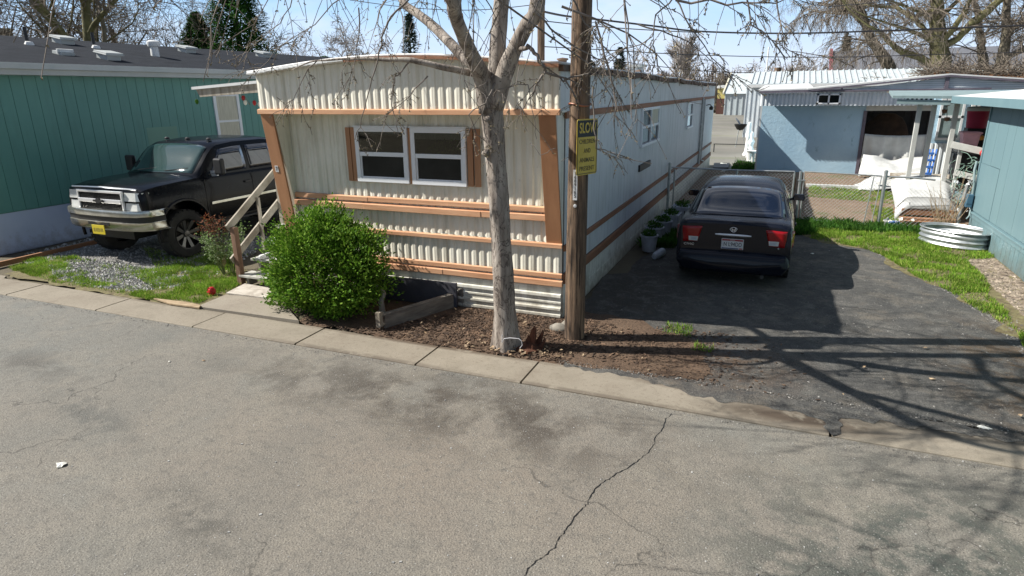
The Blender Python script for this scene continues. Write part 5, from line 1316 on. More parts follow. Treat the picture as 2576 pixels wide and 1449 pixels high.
for k in range(110):   # stray shoots
    d = Vector((rb.gauss(0,1), rb.gauss(-.3,1), abs(rb.gauss(.5,.8)))).normalized(); p = Vector((-3.06,-.80,.60))+Vector((d.x*.78,d.y*.60,d.z*.62))
    for j in range(9):
        q = p + d*(.02+.018*j) + Vector((rb.gauss(0,.012),rb.gauss(0,.012),.012*j)); s = .035
        ax = (d+Vector((rb.gauss(0,.8),rb.gauss(0,.8),rb.gauss(.3,.5)))).normalized(); sd_ = ax.orthogonal().normalized()
        m.add([q, q+ax*s*.5+sd_*s*.25, q+ax*s, q+ax*s*.5-sd_*s*.25], [(0,1,2),(0,2,3)])
m.build('foliage', M['bush'], bush)
m = MB()
for k in range(26):
    a = rb.uniform(0,2*PI); p = V3(-3.05+.12*math.cos(a), -.8+.1*math.sin(a), 0)
    m.tube(twig_path(rb, p, (math.cos(a)*.6, math.sin(a)*.6, 1), rb.uniform(.6,1.1), 6, 0, .12), [.014,.012,.010,.008,.006,.004,.003], 5)
m.build('stems', M['weatherpost'], bush)
# small shrub with pale leaf tips on bare stems
rs = thing('small_shrub', 'small leggy shrub with pale green leaves on bare stems by the stair rail', 'shrub', (-5.75,.05,0))
sm = MB(); lm = MB(); rr2 = random.Random(8)
for k in range(22):
    a = rr2.uniform(0,2*PI); l = rr2.uniform(.45,.78)
    pts = twig_path(rr2, (-5.72+.09*math.cos(a), .05+.07*math.sin(a), 0), (math.cos(a)*.45-.08, math.sin(a)*.4, 1.25), l, 6, 0, .05)
    sm.tube(pts, [.008,.007,.006,.005,.004,.003,.002], 4)
    for j in range(70):
        p = pts[rr2.choice((3,4,5,6))]+Vector((rr2.gauss(0,.055),rr2.gauss(0,.05),rr2.gauss(.02,.05))); s = rr2.uniform(.025,.048)
        ax = Vector((rr2.gauss(0,1),rr2.gauss(0,1),rr2.gauss(.2,.7))).normalized(); sd_ = ax.orthogonal().normalized()
        lm.add([p, p+ax*s*.5+sd_*s*.3, p+ax*s, p+ax*s*.5-sd_*s*.3], [(0,1,2),(0,2,3)])
sm.build('stems', M['stem'], rs); lm.build('foliage', M['rose'], rs)
rd = thing('red_leaved_shrub', 'spindly shrub with red leaf tips in front of the pickup wheel', 'shrub', (-6.15,.25,0))
sm = MB(); lm = MB()
for k in range(14):
    a = rr2.uniform(0,2*PI)
    pts = twig_path(rr2, (-6.10+.04*math.cos(a), .28+.04*math.sin(a), 0), (math.cos(a)*.16-.04, math.sin(a)*.16, 1), rr2.uniform(.72,.90), 6, 0, .04)
    sm.tube(pts, [.005,.005,.004,.004,.003,.003,.002], 4)
    for j in range(26):
        p = pts[rr2.choice((5,6))]+Vector((rr2.gauss(0,.06),rr2.gauss(0,.05),rr2.gauss(0,.04))); s = rr2.uniform(.025,.05)
        ax = Vector((rr2.gauss(0,1),rr2.gauss(0,1),rr2.gauss(.2,.7))).normalized(); sd_ = ax.orthogonal().normalized()
        lm.add([p, p+ax*s*.5+sd_*s*.22, p+ax*s, p+ax*s*.5-sd_*s*.22], [(0,1,2),(0,2,3)])
sm.build('stems', M['drystem'], rd); lm.build('foliage', M['redleaf'], rd)
# planter of weathered planks
pt = thing('plank_planter', 'broken planter of weathered grey planks against the skirting behind the bush', 'planter', (-1.8,-.5,0))
A_, B_ = G(985,822), G(1150,770)
d_ = (B_-A_).normalized()
m = MB(); m.bar(A_-d_*.10+V3(0,0,.085), B_+V3(0,0,.085), .045, .17); m.build('side_plank', M['planter'], pt, bevel=.005)
m = MB(); nn = V3(-d_.y, d_.x, 0); m.bar(A_-d_*.17+V3(0,0,.182)+nn*.02, B_+V3(0,0,.182)+nn*.02, .08, .025); m.build('cap_plank', M['planter'], pt, bevel=.006)
m = MB(); m.bar(B_+V3(.02,.02,.13), V3(B_.x+.10,-.05,.13), .04, .26); m.build('end_plank', M['planter'], pt, bevel=.005)
m = MB(); m.bar(V3(-2.65,-.14,.18), V3(-1.45,-.11,.18), .04, .34); m.build('back_plank', M['darkplank'], pt, bevel=.005)
m = MB(); m.tube([V3(-2.32,-.62,0), V3(-2.33,-.62,.14), V3(-2.29,-.60,.26), V3(-2.31,-.61,.33)], [.045,.038,.032,.018], 7); m.build('post_stub', M['weathered'], pt, smooth=True)
m = MB(); m.bar(A_-d_*.17+V3(0,0,.05), A_-d_*.17+V3(0,0,.24), .07, .06, (1,0,0)); m.build('corner_stub', M['weathered'], pt)
# red ornament, bits of litter
bl = thing('red_ornament', 'shiny red foil ball lying in the grass by the path', 'ornament', tuple(G(535,743)))
c = G(535,743)+V3(0,0,.065); m = MB(); m.lathe([(0,-.065),(.04,-.05),(.055,-.01),(.05,.03),(.03,.06),(0,.07)], c, 10); m.build('ball', M['red'], bl, smooth=True, angle=20)
m = MB()
for k in range(8):
    a = 2*PI*k/8; m.add([c+V3(0,0,.0), c+V3(math.cos(a)*.075, -.03+.02*math.sin(a*3), math.sin(a)*.075), c+V3(math.cos(a+.4)*.06, -.04, math.sin(a+.4)*.06)], [(0,1,2)])
m.build('foil', M['red'], bl, solid=.002)
def scrap(u, v, s, seed, label, mat='litter', z=0.0):
    r3 = random.Random(seed); p = G(u,v,z); m = MB(); n = 9
    ring = [(p.x+math.cos(2*PI*k/n)*s*r3.uniform(.5,1.1), p.y+math.sin(2*PI*k/n)*s*r3.uniform(.35,.8), z+.004+r3.uniform(0,s*.35)) for k in range(n)]
    m.add([(p.x,p.y,z+.012+s*.2)]+ring, [(0,1+k,1+(k+1)%n) for k in range(n)])
    return tag(m.build('litter', M[mat], solid=.002), label, 'litter')
scrap(155,1172,.055,1,'crumpled pale leaf lying alone on the left of the road')
scrap(512,908,.022,2,'scrap of paper on the road below the bush','driedleaf')
scrap(427,911,.018,3,'small white scrap on the road in line with the pickup')
scrap(510,752,.035,4,'small pale stone-like scrap beside the path and the red ball','driedleaf',.01)
scrap(2345,955,.035,9,'brown curled leaf on the driveway in the pole shadow','driedleaf',.004)
scrap(2043,639,.035,5,'white paper scrap on the driveway right of the sedan', z=.004)
scrap(2476,1080,.06,6,'grey crumpled scrap at the right end of the driveway', z=.004)
tag(MB().prism([(p[0],p[1],.03) for p in GP([(388,758),(470,768),(506,776),(502,782),(430,772)])], (0,0,.02)).build('stick', M['drystem']), 'thin pale stick lying along the edging by the lawn', 'stick')

# ================================================================= green home
GX = -10.85
gh = thing('green_mobile_home', 'long dark green mobile home with grey shingle roof and white skirting', 'mobile home', (-14,8,0))
m = MB(); m.box(-18.0, GX-.02, -.50, 15.5, .70, 3.25); m.build('shell', M['green'], gh)
m = MB(); y = -.50; rq = random.Random(6)
while y < 15.49: m.box(GX-.02, GX, y+.004, y+.2325-.004, .76, 3.22); y += .2325
m.build('wall', M['green'], gh)
m = MB(); m.box(GX-.0, GX+.002, 3.05, 3.85, 1.05, 2.12); tag(m.build('wall_patch', M['greenpatch'], gh), 'slightly lighter repainted rectangle')
m = MB(); m.box(-18.02, GX-.03, -.50, 15.5, -.02, .745)
for k in range(7): m.box(GX-.03, GX-.018+.004*(k%2), -.50+2.3*k, -.50+min(16,2.3*k+2.296), 0, .74)
m.build('skirting', M['skirtwhite'], gh)
EX = GX+.30
m = MB(); m.box(EX-.02, EX+.02, -.80, 15.8, 3.20, 3.40); m.box(EX+.02, EX+.10, -.80, 15.8, 3.30, 3.41); m.box(GX, EX-.02, -.75, 15.7, 3.20, 3.22); m.build('gutter', M['fascia'], gh, bevel=.006)
RX = -14.2; RZ = 4.16
m = MB(); m.prism([(EX+.06,-.80,3.415),(RX,-.80,RZ),(-18.0,-.80,3.40),(-18.0,-.80,3.30),(EX+.06,-.80,3.36)], (0,16.6,0)); m.build('roof', M['shingle'], gh)
def onroof(u, v):            # point on the near roof slope
    n_ = V3(RZ-3.415, 0, EX+.06-RX).normalized(); o_ = V3(EX+.06,0,3.415); d = dirv(u,v); return CAM + d*((o_-CAM).dot(n_)/d.dot(n_))
slope_ = V3(RX-EX-.06, 0, RZ-3.415).normalized(); rn_ = V3(RZ-3.415,0,EX+.06-RX).normalized()
labs = {0:'leftmost',1:'second from the left'}
def rvent(u, v, kind, label):
    p = onroof(u, v); o = thing('roof_vent', label, 'roof vent', tuple(p), 'vents on the green home roof')
    if kind == 'flat':
        m = MB(); m.obox(p+rn_*.05, slope_*.16, (0,.16,0), rn_*.05); m.build('base', M['fascia'], o)
        m = MB(); m.obox(p+rn_*.14, slope_*.19, (0,.20,0), rn_*.018); m.obox(p+rn_*.115-slope_*.0, slope_*.20, (0,.21,0), rn_*.012); m.build('hood', M['fascia'], o, bevel=.006)
    elif kind == 'low':
        m = MB(); m.obox(p+rn_*.03, slope_*.14, (0,.14,0), rn_*.03); m.build('base', M['fascia'], o)
        m = MB(); m.obox(p+rn_*.07+slope_*(-.05), slope_*.02, (0,.17,0), rn_*.045); m.build('flap', M['white'], o)
    elif kind == 'pipe':
        m = MB(); m.tube([p, p+V3(0,0,.34)], .035, 8); m.build('pipe', M['blacktrim'], o)
        m = MB(); m.lathe([(.10,-.01),(.07,.06),(.0,.07)], p-slope_*.05, 12, rn_); m.build('flashing', M['white'], o)
    else:
        m = MB(); m.lathe([(.10,0),(.09,.26),(.13,.27),(.15,.32),(.15,.38),(.10,.41),(0,.42)], p-V3(0,0,.05), 14); m.build('turret', M['white'], o, smooth=True, angle=35)
for u, v, kd, lb in ((70,111,'pipe','black vent pipe leftmost on the green home roof'),(160,109,'flat','square roof vent close to the ridge near the left photo edge'),(160,137,'low','low tilted vent nearest the gutter below the square ridge vent'),
    (238,120,'pipe','black vent pipe second from the left on the green home roof'),(274,149,'flat','square roof vent nearest the gutter in the middle of the roof'),(391,141,'turret','upright round white vent on the green home roof'),
    (470,131,'flat','square roof vent at the ridge below the green conifers'),(662,143,'flat','square roof vent furthest right on the green home roof')): rvent(u,v,kd,lb)
def gwin(y0, y1, z0, z1):
    m = MB(); f = .085; x = GX; d = .035
    m.box(x,x+d,y0,y1,z1-f,z1); m.box(x,x+d,y0,y1,z0,z0+f); m.box(x,x+d,y0,y0+f,z0+f,z1-f); m.box(x,x+d,y1-f,y1,z0+f,z1-f); zm = z0+(z1-z0)*.40; m.box(x,x+d*.8,y0+f,y1-f,zm-.025,zm+.025)
    w_ = m.build('window', M['whiteframe'], gh)
    g = MB(); g.box(x+.002,x+.010,y0+f,y1-f,zm+.025,z1-f); g.build('pane', M['curtain'], w_)
    g = MB(); g.box(x+.002,x+.010,y0+f,y1-f,z0+f,zm-.025); g.build('pane', M['curtain'], w_)
gwin(5.02,5.86,1.70,2.86)
tag(MB().bar((-9.95,-1.4,.035),(-10.05,1.6,.035),.05,.09).build('edging_timber', M['timber']), 'orange brown timber edging at the foot of the green home', 'timber')
# ================================================================= teal home at the right
TX = 5.95
th = thing('teal_mobile_home', 'teal blue mobile home with white roof at the right edge', 'mobile home', (8,1,0))
m = MB(); m.box(TX+.02, 9.6, -6, 7.36, -.02, 2.55); m.build('shell', M['teal'], th)
m = MB(); y = -6.0; k = 0
for a, b in ((7.40,6.18),(6.18,5.77),(5.77,4.96),(4.96,4.15),(4.15,3.34),(3.34,2.53),(2.53,1.3),(1.3,.1),(.1,-1.1),(-1.1,-3.5),(-3.5,-6)):
    if (a, b) == (7.40,6.18):
        m.box(TX-.004, TX+.02, b+.004, a, .50, 1.40); m.box(TX-.0, TX+.02, 6.78, a, 1.405, 2.52); m.box(TX, TX+.02, b+.004, 6.772, 1.41, 2.52)
    else: m.box(TX, TX+.02, b+.004, a-.004, .50, 2.52)
m.build('wall', M['teal'], th)
m = MB(); m.box(TX-.03, TX+.02, -6, 7.40, .44, .475); m.box(TX-.012, TX+.02, -6, 7.40, .36, .435); m.build('band_trim', M['teal'], th, bevel=.004)
m = MB(); y = -6.0
while y < 7.39: m.box(TX-.0, TX+.02, y+.003, min(7.40,y+.20)-.003, -.02, .355); y += .20
m.build('skirting', M['teal'], th)
m = MB(); m.box(TX-.02,TX+.03,7.36,7.42,.36,2.52); m.build('corner_trim', M['teal'], th)
m = MB(); m.prism([(TX-.30,-6.4,2.545),(TX-.30,-6.4,2.60),(7.8,-6.4,2.82),(9.9,-6.4,2.60),(9.9,-6.4,2.545)], (0,15.6,0)); m.build('roof', M['roofcoat'], th)
m = MB(); m.box(TX-.315, TX-.285, -6.4, 9.2, 2.46, 2.60); m.box(TX-.285,9.9,9.19,9.22,2.46,2.60); m.build('fascia', M['teal'], th)
m = MB(); m.box(TX-.285, TX+.0, -6.4, 9.18, 2.50, 2.535); m.build('soffit', M['teal'], th)
m = MB(); m.tube([(TX-.06,7.44,1.42),(TX-.08,7.40,1.25),(TX-.05,7.36,1.0),(TX-.04,7.36,.80)], .022, 8); m.build('conduit', M['tealtrim'], th, smooth=True)
m = MB(); m.box(TX-.13,TX-.03,7.28,7.42,.55,.80); m.build('meter_box', M['bluebox'], th, bevel=.01)
m = MB(); m.tube([(TX-.03,7.33,.55),(TX-.05,7.25,.40),(TX-.10,7.2,.34)], .014, 6); m.build('conduit', M['tealtrim'], th, smooth=True)

# ---------------------------------------------------------------- porch behind it
po = thing('porch', 'open porch with pale grey posts and a flat teal roof behind the teal home', 'porch', (5.7,9.8,0))
m = MB(); m.prism([(4.55,9.3,2.56),(9,9.0,2.50),(9,11.6,2.62),(4.75,11.6,2.66)], (0,0,.055)); m.build('porch_roof', M['tealtrim'], po)
m = MB(); m.bar((4.65,9.34,2.49),(TX-.3,9.28,2.46),.04,.10); m.build('roof_beam', M['tealtrim'], po)
for x, y, z0, z1 in ((5.13,9.5,.35,2.52),(5.42,9.6,.30,2.52),(5.82,9.5,.35,2.50)):
    m = MB(); m.box(x-.045,x+.045,y-.045,y+.045,0,z1); m.build('post', M['porchpaint'], po, bevel=.004)
m = MB(); m.box(6.40,6.48,9.3,9.38,0,2.46); m.build('post', M['porchpaint'], po, bevel=.004)
m = MB(); m.box(6.0,6.07,9.44,9.51,0,1.55); m.build('rail_post', M['porchpaint'], po, bevel=.004)
m = MB(); m.bar((5.84,9.42,1.58),(6.42,9.30,1.45),.04,.14); m.build('rail', M['porchpaint'], po, bevel=.004)
m = MB(); m.bar((5.98,9.42,.98),(6.42,9.30,.88),.04,.12); m.build('rail', M['porchpaint'], po, bevel=.004)
m = MB(); m.bar((5.86,9.5,.9),(6.1,10.5,1.7),.035,.10); m.build('brace', M['porchpaint'], po, bevel=.004)
m = MB(); m.box(5.05,9,9.62,11.5,.62,.70); m.build('porch_floor', M['weathered'], po)
m = MB()
for x in (5.1,6.3): m.box(x,x+.09,9.65,9.74,0,.62)
m.box(5.05,9,9.60,9.62,.55,.70); m.build('floor_frame', M['weathered'], po)
# back wall with window and door trim seen through the porch
bw = thing('enclosed_porch_room', 'pale blue enclosed room with a curtained window behind the porch', 'building', (7.5,12.2,0))
m = MB(); m.box(5.85,9.2,12.0,12.2,0,2.7); m.build('wall', M['bluewall'], bw)
m = MB(); corr(m, 5.88, 6.9, .55, 1.42, 11.99, .11, .02); m.build('corrugated_panel', M['whitemetal'], bw)
m = MB(); m.box(5.98,6.50,11.94,11.99,1.50,1.56); m.box(5.98,6.50,11.94,11.99,2.04,2.10); m.box(5.98,6.50,11.94,11.99,2.46,2.52); m.box(5.98,6.03,11.94,11.99,1.56,2.46); m.box(6.45,6.50,11.94,11.99,1.56,2.46); wv = m.build('window', M['whiteframe'], bw)
m = MB(); m.box(6.03,6.45,11.965,11.985,1.56,2.46); m.build('pane', M['tealtrim'], wv)
m = MB(); m.box(6.62,6.70,11.92,11.99,.7,2.60); m.box(6.74,6.80,11.92,11.99,.7,2.60); m.build('door_trim', M['white'], bw)
# things kept on the porch
def bucket(name, c, r0, r1, h, mat, label, lid=None, sx_=1, sy_=1):
    o = thing(name, label, name.replace('_', ' '), c)
    m = MB(); m.lathe([(0,.01),(r0,0),(r1,h),(r1*1.08,h),(r1*1.08,h+.03),(r1*.94,h+.03),(r1*.9,h*.5)], c, 18, sx=sx_, sy=sy_); m.build('body', M[mat], o, smooth=True, angle=35)
    if lid:
        m = MB(); m.lathe([(r1*1.05,h+.03),(r1*1.05,h+.07),(r1*.6,h+.10),(0,h+.11)], c, 18, sx=sx_, sy=sy_); m.build('lid', M[lid], o, smooth=True, angle=35)
    return o
p = PY(2452,348,9.75)
tb2 = thing('side_table', 'dark box stand on the porch carrying the pink tub', 'stand', (6.26,9.75,.7))
m = MB(); m.box(6.02,6.44,9.55,9.98,.70,1.36); m.build('cabinet', M['blacktrim'], tb2, bevel=.01); m = MB(); m.box(5.98,6.46,9.52,10.0,1.36,1.39); m.build('top', M['black'], tb2)
o = thing('pink_tub', 'square pale pink plastic tub on the porch', 'tub', (6.2,9.72,1.39)); m = MB()
m.loft([[(6.22+sx_*h,9.75+sy_*h,z) for sx_, sy_ in ((-1,-1),(1,-1),(1,1),(-1,1))] for h, z in ((.12,1.39),(.165,1.80),(.185,1.80),(.185,1.84),(.155,1.84),(.115,1.45))]); m.build('body', M['pink'], o, bevel=.012)
m = MB(); m.lathe([(0,-.06),(.07,-.04),(.08,.03),(.0,.06)], (6.40,9.66,1.72), 10); tag(m.build('gourd', M['orange'], None, smooth=True), 'orange and brown ornament against the pink tub', 'ornament')
o = thing('red_bin', 'deep red plastic bin with a pale lid stacked on the porch', 'bin', (6.36,10.05,1.39)); m = MB()
m.box(6.20,6.56,9.96,10.3,1.39,1.90); m.build('stand', M['blacktrim'], o); m = MB(); m.lathe([(.19,1.90),(.22,2.26),(.23,2.27),(.0,2.29)], (6.38,10.12,0), 20); m.build('body', M['coolred'], o, smooth=True, angle=35)
m = MB(); m.lathe([(.24,2.27),(.24,2.33),(.20,2.36),(.0,2.37)], (6.38,10.12,0), 20); m.build('lid', M['fascia'], o, smooth=True, angle=35)
o = thing('blue_folding_chair', 'bright blue folded chair leaning by the porch post', 'folding chair', (5.55,10.2,0)); m = MB()
bp = PY(2330,425,9.9); tp = PY(2345,378,10.1)
for dx in (-.05,.02,.09): m.bar(V3(bp.x+dx,9.9,.55), V3(tp.x+dx,10.1,1.42), .03, .03)
m.build('frame', M['bluepl'], o); m = MB()
for k in range(5): z = .70+.15*k; m.box(bp.x-.07,bp.x+.13,9.92+.03*k,9.95+.03*k,z,z+.05)
m.build('slats', M['bluepl'], o)
m = MB(); c = PY(2474,385,9.2); m.lathe([(0,-.075),(.05,-.055),(.075,0),(.05,.055),(0,.075)], c, 14); tag(m.build('red_ball', M['red'], None, smooth=True), 'round red float hanging on the porch railing', 'ball')
m = MB(); m.tube([c+V3(0,0,.07), V3(c.x,9.3,1.40)], .006, 5); tag(m.build('rope', M['hose']), 'short cord holding the red float', 'rope')
# tangle of netting and streamers on the porch corner
rj = random.Random(14)
nt = thing('netting', 'tangled green netting and pale rags hung on the porch corner', 'netting', (5.95,8.3,0))
m = MB()
for k in range(70):
    u, v = rj.uniform(2395,2470), rj.uniform(395,530); p = PY(u, v, rj.uniform(8.0,9.2))
    m.tube(twig_path(rj, p, (rj.gauss(0,1),rj.gauss(0,.5),rj.gauss(0,1)), rj.uniform(.15,.4), 5, .05, .5), .006, 4)
m.build('cords', M['greenjunk'], nt)
m = MB()
for k in range(26):
    u, v = rj.uniform(2400,2465), rj.uniform(440,535); p = PY(u, v, rj.uniform(7.9,8.6)); s = rj.uniform(.03,.08)
    a = Vector((rj.gauss(0,1),rj.gauss(0,.5),rj.gauss(0,1))).normalized(); b = a.orthogonal().normalized(); m.add([p,p+a*s,p+a*s+b*s,p+b*s*.8+a*.2*s], [(0,1,2),(0,2,3)])
m.build('rags', M['whitemetal'], nt, solid=.004)
# hanging dark baskets under the porch roof
m = MB(); 
for (u, v) in ((2385,262),(2376,280),(2382,300)): m.lathe([(0,-.05),(.05,-.03),(.06,.04),(0,.05)], PY(u,v,10.6), 8)
p = PY(2380,255,10.6); m.tube([V3(p.x,10.6,2.62), PY(2382,300,10.6)], .008, 4); tag(m.build('wind_chime', M['weatherpost']), 'dark wind chime hanging under the porch roof', 'wind chime')

# ================================================================= pale blue home with white awning, across the yard
BY = 17.1
bh = thing('pale_blue_home', 'pale blue stucco home with white ribbed eave across the yard', 'mobile home', (4,20,0))
m = MB(); m.box(1.66, 4.86, BY, 24, -.02, 2.30); m.build('wall', M['bluewall'], bh)
m = MB(); m.box(1.60, 1.66, BY+.0, BY+.12, -.02, 2.62); m.build('corner_board', M['sidewall'], bh)
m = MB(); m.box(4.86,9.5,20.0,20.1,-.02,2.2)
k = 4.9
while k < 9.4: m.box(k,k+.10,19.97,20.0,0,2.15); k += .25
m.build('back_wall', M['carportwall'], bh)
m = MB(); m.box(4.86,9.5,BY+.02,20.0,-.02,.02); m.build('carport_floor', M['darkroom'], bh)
m = MB(); m.box(4.86,9.5,BY-.02,BY+.10,2.06,2.28); m.build('beam', M['porchpaint'], bh)
m = MB(); m.box(4.80,4.90,BY-.03,BY+.06,0,2.06); m.build('carport_post', M['awnedge'], bh)
EY = BY-.42
m = MB(); corr(m, 1.58, 3.33, 2.24, 2.64, EY-.16, .125, .05); corr(m, 4.02, 9.0, 2.24, 2.64, EY-.16, .125, .05); corr(m, 3.33, 4.02, 2.24, 2.30, EY-.16, .125, .05); corr(m, 3.33, 4.02, 2.60, 2.66, EY-.16, .125, .05)
m.box(1.60,9.0,EY-.15,EY-.10,2.25,2.63); m.build('ribbed_eave', M['whitemetal'], bh)
for x0, x1 in ((3.33,4.02),(5.75,6.65)):
    m = MB(); z0, z1 = (2.29,2.61) if x0 < 4 else (2.34,2.56); yy = EY-.24
    m.box(x0,x1,yy,yy+.08,z1-.045,z1); m.box(x0,x1,yy,yy+.08,z0,z0+.045); m.box(x0,x0+.05,yy,yy+.08,z0,z1); m.box(x1-.05,x1,yy,yy+.08,z0,z1); m.box((x0+x1)/2-.025,(x0+x1)/2+.025,yy,yy+.07,z0,z1); w_ = m.build('window', M['whiteframe'], bh)
    m = MB(); m.box(x0+.05,x1-.05,yy+.04,yy+.06,z0+.04,z1-.04); m.build('pane', M['glass'], w_)
# low roof: white sheet, dark edge, shallow gable
m = MB(); m.prism([(1.55,EY-.26,2.66),(4.1,EY-.26,2.72),(6.9,EY-.26,3.07),(9.9,EY-.26,2.82),(9.9,EY-.26,2.66)], (0,.10,0)); m.build('gable', M['shedmetal'], bh)
m = MB()
for z in (2.74,2.80,2.86,2.92,2.98): 
    xa = 4.1+(z-2.72)/.35*2.8; xb = 6.9+(3.07-z)/.25*3.0; m.box(max(4.3,xa)+.1, min(xb,9.8)-.1, EY-.285, EY-.262, z-.018, z+.004)
m.build('gable_ribs', M['whitemetal'], bh)
m = MB(); m.bar((1.55,EY-.30,2.685),(4.3,EY-.30,2.72),.08,.07); m.bar((3.1,EY-.33,2.72),(6.9,EY-.33,3.10),.09,.055); m.bar((6.9,EY-.33,3.10),(10,EY-.33,2.80),.09,.055); m.bar((4.1,EY-.31,2.70),(8.0,EY-.31,2.72),.08,.05)
m.box(6.80,6.90,EY-.34,EY-.26,2.74,3.06); m.box(3.98,4.04,EY-.34,EY-.26,2.70,2.80); m.build('roof_trim', M['awnedge'], bh)
m = MB(); m.loft([[(1.5,EY-.30,2.72),(3.2,EY-.30,2.76),(3.2,23,2.95),(1.5,23,2.9)],[(1.5,EY-.30,2.76),(3.2,EY-.30,2.80),(3.2,23,2.99),(1.5,23,2.94)]]); m.prism([(3.0,EY-.36,2.75),(6.9,EY-.36,3.13),(6.9,EY-.36,3.17),(3.0,EY-.36,2.79)], (0,7,0)); m.prism([(6.9,EY-.36,3.13),(10.2,EY-.36,2.83),(10.2,EY-.36,2.87),(6.9,EY-.36,3.17)], (0,7,0)); m.build('roof', M['white'], bh)
# dark mound and hung sheets in the carport
m = MB(); m.lathe([(0,1.95),(.25,1.92),(.45,1.75),(.62,1.55),(.70,1.30),(.75,.6),(.75,0)], (5.65,18.4,0), 14, sy=.6); m.v = [(p[0]+.06*fbm(p[0]*2,p[2]*2), p[1], p[2]+.04*fbm(p[0]*3,p[1])) for p in m.v]; tag(m.build('covered_furniture', M['brownsoft'], None, smooth=True), 'brown cloth covered furniture in the dark carport', 'furniture')
o = thing('hung_sheet', 'white plastic sheet stretched across the carport opening', 'sheet', (5.9,BY-.1,0))
def sh(u, v):
    x = 4.92+1.75*u; z = .34 + (1.33-.34)*v; return (x, BY-.07+.05*math.sin(u*14+v*2)*(1-v)+.03*math.sin(u*31), z - .05*math.sin(PI*u)*v)
m = MB(); m.grid(sh, 30, 10); m.build('upper_sheet', M['porchpaint'], o, smooth=True, solid=.004)
o = thing('draped_tarp', 'bright white tarp draped in folds from the carport to the yard', 'tarp', (5.6,15.8,0))
def tp_(u, v):
    x = 4.95+1.8*u - .15*(1-v); y = BY-.25-2.3*(1-v)**1.0*(.35+.65*u); z = .05+.66*v**1.3*(1-.25*math.sin(PI*u)) + .14*u*(1-v) + .02*fbm(u*5,v*5,2); 
    return (x, y+.06*math.sin(u*16+v*3), z + .05*math.sin(u*13+v*5)*(1-.3*v))
m = MB(); m.grid(tp_, 36, 16); m.build('cloth', M['tarp'], o, smooth=True, solid=.006)
o = thing('tarp_heap', 'small heap of white tarp on the ground by the carport post', 'tarp', (4.9,13.6,0))
m = MB(); m.grid(lambda u, v: (4.55+1.0*u, 13.0+1.3*v, max(.01, .30*math.sin(PI*u)*math.sin(PI*v)+.05*fbm(u*4,v*4)+.12*u)), 14, 12); m.build('cloth', M['tarp'], o, smooth=True, solid=.006)
# white boards across behind the posts
for k, (a, b, z0, z1) in enumerate((((5.2,12.9),(6.6,12.4),.42,.98),((5.0,13.1),(6.5,12.6),.20,.75),((4.9,13.3),(6.4,12.8),.05,.50))):
    m = MB(); m.bar((a[0],a[1],z0),(b[0],b[1],z1),.03,.09); tag(m.build('sloping_plank', M['white']), ['topmost white sloping plank behind the porch posts','middle white sloping plank behind the porch posts','lowest white sloping plank behind the porch posts'][k], 'plank', 'white planks leaning behind the porch')
# base sill of the blue home
m = MB(); m.box(3.2,4.8,13.35,13.50,0,.08); tag(m.build('ground_sill', M['white']), 'long pale timber lying on the yard before the blue home', 'timber')

# ================================================================= wire fence and gate
def mesh_wire(m, x0, x1, y, z0, z1, s=.075, r=.0026):
    """diamond wire in the plane y"""
    w_, h_ = x1-x0, z1-z0; k = -int(h_/s)-1
    while k*s < w_:
        a = max(0, k*s); b = min(w_, k*s+h_)
        if b > a:
            m.tube([(x0+a,y-.004,z0+(a-k*s)),(x0+b,y-.004,z0+(b-k*s))], r, 3, cap=False)
            m.tube([(x0+a,y+.004,z1-(a-k*s)),(x0+b,y+.004,z1-(b-k*s))], r, 3, cap=False)
        k += 1
FYY = 7.62
fl = thing('wire_fence', 'chain link fence panel between the cream home and the sedan', 'fence', (1.2,FYY,0))
m = MB(); m.tube([(.08,FYY,-.02),(.08,FYY,1.17)], .032, 12); m.lathe([(.036,1.16),(.036,1.19),(.0,1.215)], (.08,FYY,0), 12); m.build('post', M['galvpost'], fl, smooth=True)
m = MB(); m.tube([(.20,FYY,.04),(.20,FYY,1.06)], .018, 8); m.build('inner_post', M['galvpost'], fl, smooth=True)
m = MB(); m.tube([(1.55,FYY,-.02),(1.55,FYY,1.10)], .026, 10); m.build('post', M['galvpost'], fl, smooth=True)
m = MB(); m.tube([(.12,FYY,1.10),(1.55,FYY,1.08),(2.72,FYY,1.09)], .017, 8); m.build('top_rail', M['galvpost'], fl, smooth=True)
m = MB(); mesh_wire(m, .12, 2.72, FYY, .03, 1.07); m.build('mesh', M['galvpost'], fl)
m = MB(); m.tube([(2.72,FYY,.02),(2.72,FYY,1.08)], .018, 8); m.build('end_post', M['galvpost'], fl, smooth=True)
gp_ = thing('gate_post', 'steel gate post right of the sedan', 'post', (2.86,FYY,0)); m = MB(); m.tube([(2.86,FYY,-.02),(2.84,FYY,1.10)], .028, 12); m.build('shaft', M['galvpost'], gp_, smooth=True)
m = MB(); m.box(2.80,2.95,FYY-.03,FYY+.03,.90,.93); m.box(2.80,2.95,FYY-.03,FYY+.03,.52,.55); m.build('hinge', M['galvpost'], gp_)
ga = thing('wire_gate', 'leaning chain link gate right of the sedan', 'gate', (3.6,FYY,0))
m = MB(); a, b, c_, d_ = V3(2.93,FYY-.02,.08), V3(2.91,FYY,1.10), V3(4.36,FYY,1.06), V3(4.30,FYY-.05,.05)
m.tube([a,b,c_,d_,a], .017, 8); m.tube([V3(4.16,FYY-.03,.05), V3(4.22,FYY-.02,1.04)], .012, 6); m.build('frame', M['galvpost'], ga, smooth=True)
m = MB(); mesh_wire(m, 2.94, 4.30, FYY, .08, 1.06); m.build('mesh', M['galv'], ga)
fr = thing('wire_fence', 'sagging chain link fence from the gate to the teal home', 'fence', (5.1,FYY,0))
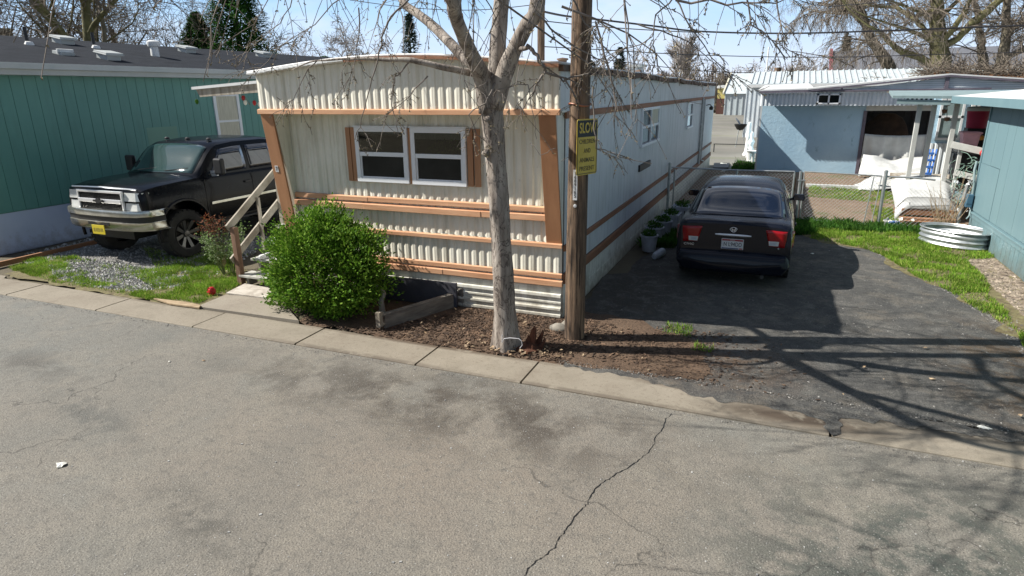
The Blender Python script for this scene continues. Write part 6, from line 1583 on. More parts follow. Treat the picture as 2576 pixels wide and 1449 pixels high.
m = MB(); m.tube([(4.43,FYY,-.02),(4.43,FYY,1.14)], .034, 12); m.lathe([(.038,1.13),(.036,1.17),(0,1.19)], (4.43,FYY,0), 12); m.build('post', M['galvpost'], fr, smooth=True)
m = MB(); m.tube([(4.46,FYY,1.05),(4.9,FYY-.02,1.05),(5.3,FYY-.04,1.02)], .018, 8); m.build('top_rail', M['galvpost'], fr, smooth=True)
m = MB(); m.tube([(5.78,FYY-.1,-.02),(5.86,FYY,.95)], .035, 10); m.build('post', M['galvpost'], fr, smooth=True)
m = MB(); mesh_wire(m, 4.46, 5.86, FYY, .02, .92, .085, .0022); m.v = [(p[0], p[1]-.10*math.sin(PI*(p[0]-4.46)/1.4)*(1-p[2]*.5), p[2]*(1-.12*math.sin(PI*(p[0]-4.46)/1.4))) for p in m.v]; m.build('mesh', M['galvpost'], fr)
# fallen low fence rail at the far end of the cream home
m = MB(); m.tube([PY(1795,362,24), PY(1880,364,24)], .02, 6); m.tube([V3(PY(1880,364,24).x,24,0), PY(1880,364,24)], .025, 6); m.tube([V3(PY(1797,362,24).x,24,0), PY(1797,362,24)], .025, 6); tag(m.build('wire_barrier', M['black']), 'low dark rail across the lane beyond the cream home', 'barrier')

# boat-like white cover on timbers
bo = thing('covered_cart', 'low cart under a bright white sheet on timbers behind the fence', 'cart', (5.4,9.0,0))
def cov(u, v):
    x = 4.82+1.25*u; y = 8.55+1.15*v
    e = max(0, 1-((2*u-1)**2*.55+(2*v-1)**2*.5))
    z = .40 + .42*v + .06*math.sin(PI*u) - .34*max(0,(abs(2*u-1)-.66))*(2-v) + .022*fbm(u*3,v*3,0) + .005*math.sin(u*30+6*fbm(u*3,v*3,1))*(1-v)
    if v < .12: z -= .18*(1-v/.12); y += .06
    return (x + .10*(1-v)*(.5-u), y, z)
m = MB(); m.grid(cov, 26, 20); m.build('sheet', M['tarp'], bo, smooth=True, solid=.012)
m = MB(); m.box(4.98,5.95,8.62,8.72,.12,.26); m.box(4.98,5.95,9.40,9.50,.12,.40); m.box(5.0,5.1,8.72,9.4,.14,.24); m.box(5.8,5.9,8.72,9.4,.14,.24); m.build('timber_frame', M['timber'], bo, bevel=.006)
m = MB(); m.tube([(5.08,8.46,.42),(5.08,8.42,.34),(5.80,8.42,.40),(5.80,8.46,.48)], .014, 6); m.build('handle', M['galvpost'], bo, smooth=True)
m = MB(); 
for x in (5.0,5.9): m.box(x-.04,x+.04,8.62,8.70,-.0,.12); m.box(x-.04,x+.04,9.40,9.48,0,.12)
m.build('leg', M['timber'], bo)
m = MB(); m.box(4.9,5.95,8.15,8.3,0,.14); m.box(4.95,5.9,7.95,8.08,0,.10); tag(m.build('timber_stack', M['timber'], None, bevel=.006), 'stack of brown timbers on the ground behind the sagging fence', 'timbers')
p = G(2236,552); m = MB(); m.lathe([(0,-.0),(.12,.01),(.16,.05),(.10,.10),(0,.11)], (p.x,7.85,0), 10); m.v = [(q[0]+.03*fbm(q[0]*9,q[1]*9), q[1], q[2]) for q in m.v]; tag(m.build('blue_bag', M['bluepl'], None, smooth=True), 'blue plastic bag in the weeds by the gate', 'bag')
m = MB()
for k in range(16):
    x, y = rj.uniform(4.5,5.1), rj.uniform(7.75,8.1); s = rj.uniform(.03,.08); a = Vector((rj.gauss(0,1),rj.gauss(0,1),rj.gauss(0,.4))).normalized(); b = a.orthogonal().normalized(); q = V3(x,y,.06+rj.uniform(0,.05)); m.add([q,q+a*s,q+a*s+b*s,q+b*s], [(0,1,2),(0,2,3)])
tag(m.build('scrap_heap', M['litter'], None, solid=.004), 'scattered foil and paper scraps behind the sagging fence', 'scraps', kind='stuff')
# galvanised stock tank, bent oval ring
tk2 = thing('stock_tank', 'bent oval galvanised steel tank standing on the grass by the teal home', 'tank', (5.50,6.45,0))
m = MB(); n = 44; prof = []
for j in range(15): z = .02+.27*j/14; prof.append((1 + .035*math.sin(j*2*PI/4.66), z))
def tank_pt(a, r, z, inner=0.0):
    ca, sa = math.cos(a), math.sin(a); ex = math.copysign(abs(ca)**.8, ca); ey = math.copysign(abs(sa)**.95, sa)
    L, W = .58, .40; th_ = math.radians(-42)
    x, y = ex*(L*r-inner), ey*(W*r-inner); return V3(5.52+x*math.cos(th_)-y*math.sin(th_), 6.32+x*math.sin(th_)+y*math.cos(th_), z)
m.loft([[tank_pt(2*PI*k/n, r, z) for k in range(n)] for r, z in prof] + [[tank_pt(2*PI*k/n, 1.03, .30) for k in range(n)]] + [[tank_pt(2*PI*k/n, r, z, .02) for k in range(n)] for r, z in reversed(prof)], caps=False); m.build('wall', M['galv'], tk2, smooth=True)
m = MB(); m.tube([tank_pt(2*PI*k/n, 1.03, .30) for k in range(n+1)], .013, 6); m.build('rim', M['galv'], tk2, smooth=True)
# bare canes at the fence
rc2 = random.Random(17)
cn = thing('bare_canes', 'bare brown canes growing against the sagging wire fence', 'shrub', (5.55,7.4,0))
m = MB()
for k in range(34):
    a = rc2.uniform(-.8,.8); pts = twig_path(rc2, (5.45+.25*rc2.random(), 7.42+.1*rc2.random(), 0), (a*.7,rc2.uniform(-.2,.2),1), rc2.uniform(.5,1.35), 6, 0, .07)
    m.tube(pts, [.007,.006,.005,.005,.004,.003,.002], 4)
    if k % 2: m.tube(twig_path(rc2, pts[3], (rc2.gauss(0,1),0,.8), .3, 4, 0, .1), [.003,.003,.002,.002,.0015], 3)
m.build('canes', M['drystem'], cn)

# ================================================================= pots beside the cream home
def pot(x, y, r, h, label, kind='round', plant=True):
    o = thing('flower_pot', label, 'flower pot', (x,y,0), 'white pots beside the cream home'); m = MB()
    if kind == 'round': m.lathe([(0,0),(r*.72,0),(r*.8,.02),(r,h*.92),(r*1.08,h*.92),(r*1.08,h),(r*.95,h),(r*.90,h-.05),(0,h-.05)], (x,y,0), 18); m.build('pot', M['pot'], o, smooth=True, angle=35)
    else: m.loft([[(x+a*s*r,y+b*s*r*1.3,z) for a, b in ((-1,-1),(1,-1),(1,1),(-1,1))] for s, z in ((.8,0),(1,h),(.92,h),(.88,h-.05))]); m.build('pot', M['pot'], o, bevel=.008)
    m = MB(); m.lathe([(r*.85,h-.055),(0,h-.04)], (x,y,0), 12); m.build('soil', M['soil'], o)
    if plant: leafy(rc2, 260, (x,y,h+.03), (r*.75,r*.75,.06), .05, .2, .3, x*3, h-.04).build('plant', M['weed'], o)
pot(.36,3.95,.15,.30,'round white flower pot nearest the driveway mouth beside the cream home')
pot(.34,4.55,.17,.33,'round white flower pot between the front pot and the square pots')
pot(.40,5.15,.17,.34,'stacked pale flower pot in the middle of the row beside the cream home')
pot(.44,5.85,.18,.36,'square white flower pot second furthest along the cream home','square')
pot(.55,6.55,.19,.42,'square white flower pot furthest along the cream home, next to the fence','square')
m = MB(); m.lathe([(0,-.2),(.05,-.19),(.07,-.1),(.07,.12),(.03,.17),(0,.18)], (.62,3.55,.07), 12, (.3,1,.1)); tag(m.build('plastic_jug', M['pot'], None, smooth=True), 'pale plastic jug lying on the ground before the pots', 'jug')
# ================================================================= sheds, lane and far buildings
ws = thing('white_barn_shed', 'white metal shed with a sloped roof at the end of the lane', 'shed', (-2,70,0))
a, b = PY(1824,236,70), PY(1888,290,70)
x0, x1, z1 = a.x, PY(1895,236,70).x, a.z; zr = PY(1832,186,70).z
m = MB(); m.box(x0,x1,70,78,-.1,z1)
k = x0
while k < x1-.3: m.box(k,k+.10,69.93,70,0,z1-.05); k += .62
m.build('wall', M['shedmetal'], ws)
m = MB(); m.prism([(x0-.2,69.8,z1),(x1+.3,69.8,z1),(x1+.3,74,zr),(x0-.2+.3,74,zr)], (0,.15,.12)); m.build('roof', M['shedmetal'], ws)
m = MB(); m.prism([(x0-.25,69.7,z1-.05),(x0-.1,69.7,z1-.05),(x0+.25,74,zr+.1),(x0+.1,74,zr+.1)], (0,0,.2)); m.build('gable_edge', M['curtain'], ws)
ys = thing('yellow_shed', 'small yellow shed with a white roof left of the white metal shed', 'shed', (-6,74,0))
a, b = PY(1806,222,74), PY(1822,285,74)
m = MB(); m.box(a.x,b.x,74,76,1.4,a.z); m.build('wall', M['shedyellow'], ys); m = MB(); m.box(a.x-.1,b.x+.1,73.7,76,a.z,a.z+.35); m.build('roof', M['white'], ys)
m = MB(); a, b = PY(1803,248,73), PY(1821,287,73); m.box(a.x,b.x,73,73.1,0,a.z)
tag(m.build('board_fence', M['brownfence'], None), 'dark red board fence below the yellow shed', 'fence')
mr_ = thing('metal_roofed_building', 'long low building with a white ribbed metal roof beyond the pale blue home', 'building', (6,34,0))
Yb = 34
a, b = PY(1892,214,Yb), PY(2400,214,Yb); zr = PY(1892,184,Yb+3).z
m = MB(); m.box(a.x-.3, 16, Yb+.3, Yb+8, -.1, a.z-.05)
k = a.x-.3
while k < 3: m.box(k,k+.06,Yb+.27,Yb+.3,0,a.z-.2); k += .25
m.build('wall', M['whitemetal'], mr_)
m = MB(); m.prism([(a.x-.2,Yb,a.z),(16,Yb,a.z),(16,Yb+3,zr),(a.x-.1,Yb+3,zr)], (0,0,.06))
k = a.x-.1
while k < 15.8: m.prism([(k,Yb,a.z+.06),(k+.06,Yb,a.z+.06),(k+.06,Yb+3,zr+.06),(k,Yb+3,zr+.06)], (0,0,.05)); k += .31
m.build('roof', M['shedmetal'], mr_)
m = MB(); m.box(a.x-.25,16,Yb-.04,Yb,a.z-.14,a.z+.02); m.build('fascia', M['white'], mr_)
rl2 = random.Random(5)
m = MB()
for (u, v, s) in ((2200,196,.5),(2180,205,.3),(2300,200,.35),(2120,206,.25)):
    p = PY(u,v,Yb+1.0)
    for k in range(26): m.tube(twig_path(rl2, p+V3(rl2.gauss(0,s),rl2.gauss(0,.3),.02), (rl2.gauss(0,1),rl2.gauss(0,.6),rl2.gauss(.1,.3)), s, 3, .05, .3), .012, 3)
tag(m.build('fallen_branches', M['twigfar']), 'fallen twigs lying on the ribbed metal roof', 'branches')
hs = thing('grey_roofed_building', 'grey roofed building with a red edge behind the large bare trees', 'building', (10,60,0))
Yh = 60; a, b, c = PY(2088,132,Yh+4), PY(2100,184,Yh), PY(2350,170,Yh)
m = MB(); m.box(b.x,26,Yh+.3,Yh+9,-.1,b.z+.2); m.build('wall', M['brownfence'], hs)
m = MB(); m.prism([(b.x-.2,Yh,b.z+.1),(27,Yh,b.z+.1),(27,Yh+5,a.z),(b.x-.2,Yh+5,a.z)], (0,0,.15)); m.build('roof', M['fargrey'], hs)
m = MB(); m.prism([(b.x-.45,Yh-.05,b.z-.2),(b.x-.15,Yh-.05,b.z-.2),(b.x-.15,Yh+5,a.z+.05),(b.x-.45,Yh+5,a.z+.05)], (0,0,.35)); m.build('red_edge', M['farred'], hs)

# barbecue and bits beside the lane
p = V3(PY(1862,325,27).x, 27, 0)
bq = thing('kettle_barbecue', 'black kettle barbecue with raised lid on the lane', 'barbecue', tuple(p))
zc = PY(1862,313,27).z
m = MB(); m.lathe([(0,-.30),(.16,-.24),(.28,-.06),(.30,.02),(.28,.02),(.0,-.05)], p+V3(0,0,zc), 18); m.build('bowl', M['black'], bq, smooth=True)
m = MB(); 
for a_ in (0,2.1,4.2): m.tube([p+V3(math.cos(a_)*.12,math.sin(a_)*.12,zc-.2), p+V3(math.cos(a_)*.28,math.sin(a_)*.28,0)], .015, 6)
m.build('leg', M['galvpost'], bq)
m = MB(); m.lathe([(.28,0),(.24,.03),(.10,.06),(0,.065)], p+V3(-.12,.1,zc+.10), 16, (.8,0,.6)); m.build('lid', M['galv'], bq, smooth=True)
def statue(u, v, y, h, s, label):
    q = PY(u, v, y); q = V3(q.x, q.y, 0); m = MB()
    m.lathe([(s*.9,0),(s,.05),(s*.6,h*.15),(s*.5,h*.5),(s*.75,h*.62),(s*.3,h*.78),(s*.42,h*.88),(s*.3,h*.97),(0,h)], q, 14); m.v = [(p_[0]+.06*s*fbm(p_[2]*5,p_[0]*3), p_[1], p_[2]) for p_ in m.v]
    tag(m.build('garden_ornament', M['stonewhite'], None, smooth=True), label, 'garden ornament', 'white garden ornaments along the blue home')
statue(1883,345,22.5,1.45,.20,'tall white garden ornament furthest along the lane')
statue(1890,360,21.5,1.10,.18,'white garden ornament leaning at the corner of the blue home')
statue(1886,392,19.6,.85,.20,'white garden ornament nearest, beside the birdbath')
q = PY(1893,405,18.9); o = thing('birdbath', 'small white birdbath at the corner of the pale blue home', 'birdbath', (q.x,q.y,0))
m = MB(); m.lathe([(.16,0),(.06,.10),(.05,.40),(.08,.44)], (q.x,q.y,0), 12); m.build('pedestal', M['stonewhite'], o, smooth=True, angle=40); m = MB(); m.lathe([(0,.44),(.20,.46),(.26,.54),(.24,.54),(.0,.48)], (q.x,q.y,0), 16); m.build('basin', M['stonewhite'], o, smooth=True, angle=40)
for i, (u, v) in enumerate(((1818,414),(1852,411),(1826,432))): scrap(u, v, .16, 20+i, ['white bag on the lane close to the dark pad','white bag on the lane nearest the birdbath','white bag on the lane nearest the fence'][i])
p0 = GP([(1796,412),(1836,412),(1832,424),(1794,424)]); tag(MB().prism([(x,y,-.01) for x, y in p0], (0,0,.05)).build('rubber_pad', M['black']), 'flat dark pad on the lane by the end of the cream home', 'pad')
m = MB(); q = PY(1862,432,17.6)
for k in range(30): m.tube(twig_path(rl2, (q.x+rl2.gauss(.1,.15), 17.8+rl2.gauss(0,.15), 0), (rl2.gauss(0,.5),rl2.gauss(0,.4),1), rl2.uniform(.3,.6), 4, 0, .1), [.006,.005,.004,.003,.002], 3)
tag(m.build('twiggy_shrub', M['drystem']), 'small bare twiggy shrub before the corner of the blue home', 'shrub')
m = MB(); m.box(1.3,2.9,12.6,12.9,0,.35); tag(m.build('log', M['weatherpost'], None, bevel=.04), 'dark low timber wall behind the sedan roof', 'timber')

# ================================================================= poles and cables
def far_pole(u, vb, vt, y, r, label, mat='pole', cross=None):
    p, q = PY(u, vb, y), PY(u if cross is None else u, vt, y); o = thing('utility_pole' if mat == 'pole' else 'flag_pole', label, 'utility pole' if mat == 'pole' else 'pole', (p.x,y,0), None)
    zt = q.z
    m = MB(); m.tube([(p.x,y,-.1),(p.x+(q.x-p.x)*.0,y,zt)], r, 10); m.build('shaft', M[mat], o, smooth=True); return o, V3(p.x,y,zt)
op, tp1 = far_pole(1361,190,-60,12.5,.115,'weathered wooden utility pole behind the cream home roof')
far_pole(1792,200,163,95,.16,'tiny distant utility pole above the far bushes')
far_pole(1927,190,118,40,.05,'thin white pole above the ribbed metal roof','white')
far_pole(1955,190,170,50,.28,'short thick wooden pole stub above the ribbed metal roof')
far_pole(293,140,72,22,.14,'short dark pole behind the ridge of the green home')
def cable(pts, y0, y1, r, label):
    n = len(pts); P = [PY(u, v, y0+(y1-y0)*i/(n-1)) for i, (u, v) in enumerate(pts)]; Q = []
    for i in range(n-1):
        a, b, c, d = P[max(i-1,0)], P[i], P[i+1], P[min(i+2,n-1)]
        for k in range(6):
            t_ = k/6; Q.append(.5*((2*b)+(c-a)*t_+(2*a-5*b+4*c-d)*t_*t_+(3*b-a-3*c+d)*t_**3))
    Q.append(P[-1]); m = MB(); m.tube(Q, r, 5); tag(m.build('overhead_cable', M['wire']), label, 'cable', 'overhead cables')
cable([(1361,28),(1420,40),(1494,48),(1640,65),(1761,79),(1982,84),(2236,77),(2420,70),(2640,62)], 12.5, 30, .035, 'thick sagging overhead cable above the ribbed metal roof')
cable([(1361,52),(1494,66),(1640,76),(1761,82)], 12.5, 17, .016, 'thin overhead cable merging into the thick one left of the large trees')
cable([(1361,117),(1510,125),(1761,138.6),(2077,144),(2394,136),(2640,130)], 12.5, 30, .016, 'straight overhead cable crossing low over the grey roofed building')
cable([(1361,10),(1200,25),(1040,20),(880,0)], 12.5, 12.5, .012, 'overhead cable running left from the pole behind the cream roof')
cable([(1990,-8),(2060,14),(2160,10),(2300,-6)], 25, 25, .015, 'overhead cable highest at the top edge of the photo')
cable([(1410,135),(1560,155),(1761,178),(1919,184)], 40, 60, .03, 'faint far cable just above the distant trees')

# ================================================================= background trees
def bare_tree(name, label, x, y, h, r, seed, lean=(0,0), forks=3, levels=4, spread=.8, droop=.0, mat='barkfar', twig='twigfar', kids=5, fine=.010, group='bare trees beyond the homes', trunks=1, z0=-.1, first=.28):
    rng = random.Random(seed); o = thing(name, label, 'tree', (x,y,0), group); tm, bm = MB(), MB()
    def grow(p, d, L, r_, lv):
        n = 7 if lv == 0 else 5; pts = [Vector(p)]; d = Vector(d).normalized(); rr_ = [r_]
        for i in range(n):
            d = (d + Vector((rng.gauss(0,.10+.05*lv), rng.gauss(0,.10+.05*lv), rng.gauss(0,.07)+(.06 if lv < 2 else -droop)))).normalized()
            pts.append(pts[-1]+d*L/n); rr_.append(max(fine*.5, r_*(1-.62*(i+1)/n)))
        (tm if lv < 2 else bm).tube(pts, rr_, 8 if lv == 0 else (5 if lv == 1 else 3), cap=False)
        if lv < levels:
            c = kids + (2 if lv == 0 else 0)
            for k in range(c):
                f = rng.uniform(first if lv == 0 else .2, 1.0); i = min(n-1, int(f*n)); q = pts[i].lerp(pts[i+1], f*n-i)
                a = rng.uniform(0,2*PI); ax = d.orthogonal().normalized(); ax.rotate(Quaternion((pts[i+1]-pts[i]).normalized(), a))
                nd = (pts[i+1]-pts[i]).normalized()*(1-.45*spread) + ax*spread
                grow(q, nd, L*rng.uniform(.42,.68), max(fine, rr_[i]*.55), lv+1)
    for t_ in range(trunks):
        a = rng.uniform(0,2*PI) if trunks > 1 else 0; s = .28 if trunks > 1 else 0
        grow((x+math.cos(a)*s*.5,y+math.sin(a)*s*.5,z0), (lean[0]+math.cos(a)*s, lean[1]+math.sin(a)*s, 1), h*.62, r, 0)
    tm.build('trunk', M[mat], o, smooth=True, angle=180); bm.build('crown', M[twig], o)
def tx(u, y): return PY(u, 200, y).x
bare_tree('bare_tree','bare multi-stemmed tree furthest left behind the green home', tx(60,16)-.0,16,11,.20,101,(-.1,0),kids=5,levels=4,trunks=2,fine=.014)
bare_tree('bare_tree','bare tree with two dark stems left of the mossy trunk', tx(178,17),17,13,.24,102,(-.05,0),kids=5,levels=4,trunks=2,fine=.014,mat='barkmoss')
bare_tree('bare_tree','bare tree with a thick mossy trunk behind the green home', tx(240,16),16,14,.42,103,(.02,0),kids=6,levels=4,mat='barkmoss',fine=.014)
bare_tree('bare_tree','slim dark leaning bare tree right of the mossy trunk', tx(285,18),18,14,.20,104,(-.16,0),kids=4,levels=4,fine=.014)
for i, (u, s) in enumerate(((330,.16),(372,-.12),(410,.1),(452,-.14),(590,.05))):
    bare_tree('bare_sapling',['bare sapling just right of the slim leaning tree','bare sapling second right of the leaning tree','bare sapling midway to the conifers','bare sapling next to the left conifer','bare sapling between and behind the conifers'][i], tx(u,21+i),21+i,9.5,.085,120+i,(-.12+s*.3,0),kids=5,levels=3,spread=.5,fine=.014,group='bare saplings behind the green home',trunks=2)
for i, (u, h, y, nm) in enumerate(((715,6.5,34,'pale bare tree just right of the dark conifer'),(770,8.2,38,'pale bare tree left of the low evergreen bush'),(868,8.6,40,'tallest pale bare tree above the cream roof'),(940,6.8,40,'pale bare tree right of the tallest pale one'))):
    bare_tree('bare_tree', nm, tx(u,y),y,h,.16,140+i,(0,0),kids=6,levels=4,spread=.75,twig='twigpale',fine=.018,group='pale bare trees above the cream roof',first=.15)
# conifers
def conifer(label, x, y, h, rad, n, seed, mat='conifer', narrow=1.0, cat='conifer', group='conifers', size=.20):
    rng = random.Random(seed); o = thing('conifer_tree', label, cat, (x,y,0), group)
    m = MB(); m.tube([(x,y,-.1),(x,y,h*.96)], [rad*.09,.03], 8); m.build('trunk', M['barkfar'], o)
    m = MB()
    for k in range(n):
        f = rng.random()**.75; z = h*(.06+.94*f); R_ = rad*(1-f)**.85*(1+.28*noise.noise(Vector((f*9,seed,0)))); a = rng.uniform(0,2*PI); lob = 1+.22*math.sin(a*5+f*14+seed)
        rr_ = R_*lob*rng.uniform(.5,1.0)+.05; p = V3(x+math.cos(a)*rr_, y+math.sin(a)*rr_, z-rr_*.12)
        if noise.noise(p*1.3) < -.30: continue
        s = size*rng.uniform(.6,1.3); d = V3(math.cos(a), math.sin(a), rng.uniform(-.5,.35)).normalized(); sd_ = V3(-math.sin(a), math.cos(a), rng.uniform(-.4,.4))
        m.add([p-sd_*s*.3, p+d*s, p+sd_*s*.3, p-V3(0,0,s*.4)], [(0,1,2),(0,2,3)])
    m.build('crown', M[mat], o)
conifer('bright green conifer left of the taller dark one', tx(516,24),24,7.7,3.3,15000,201)
conifer('tall dark green conifer right of the shorter one', tx(614,25),25,10.4,4.3,20000,202)
conifer('low round evergreen among the pale bare trees', tx(822,36),36,5.9,1.7,4500,203,'conifer')
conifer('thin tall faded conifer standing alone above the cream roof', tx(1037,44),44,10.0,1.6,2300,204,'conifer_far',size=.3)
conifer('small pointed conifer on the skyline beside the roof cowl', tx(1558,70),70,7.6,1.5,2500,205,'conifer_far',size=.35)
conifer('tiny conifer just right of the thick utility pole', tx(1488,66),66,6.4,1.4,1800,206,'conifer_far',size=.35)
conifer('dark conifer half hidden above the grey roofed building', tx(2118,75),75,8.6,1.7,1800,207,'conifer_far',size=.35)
# far line of trees on the horizon: each one its own
rf = random.Random(55)
farlist = [(1105,60,6.2),(1150,64,7.2),(1200,60,6.4),(1300,64,6.6),(1395,60,6.0),(1520,80,6.2),(1598,90,9.5),(1640,90,6.5),(1665,92,6.2),(1745,96,8.2),(1762,96,5.8),(1840,90,6.8),(1905,80,7.2),(1950,84,7.0),(2000,76,7.2),(2050,78,7.4)]
wd = ['left of the forked trunk','behind the low forked branch','behind the forked trunk','between trunk and utility pole','just left of the thick pole','right of the thick pole','above the roof cowl','right of the roof cowl','left of the pale poplars','right of the pale poplars','left of the tiny pole','right of the tiny pole','behind the white shed','behind the thin white pole','under the large tree','left of the grey roofed building']
for i, (u, y, h) in enumerate(farlist):
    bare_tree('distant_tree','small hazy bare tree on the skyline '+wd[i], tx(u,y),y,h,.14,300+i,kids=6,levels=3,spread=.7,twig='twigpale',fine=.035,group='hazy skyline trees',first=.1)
for i, (u, y) in enumerate(((1703,92),(1720,92))):
    bare_tree('poplar_tree',['pale upright poplar left one of the skyline pair','pale upright poplar right one of the skyline pair'][i], tx(u,y),y,9.6,.16,340+i,kids=9,levels=3,spread=.32,twig='twigpale',fine=.04,group='pale poplars on the skyline',first=.05)
def thicket(label, u, y, rx, rz, n, seed, mat='twigpale', name='distant_bush'):
    rng = random.Random(seed); c = V3(tx(u,y),y,0); m = MB()
    for k in range(n):
        a = rng.uniform(0,PI); q = c+V3(math.cos(a)*rx*.3*rng.random(),rng.gauss(0,.4),0); e = c+V3(math.cos(a)*rx*rng.uniform(.5,1),rng.gauss(0,.6),math.sin(a)*rz*rng.uniform(.6,1))
        md = q.lerp(e,.5)+V3(0,0,rz*.15); m.tube([q,md,e,e+V3(rng.gauss(0,.3),0,rng.uniform(0,.4))], [.05,.035,.02,.01], 3, cap=False)
    tag(m.build(name, M[mat]), label, 'bush')
thicket('round brown bare bush on the skyline left of the white shed', 1818, 80, 2.4, 4.9, 700, 401, 'twigfar')
thicket('low brown bush beside the yellow shed', 1795, 78, 1.4, 3.5, 300, 402, 'twigfar')
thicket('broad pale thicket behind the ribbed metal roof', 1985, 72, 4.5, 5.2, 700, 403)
# a low far tree belt closing the horizon
rb2 = random.Random(66); m = MB()
for k in range(5200):
    x = rb2.uniform(-150, 110); y = 150+rb2.uniform(0,20); h = 6.2+2.2*fbm(x*.05,3)+2*fbm(x*.25,9)
    z = rb2.uniform(0,1)**.8*h; s = rb2.uniform(.4,1.0); a = rb2.uniform(-.4,.4)
    m.add([(x-s*.25,y,z),(x+s*.25,y+.3,z),(x+a*s+.1,y,z+s*1.6)], [(0,1,2)])
tag(m.build('tree_belt', M['twigpale']), 'far-off belt of bare trees along the horizon', 'wood', kind='stuff')
# unseen tree belt added behind the viewpoint to cover the bright horizon in reflections
m = MB(); ring = []
for k in range(90):
    a = math.radians(150 + 240*k/89); R_ = 46 + 6*math.sin(k*1.7); ring.append((2+R_*math.cos(a), -6+R_*math.sin(a), 6.5+2.5*fbm(k*.35,1)+1.5*fbm(k*1.3,4)))
for (x, y, h), (x1_, y1_, h1) in zip(ring[:-1], ring[1:]):
    m.add([(x,y,-.1),(x1_,y1_,-.1),(x1_,y1_,h1),(x,y,h),(x*1.08,y*1.08,-.1),(x1_*1.08,y1_*1.08,-.1),(x1_*1.08,y1_*1.08,h1*.9),(x*1.08,y*1.08,h*.9)], [(0,1,2,3),(5,4,7,6),(3,2,6,7),(1,0,4,5)])
tag(m.build('tree_belt', M['hedgedark']), 'unseen dark belt of trees added behind the viewpoint against bright reflections', 'wood', kind='stuff')
# big bare trees at the right, main stems traced at their own distance
def big_tree(label, limbs, y, seed, n_sh, droop, mat='barkfar', twig='twigfar', L=(2.0,4.0), group='large bare trees behind the ribbed metal roof', base=None, up=.25):
    rng = random.Random(seed); b0 = PY(limbs[0][0][0], limbs[0][0][1], y); o = thing('large_bare_tree', label, 'tree', (b0.x,y,0), group)
    tm, bm = MB(), MB(); allp = []
    for li, (pts) in enumerate(limbs):
        dy = 0 if li == 0 else rng.uniform(-2,2); P = [PY(u, v, y+dy*(j/(len(pts)-1))) for j, (u, v, r_) in enumerate(pts)]; R_ = [r_ for _, _, r_ in pts]
        if li == 0: P = [V3(P[0].x+.1,y,-.1)]+P; R_ = [R_[0]*1.15]+R_
        Q, RR = [], []
        for i in range(len(P)-1):
            for k in range(4):
                t_ = k/4; q = P[i].lerp(P[i+1], t_); q += V3(rng.gauss(0,.03),rng.gauss(0,.03),0) if k else V3(0,0,0); Q.append(q); RR.append(R_[i]+(R_[i+1]-R_[i])*t_)
        Q.append(P[-1]); RR.append(R_[-1]); d = (Q[-1]-Q[-2]).normalized()
        for k in range(6): d = (d+V3(rng.gauss(0,.12),rng.gauss(0,.12),.06)).normalized(); Q.append(Q[-1]+d*.9); RR.append(RR[-1]*.82)
        tm.tube(Q, RR, 10); allp += [(q, r_) for q, r_ in zip(Q, RR) if q.z > 4.2]
    def sh_(p, d, L_, r_, lv):
        pts = twig_path(rng, p, d, L_, 6, droop*(1+lv*.5), .13); bm.tube(pts, [max(.006, r_*(1-.8*i/6)) for i in range(7)], 4 if lv == 0 else 3, cap=False)
        if lv < 3:
            for k in range(5 if lv < 2 else 3):
                i = rng.randint(1,5); sh_(pts[i], (pts[i+1]-pts[i]).normalized()*.8+Vector((rng.gauss(0,.8),rng.gauss(0,.8),rng.gauss(0,.5))), L_*rng.uniform(.35,.55), r_*.5, lv+1)
    for k in range(n_sh):
        q, r_ = rng.choice(allp); a = rng.uniform(0,2*PI); sh_(q, V3(math.cos(a), math.sin(a), rng.uniform(-.1,.7)+up), rng.uniform(*L), min(.06, r_*.5), 0)
    tm.build('trunk', M[mat], o, smooth=True, angle=180); bm.build('crown', M[twig], o)
Z = lambda px_, py_: ((2400+px_/3.833)*.83854, py_/3.833*.83854)
big_tree('large weeping bare tree leaning left over the grey roofed building',
    [[(*Z(1030,770),.42),(*Z(900,570),.36),(*Z(800,420),.30),(*Z(740,250),.28),(*Z(700,120),.26),(*Z(740,-20),.20)],
     [(*Z(700,240),.20),(*Z(580,130),.16),(*Z(430,10),.12)], [(*Z(700,130),.22),(*Z(620,20),.18),(*Z(560,-60),.14)],
     [(*Z(760,280),.14),(*Z(640,150),.10),(*Z(470,155),.07)], [(*Z(430,10),.10),(*Z(330,75),.07),(*Z(280,40),.05)], [(*Z(780,480),.09),(*Z(700,500),.06),(*Z(640,600),.04)]], 46, 501, 64, .16, L=(2.5,5.2), up=.1)
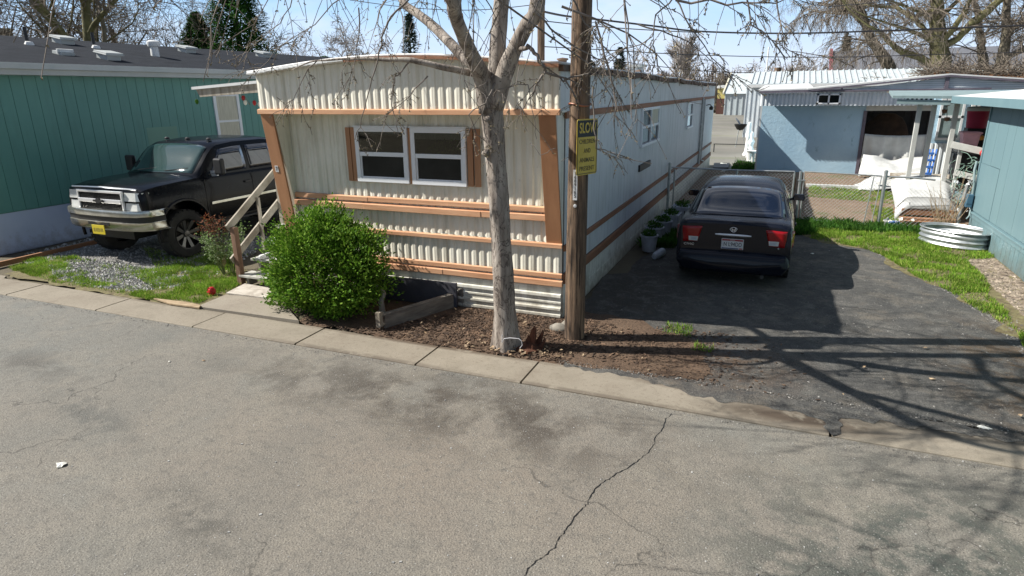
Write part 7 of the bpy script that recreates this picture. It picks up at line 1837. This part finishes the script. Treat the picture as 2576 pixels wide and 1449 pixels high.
big_tree('large bare tree with the thickest trunk and pale burl behind the ribbed metal roof',
    [[(*Z(1610,740),.62),(*Z(1600,560),.52),(*Z(1590,440),.50),(*Z(1570,250),.42),(*Z(1580,100),.38),(*Z(1560,-20),.34)],
     [(*Z(1640,540),.24),(*Z(1820,440),.20),(*Z(1990,250),.26),(*Z(2130,150),.24),(*Z(2300,0),.20)], [(*Z(1640,480),.18),(*Z(1740,350),.17),(*Z(1900,140),.15),(*Z(1960,-20),.12)],
     [(*Z(1620,200),.16),(*Z(1700,120),.14),(*Z(1810,10),.12)], [(*Z(1540,490),.14),(*Z(1380,400),.12),(*Z(1200,330),.10),(*Z(960,250),.06)],
     [(*Z(1530,240),.11),(*Z(1390,150),.09),(*Z(1150,50),.07)], [(*Z(1520,120),.10),(*Z(1390,170),.08),(*Z(1240,270),.05)],
     [(*Z(1540,770),.26),(*Z(1380,660),.22),(*Z(1180,600),.20),(*Z(1020,480),.16),(*Z(940,380),.13),(*Z(790,300),.08)], [(*Z(1500,460),.16),(*Z(1420,330),.15),(*Z(1340,230),.14),(*Z(1240,170),.14),(*Z(1100,80),.12),(*Z(880,75),.08)]], 43, 502, 58, .07, mat='barkmoss')
big_tree('slender bare tree right of the thickest trunk', [[(*Z(2110,720),.30),(*Z(2090,560),.25),(*Z(2080,430),.22),(*Z(2060,280),.2),(*Z(2030,100),.18),(*Z(1990,-30),.15)], [(*Z(2100,430),.08),(*Z(2160,340),.06),(*Z(2260,220),.04)]], 47, 503, 22, .05)
big_tree('bare tree with paired stems nearest the right edge', [[(*Z(2310,800),.34),(*Z(2350,560),.30),(*Z(2370,400),.26),(*Z(2370,200),.24),(*Z(2380,-20),.2)], [(*Z(2390,430),.18),(*Z(2440,330),.16),(*Z(2560,260),.14)], [(*Z(2300,740),.2),(*Z(2420,640),.18),(*Z(2600,560),.16)]], 44, 504, 30, .05)
bare_tree('large_bare_tree','bare tree beyond the right photo edge overhanging the teal roof', 19,42,15,.35,505,(-.1,0),kids=6,levels=4,fine=.02,group='large bare trees behind the ribbed metal roof')
# brown brush pile and dry hedge behind the blue home roof
rh = random.Random(88)
m = MB()
for k in range(1300):
    u = rh.uniform(2325,2600); p = PY(u, rh.uniform(172,200), 30+rh.uniform(0,3)); m.tube(twig_path(rh, p, (rh.gauss(0,1),rh.gauss(0,.5),rh.gauss(.15,.35)), rh.uniform(.5,1.3), 3, .03, .25), .012, 3, cap=False)
c0 = PY(2460,190,31); m.loft([[(c0.x+a*3.6,31+b*1.2,z) for a, b in ((-1,-1),(1,-1),(1,1),(-1,1))] for z in (-.1,c0.z-.45)])
tag(m.build('brush_pile', M['twigfar']), 'wide pile of cut grey branches behind the blue home roof', 'brush pile')
m = MB()
for k in range(5200):
    u = rh.uniform(2345,2590); p = PY(u, rh.gauss(196+ (u-2345)*.03,4.5), 29+rh.uniform(0,2)); s = rh.uniform(.06,.14); a = Vector((rh.gauss(0,1),rh.gauss(0,1),rh.gauss(0,1))).normalized(); b = a.orthogonal().normalized(); m.add([p-b*s*.4,p+a*s,p+b*s*.4], [(0,1,2)])
tag(m.build('dry_hedge', M['hedge']), 'hedge with dry orange brown leaves behind the blue home roof', 'hedge')
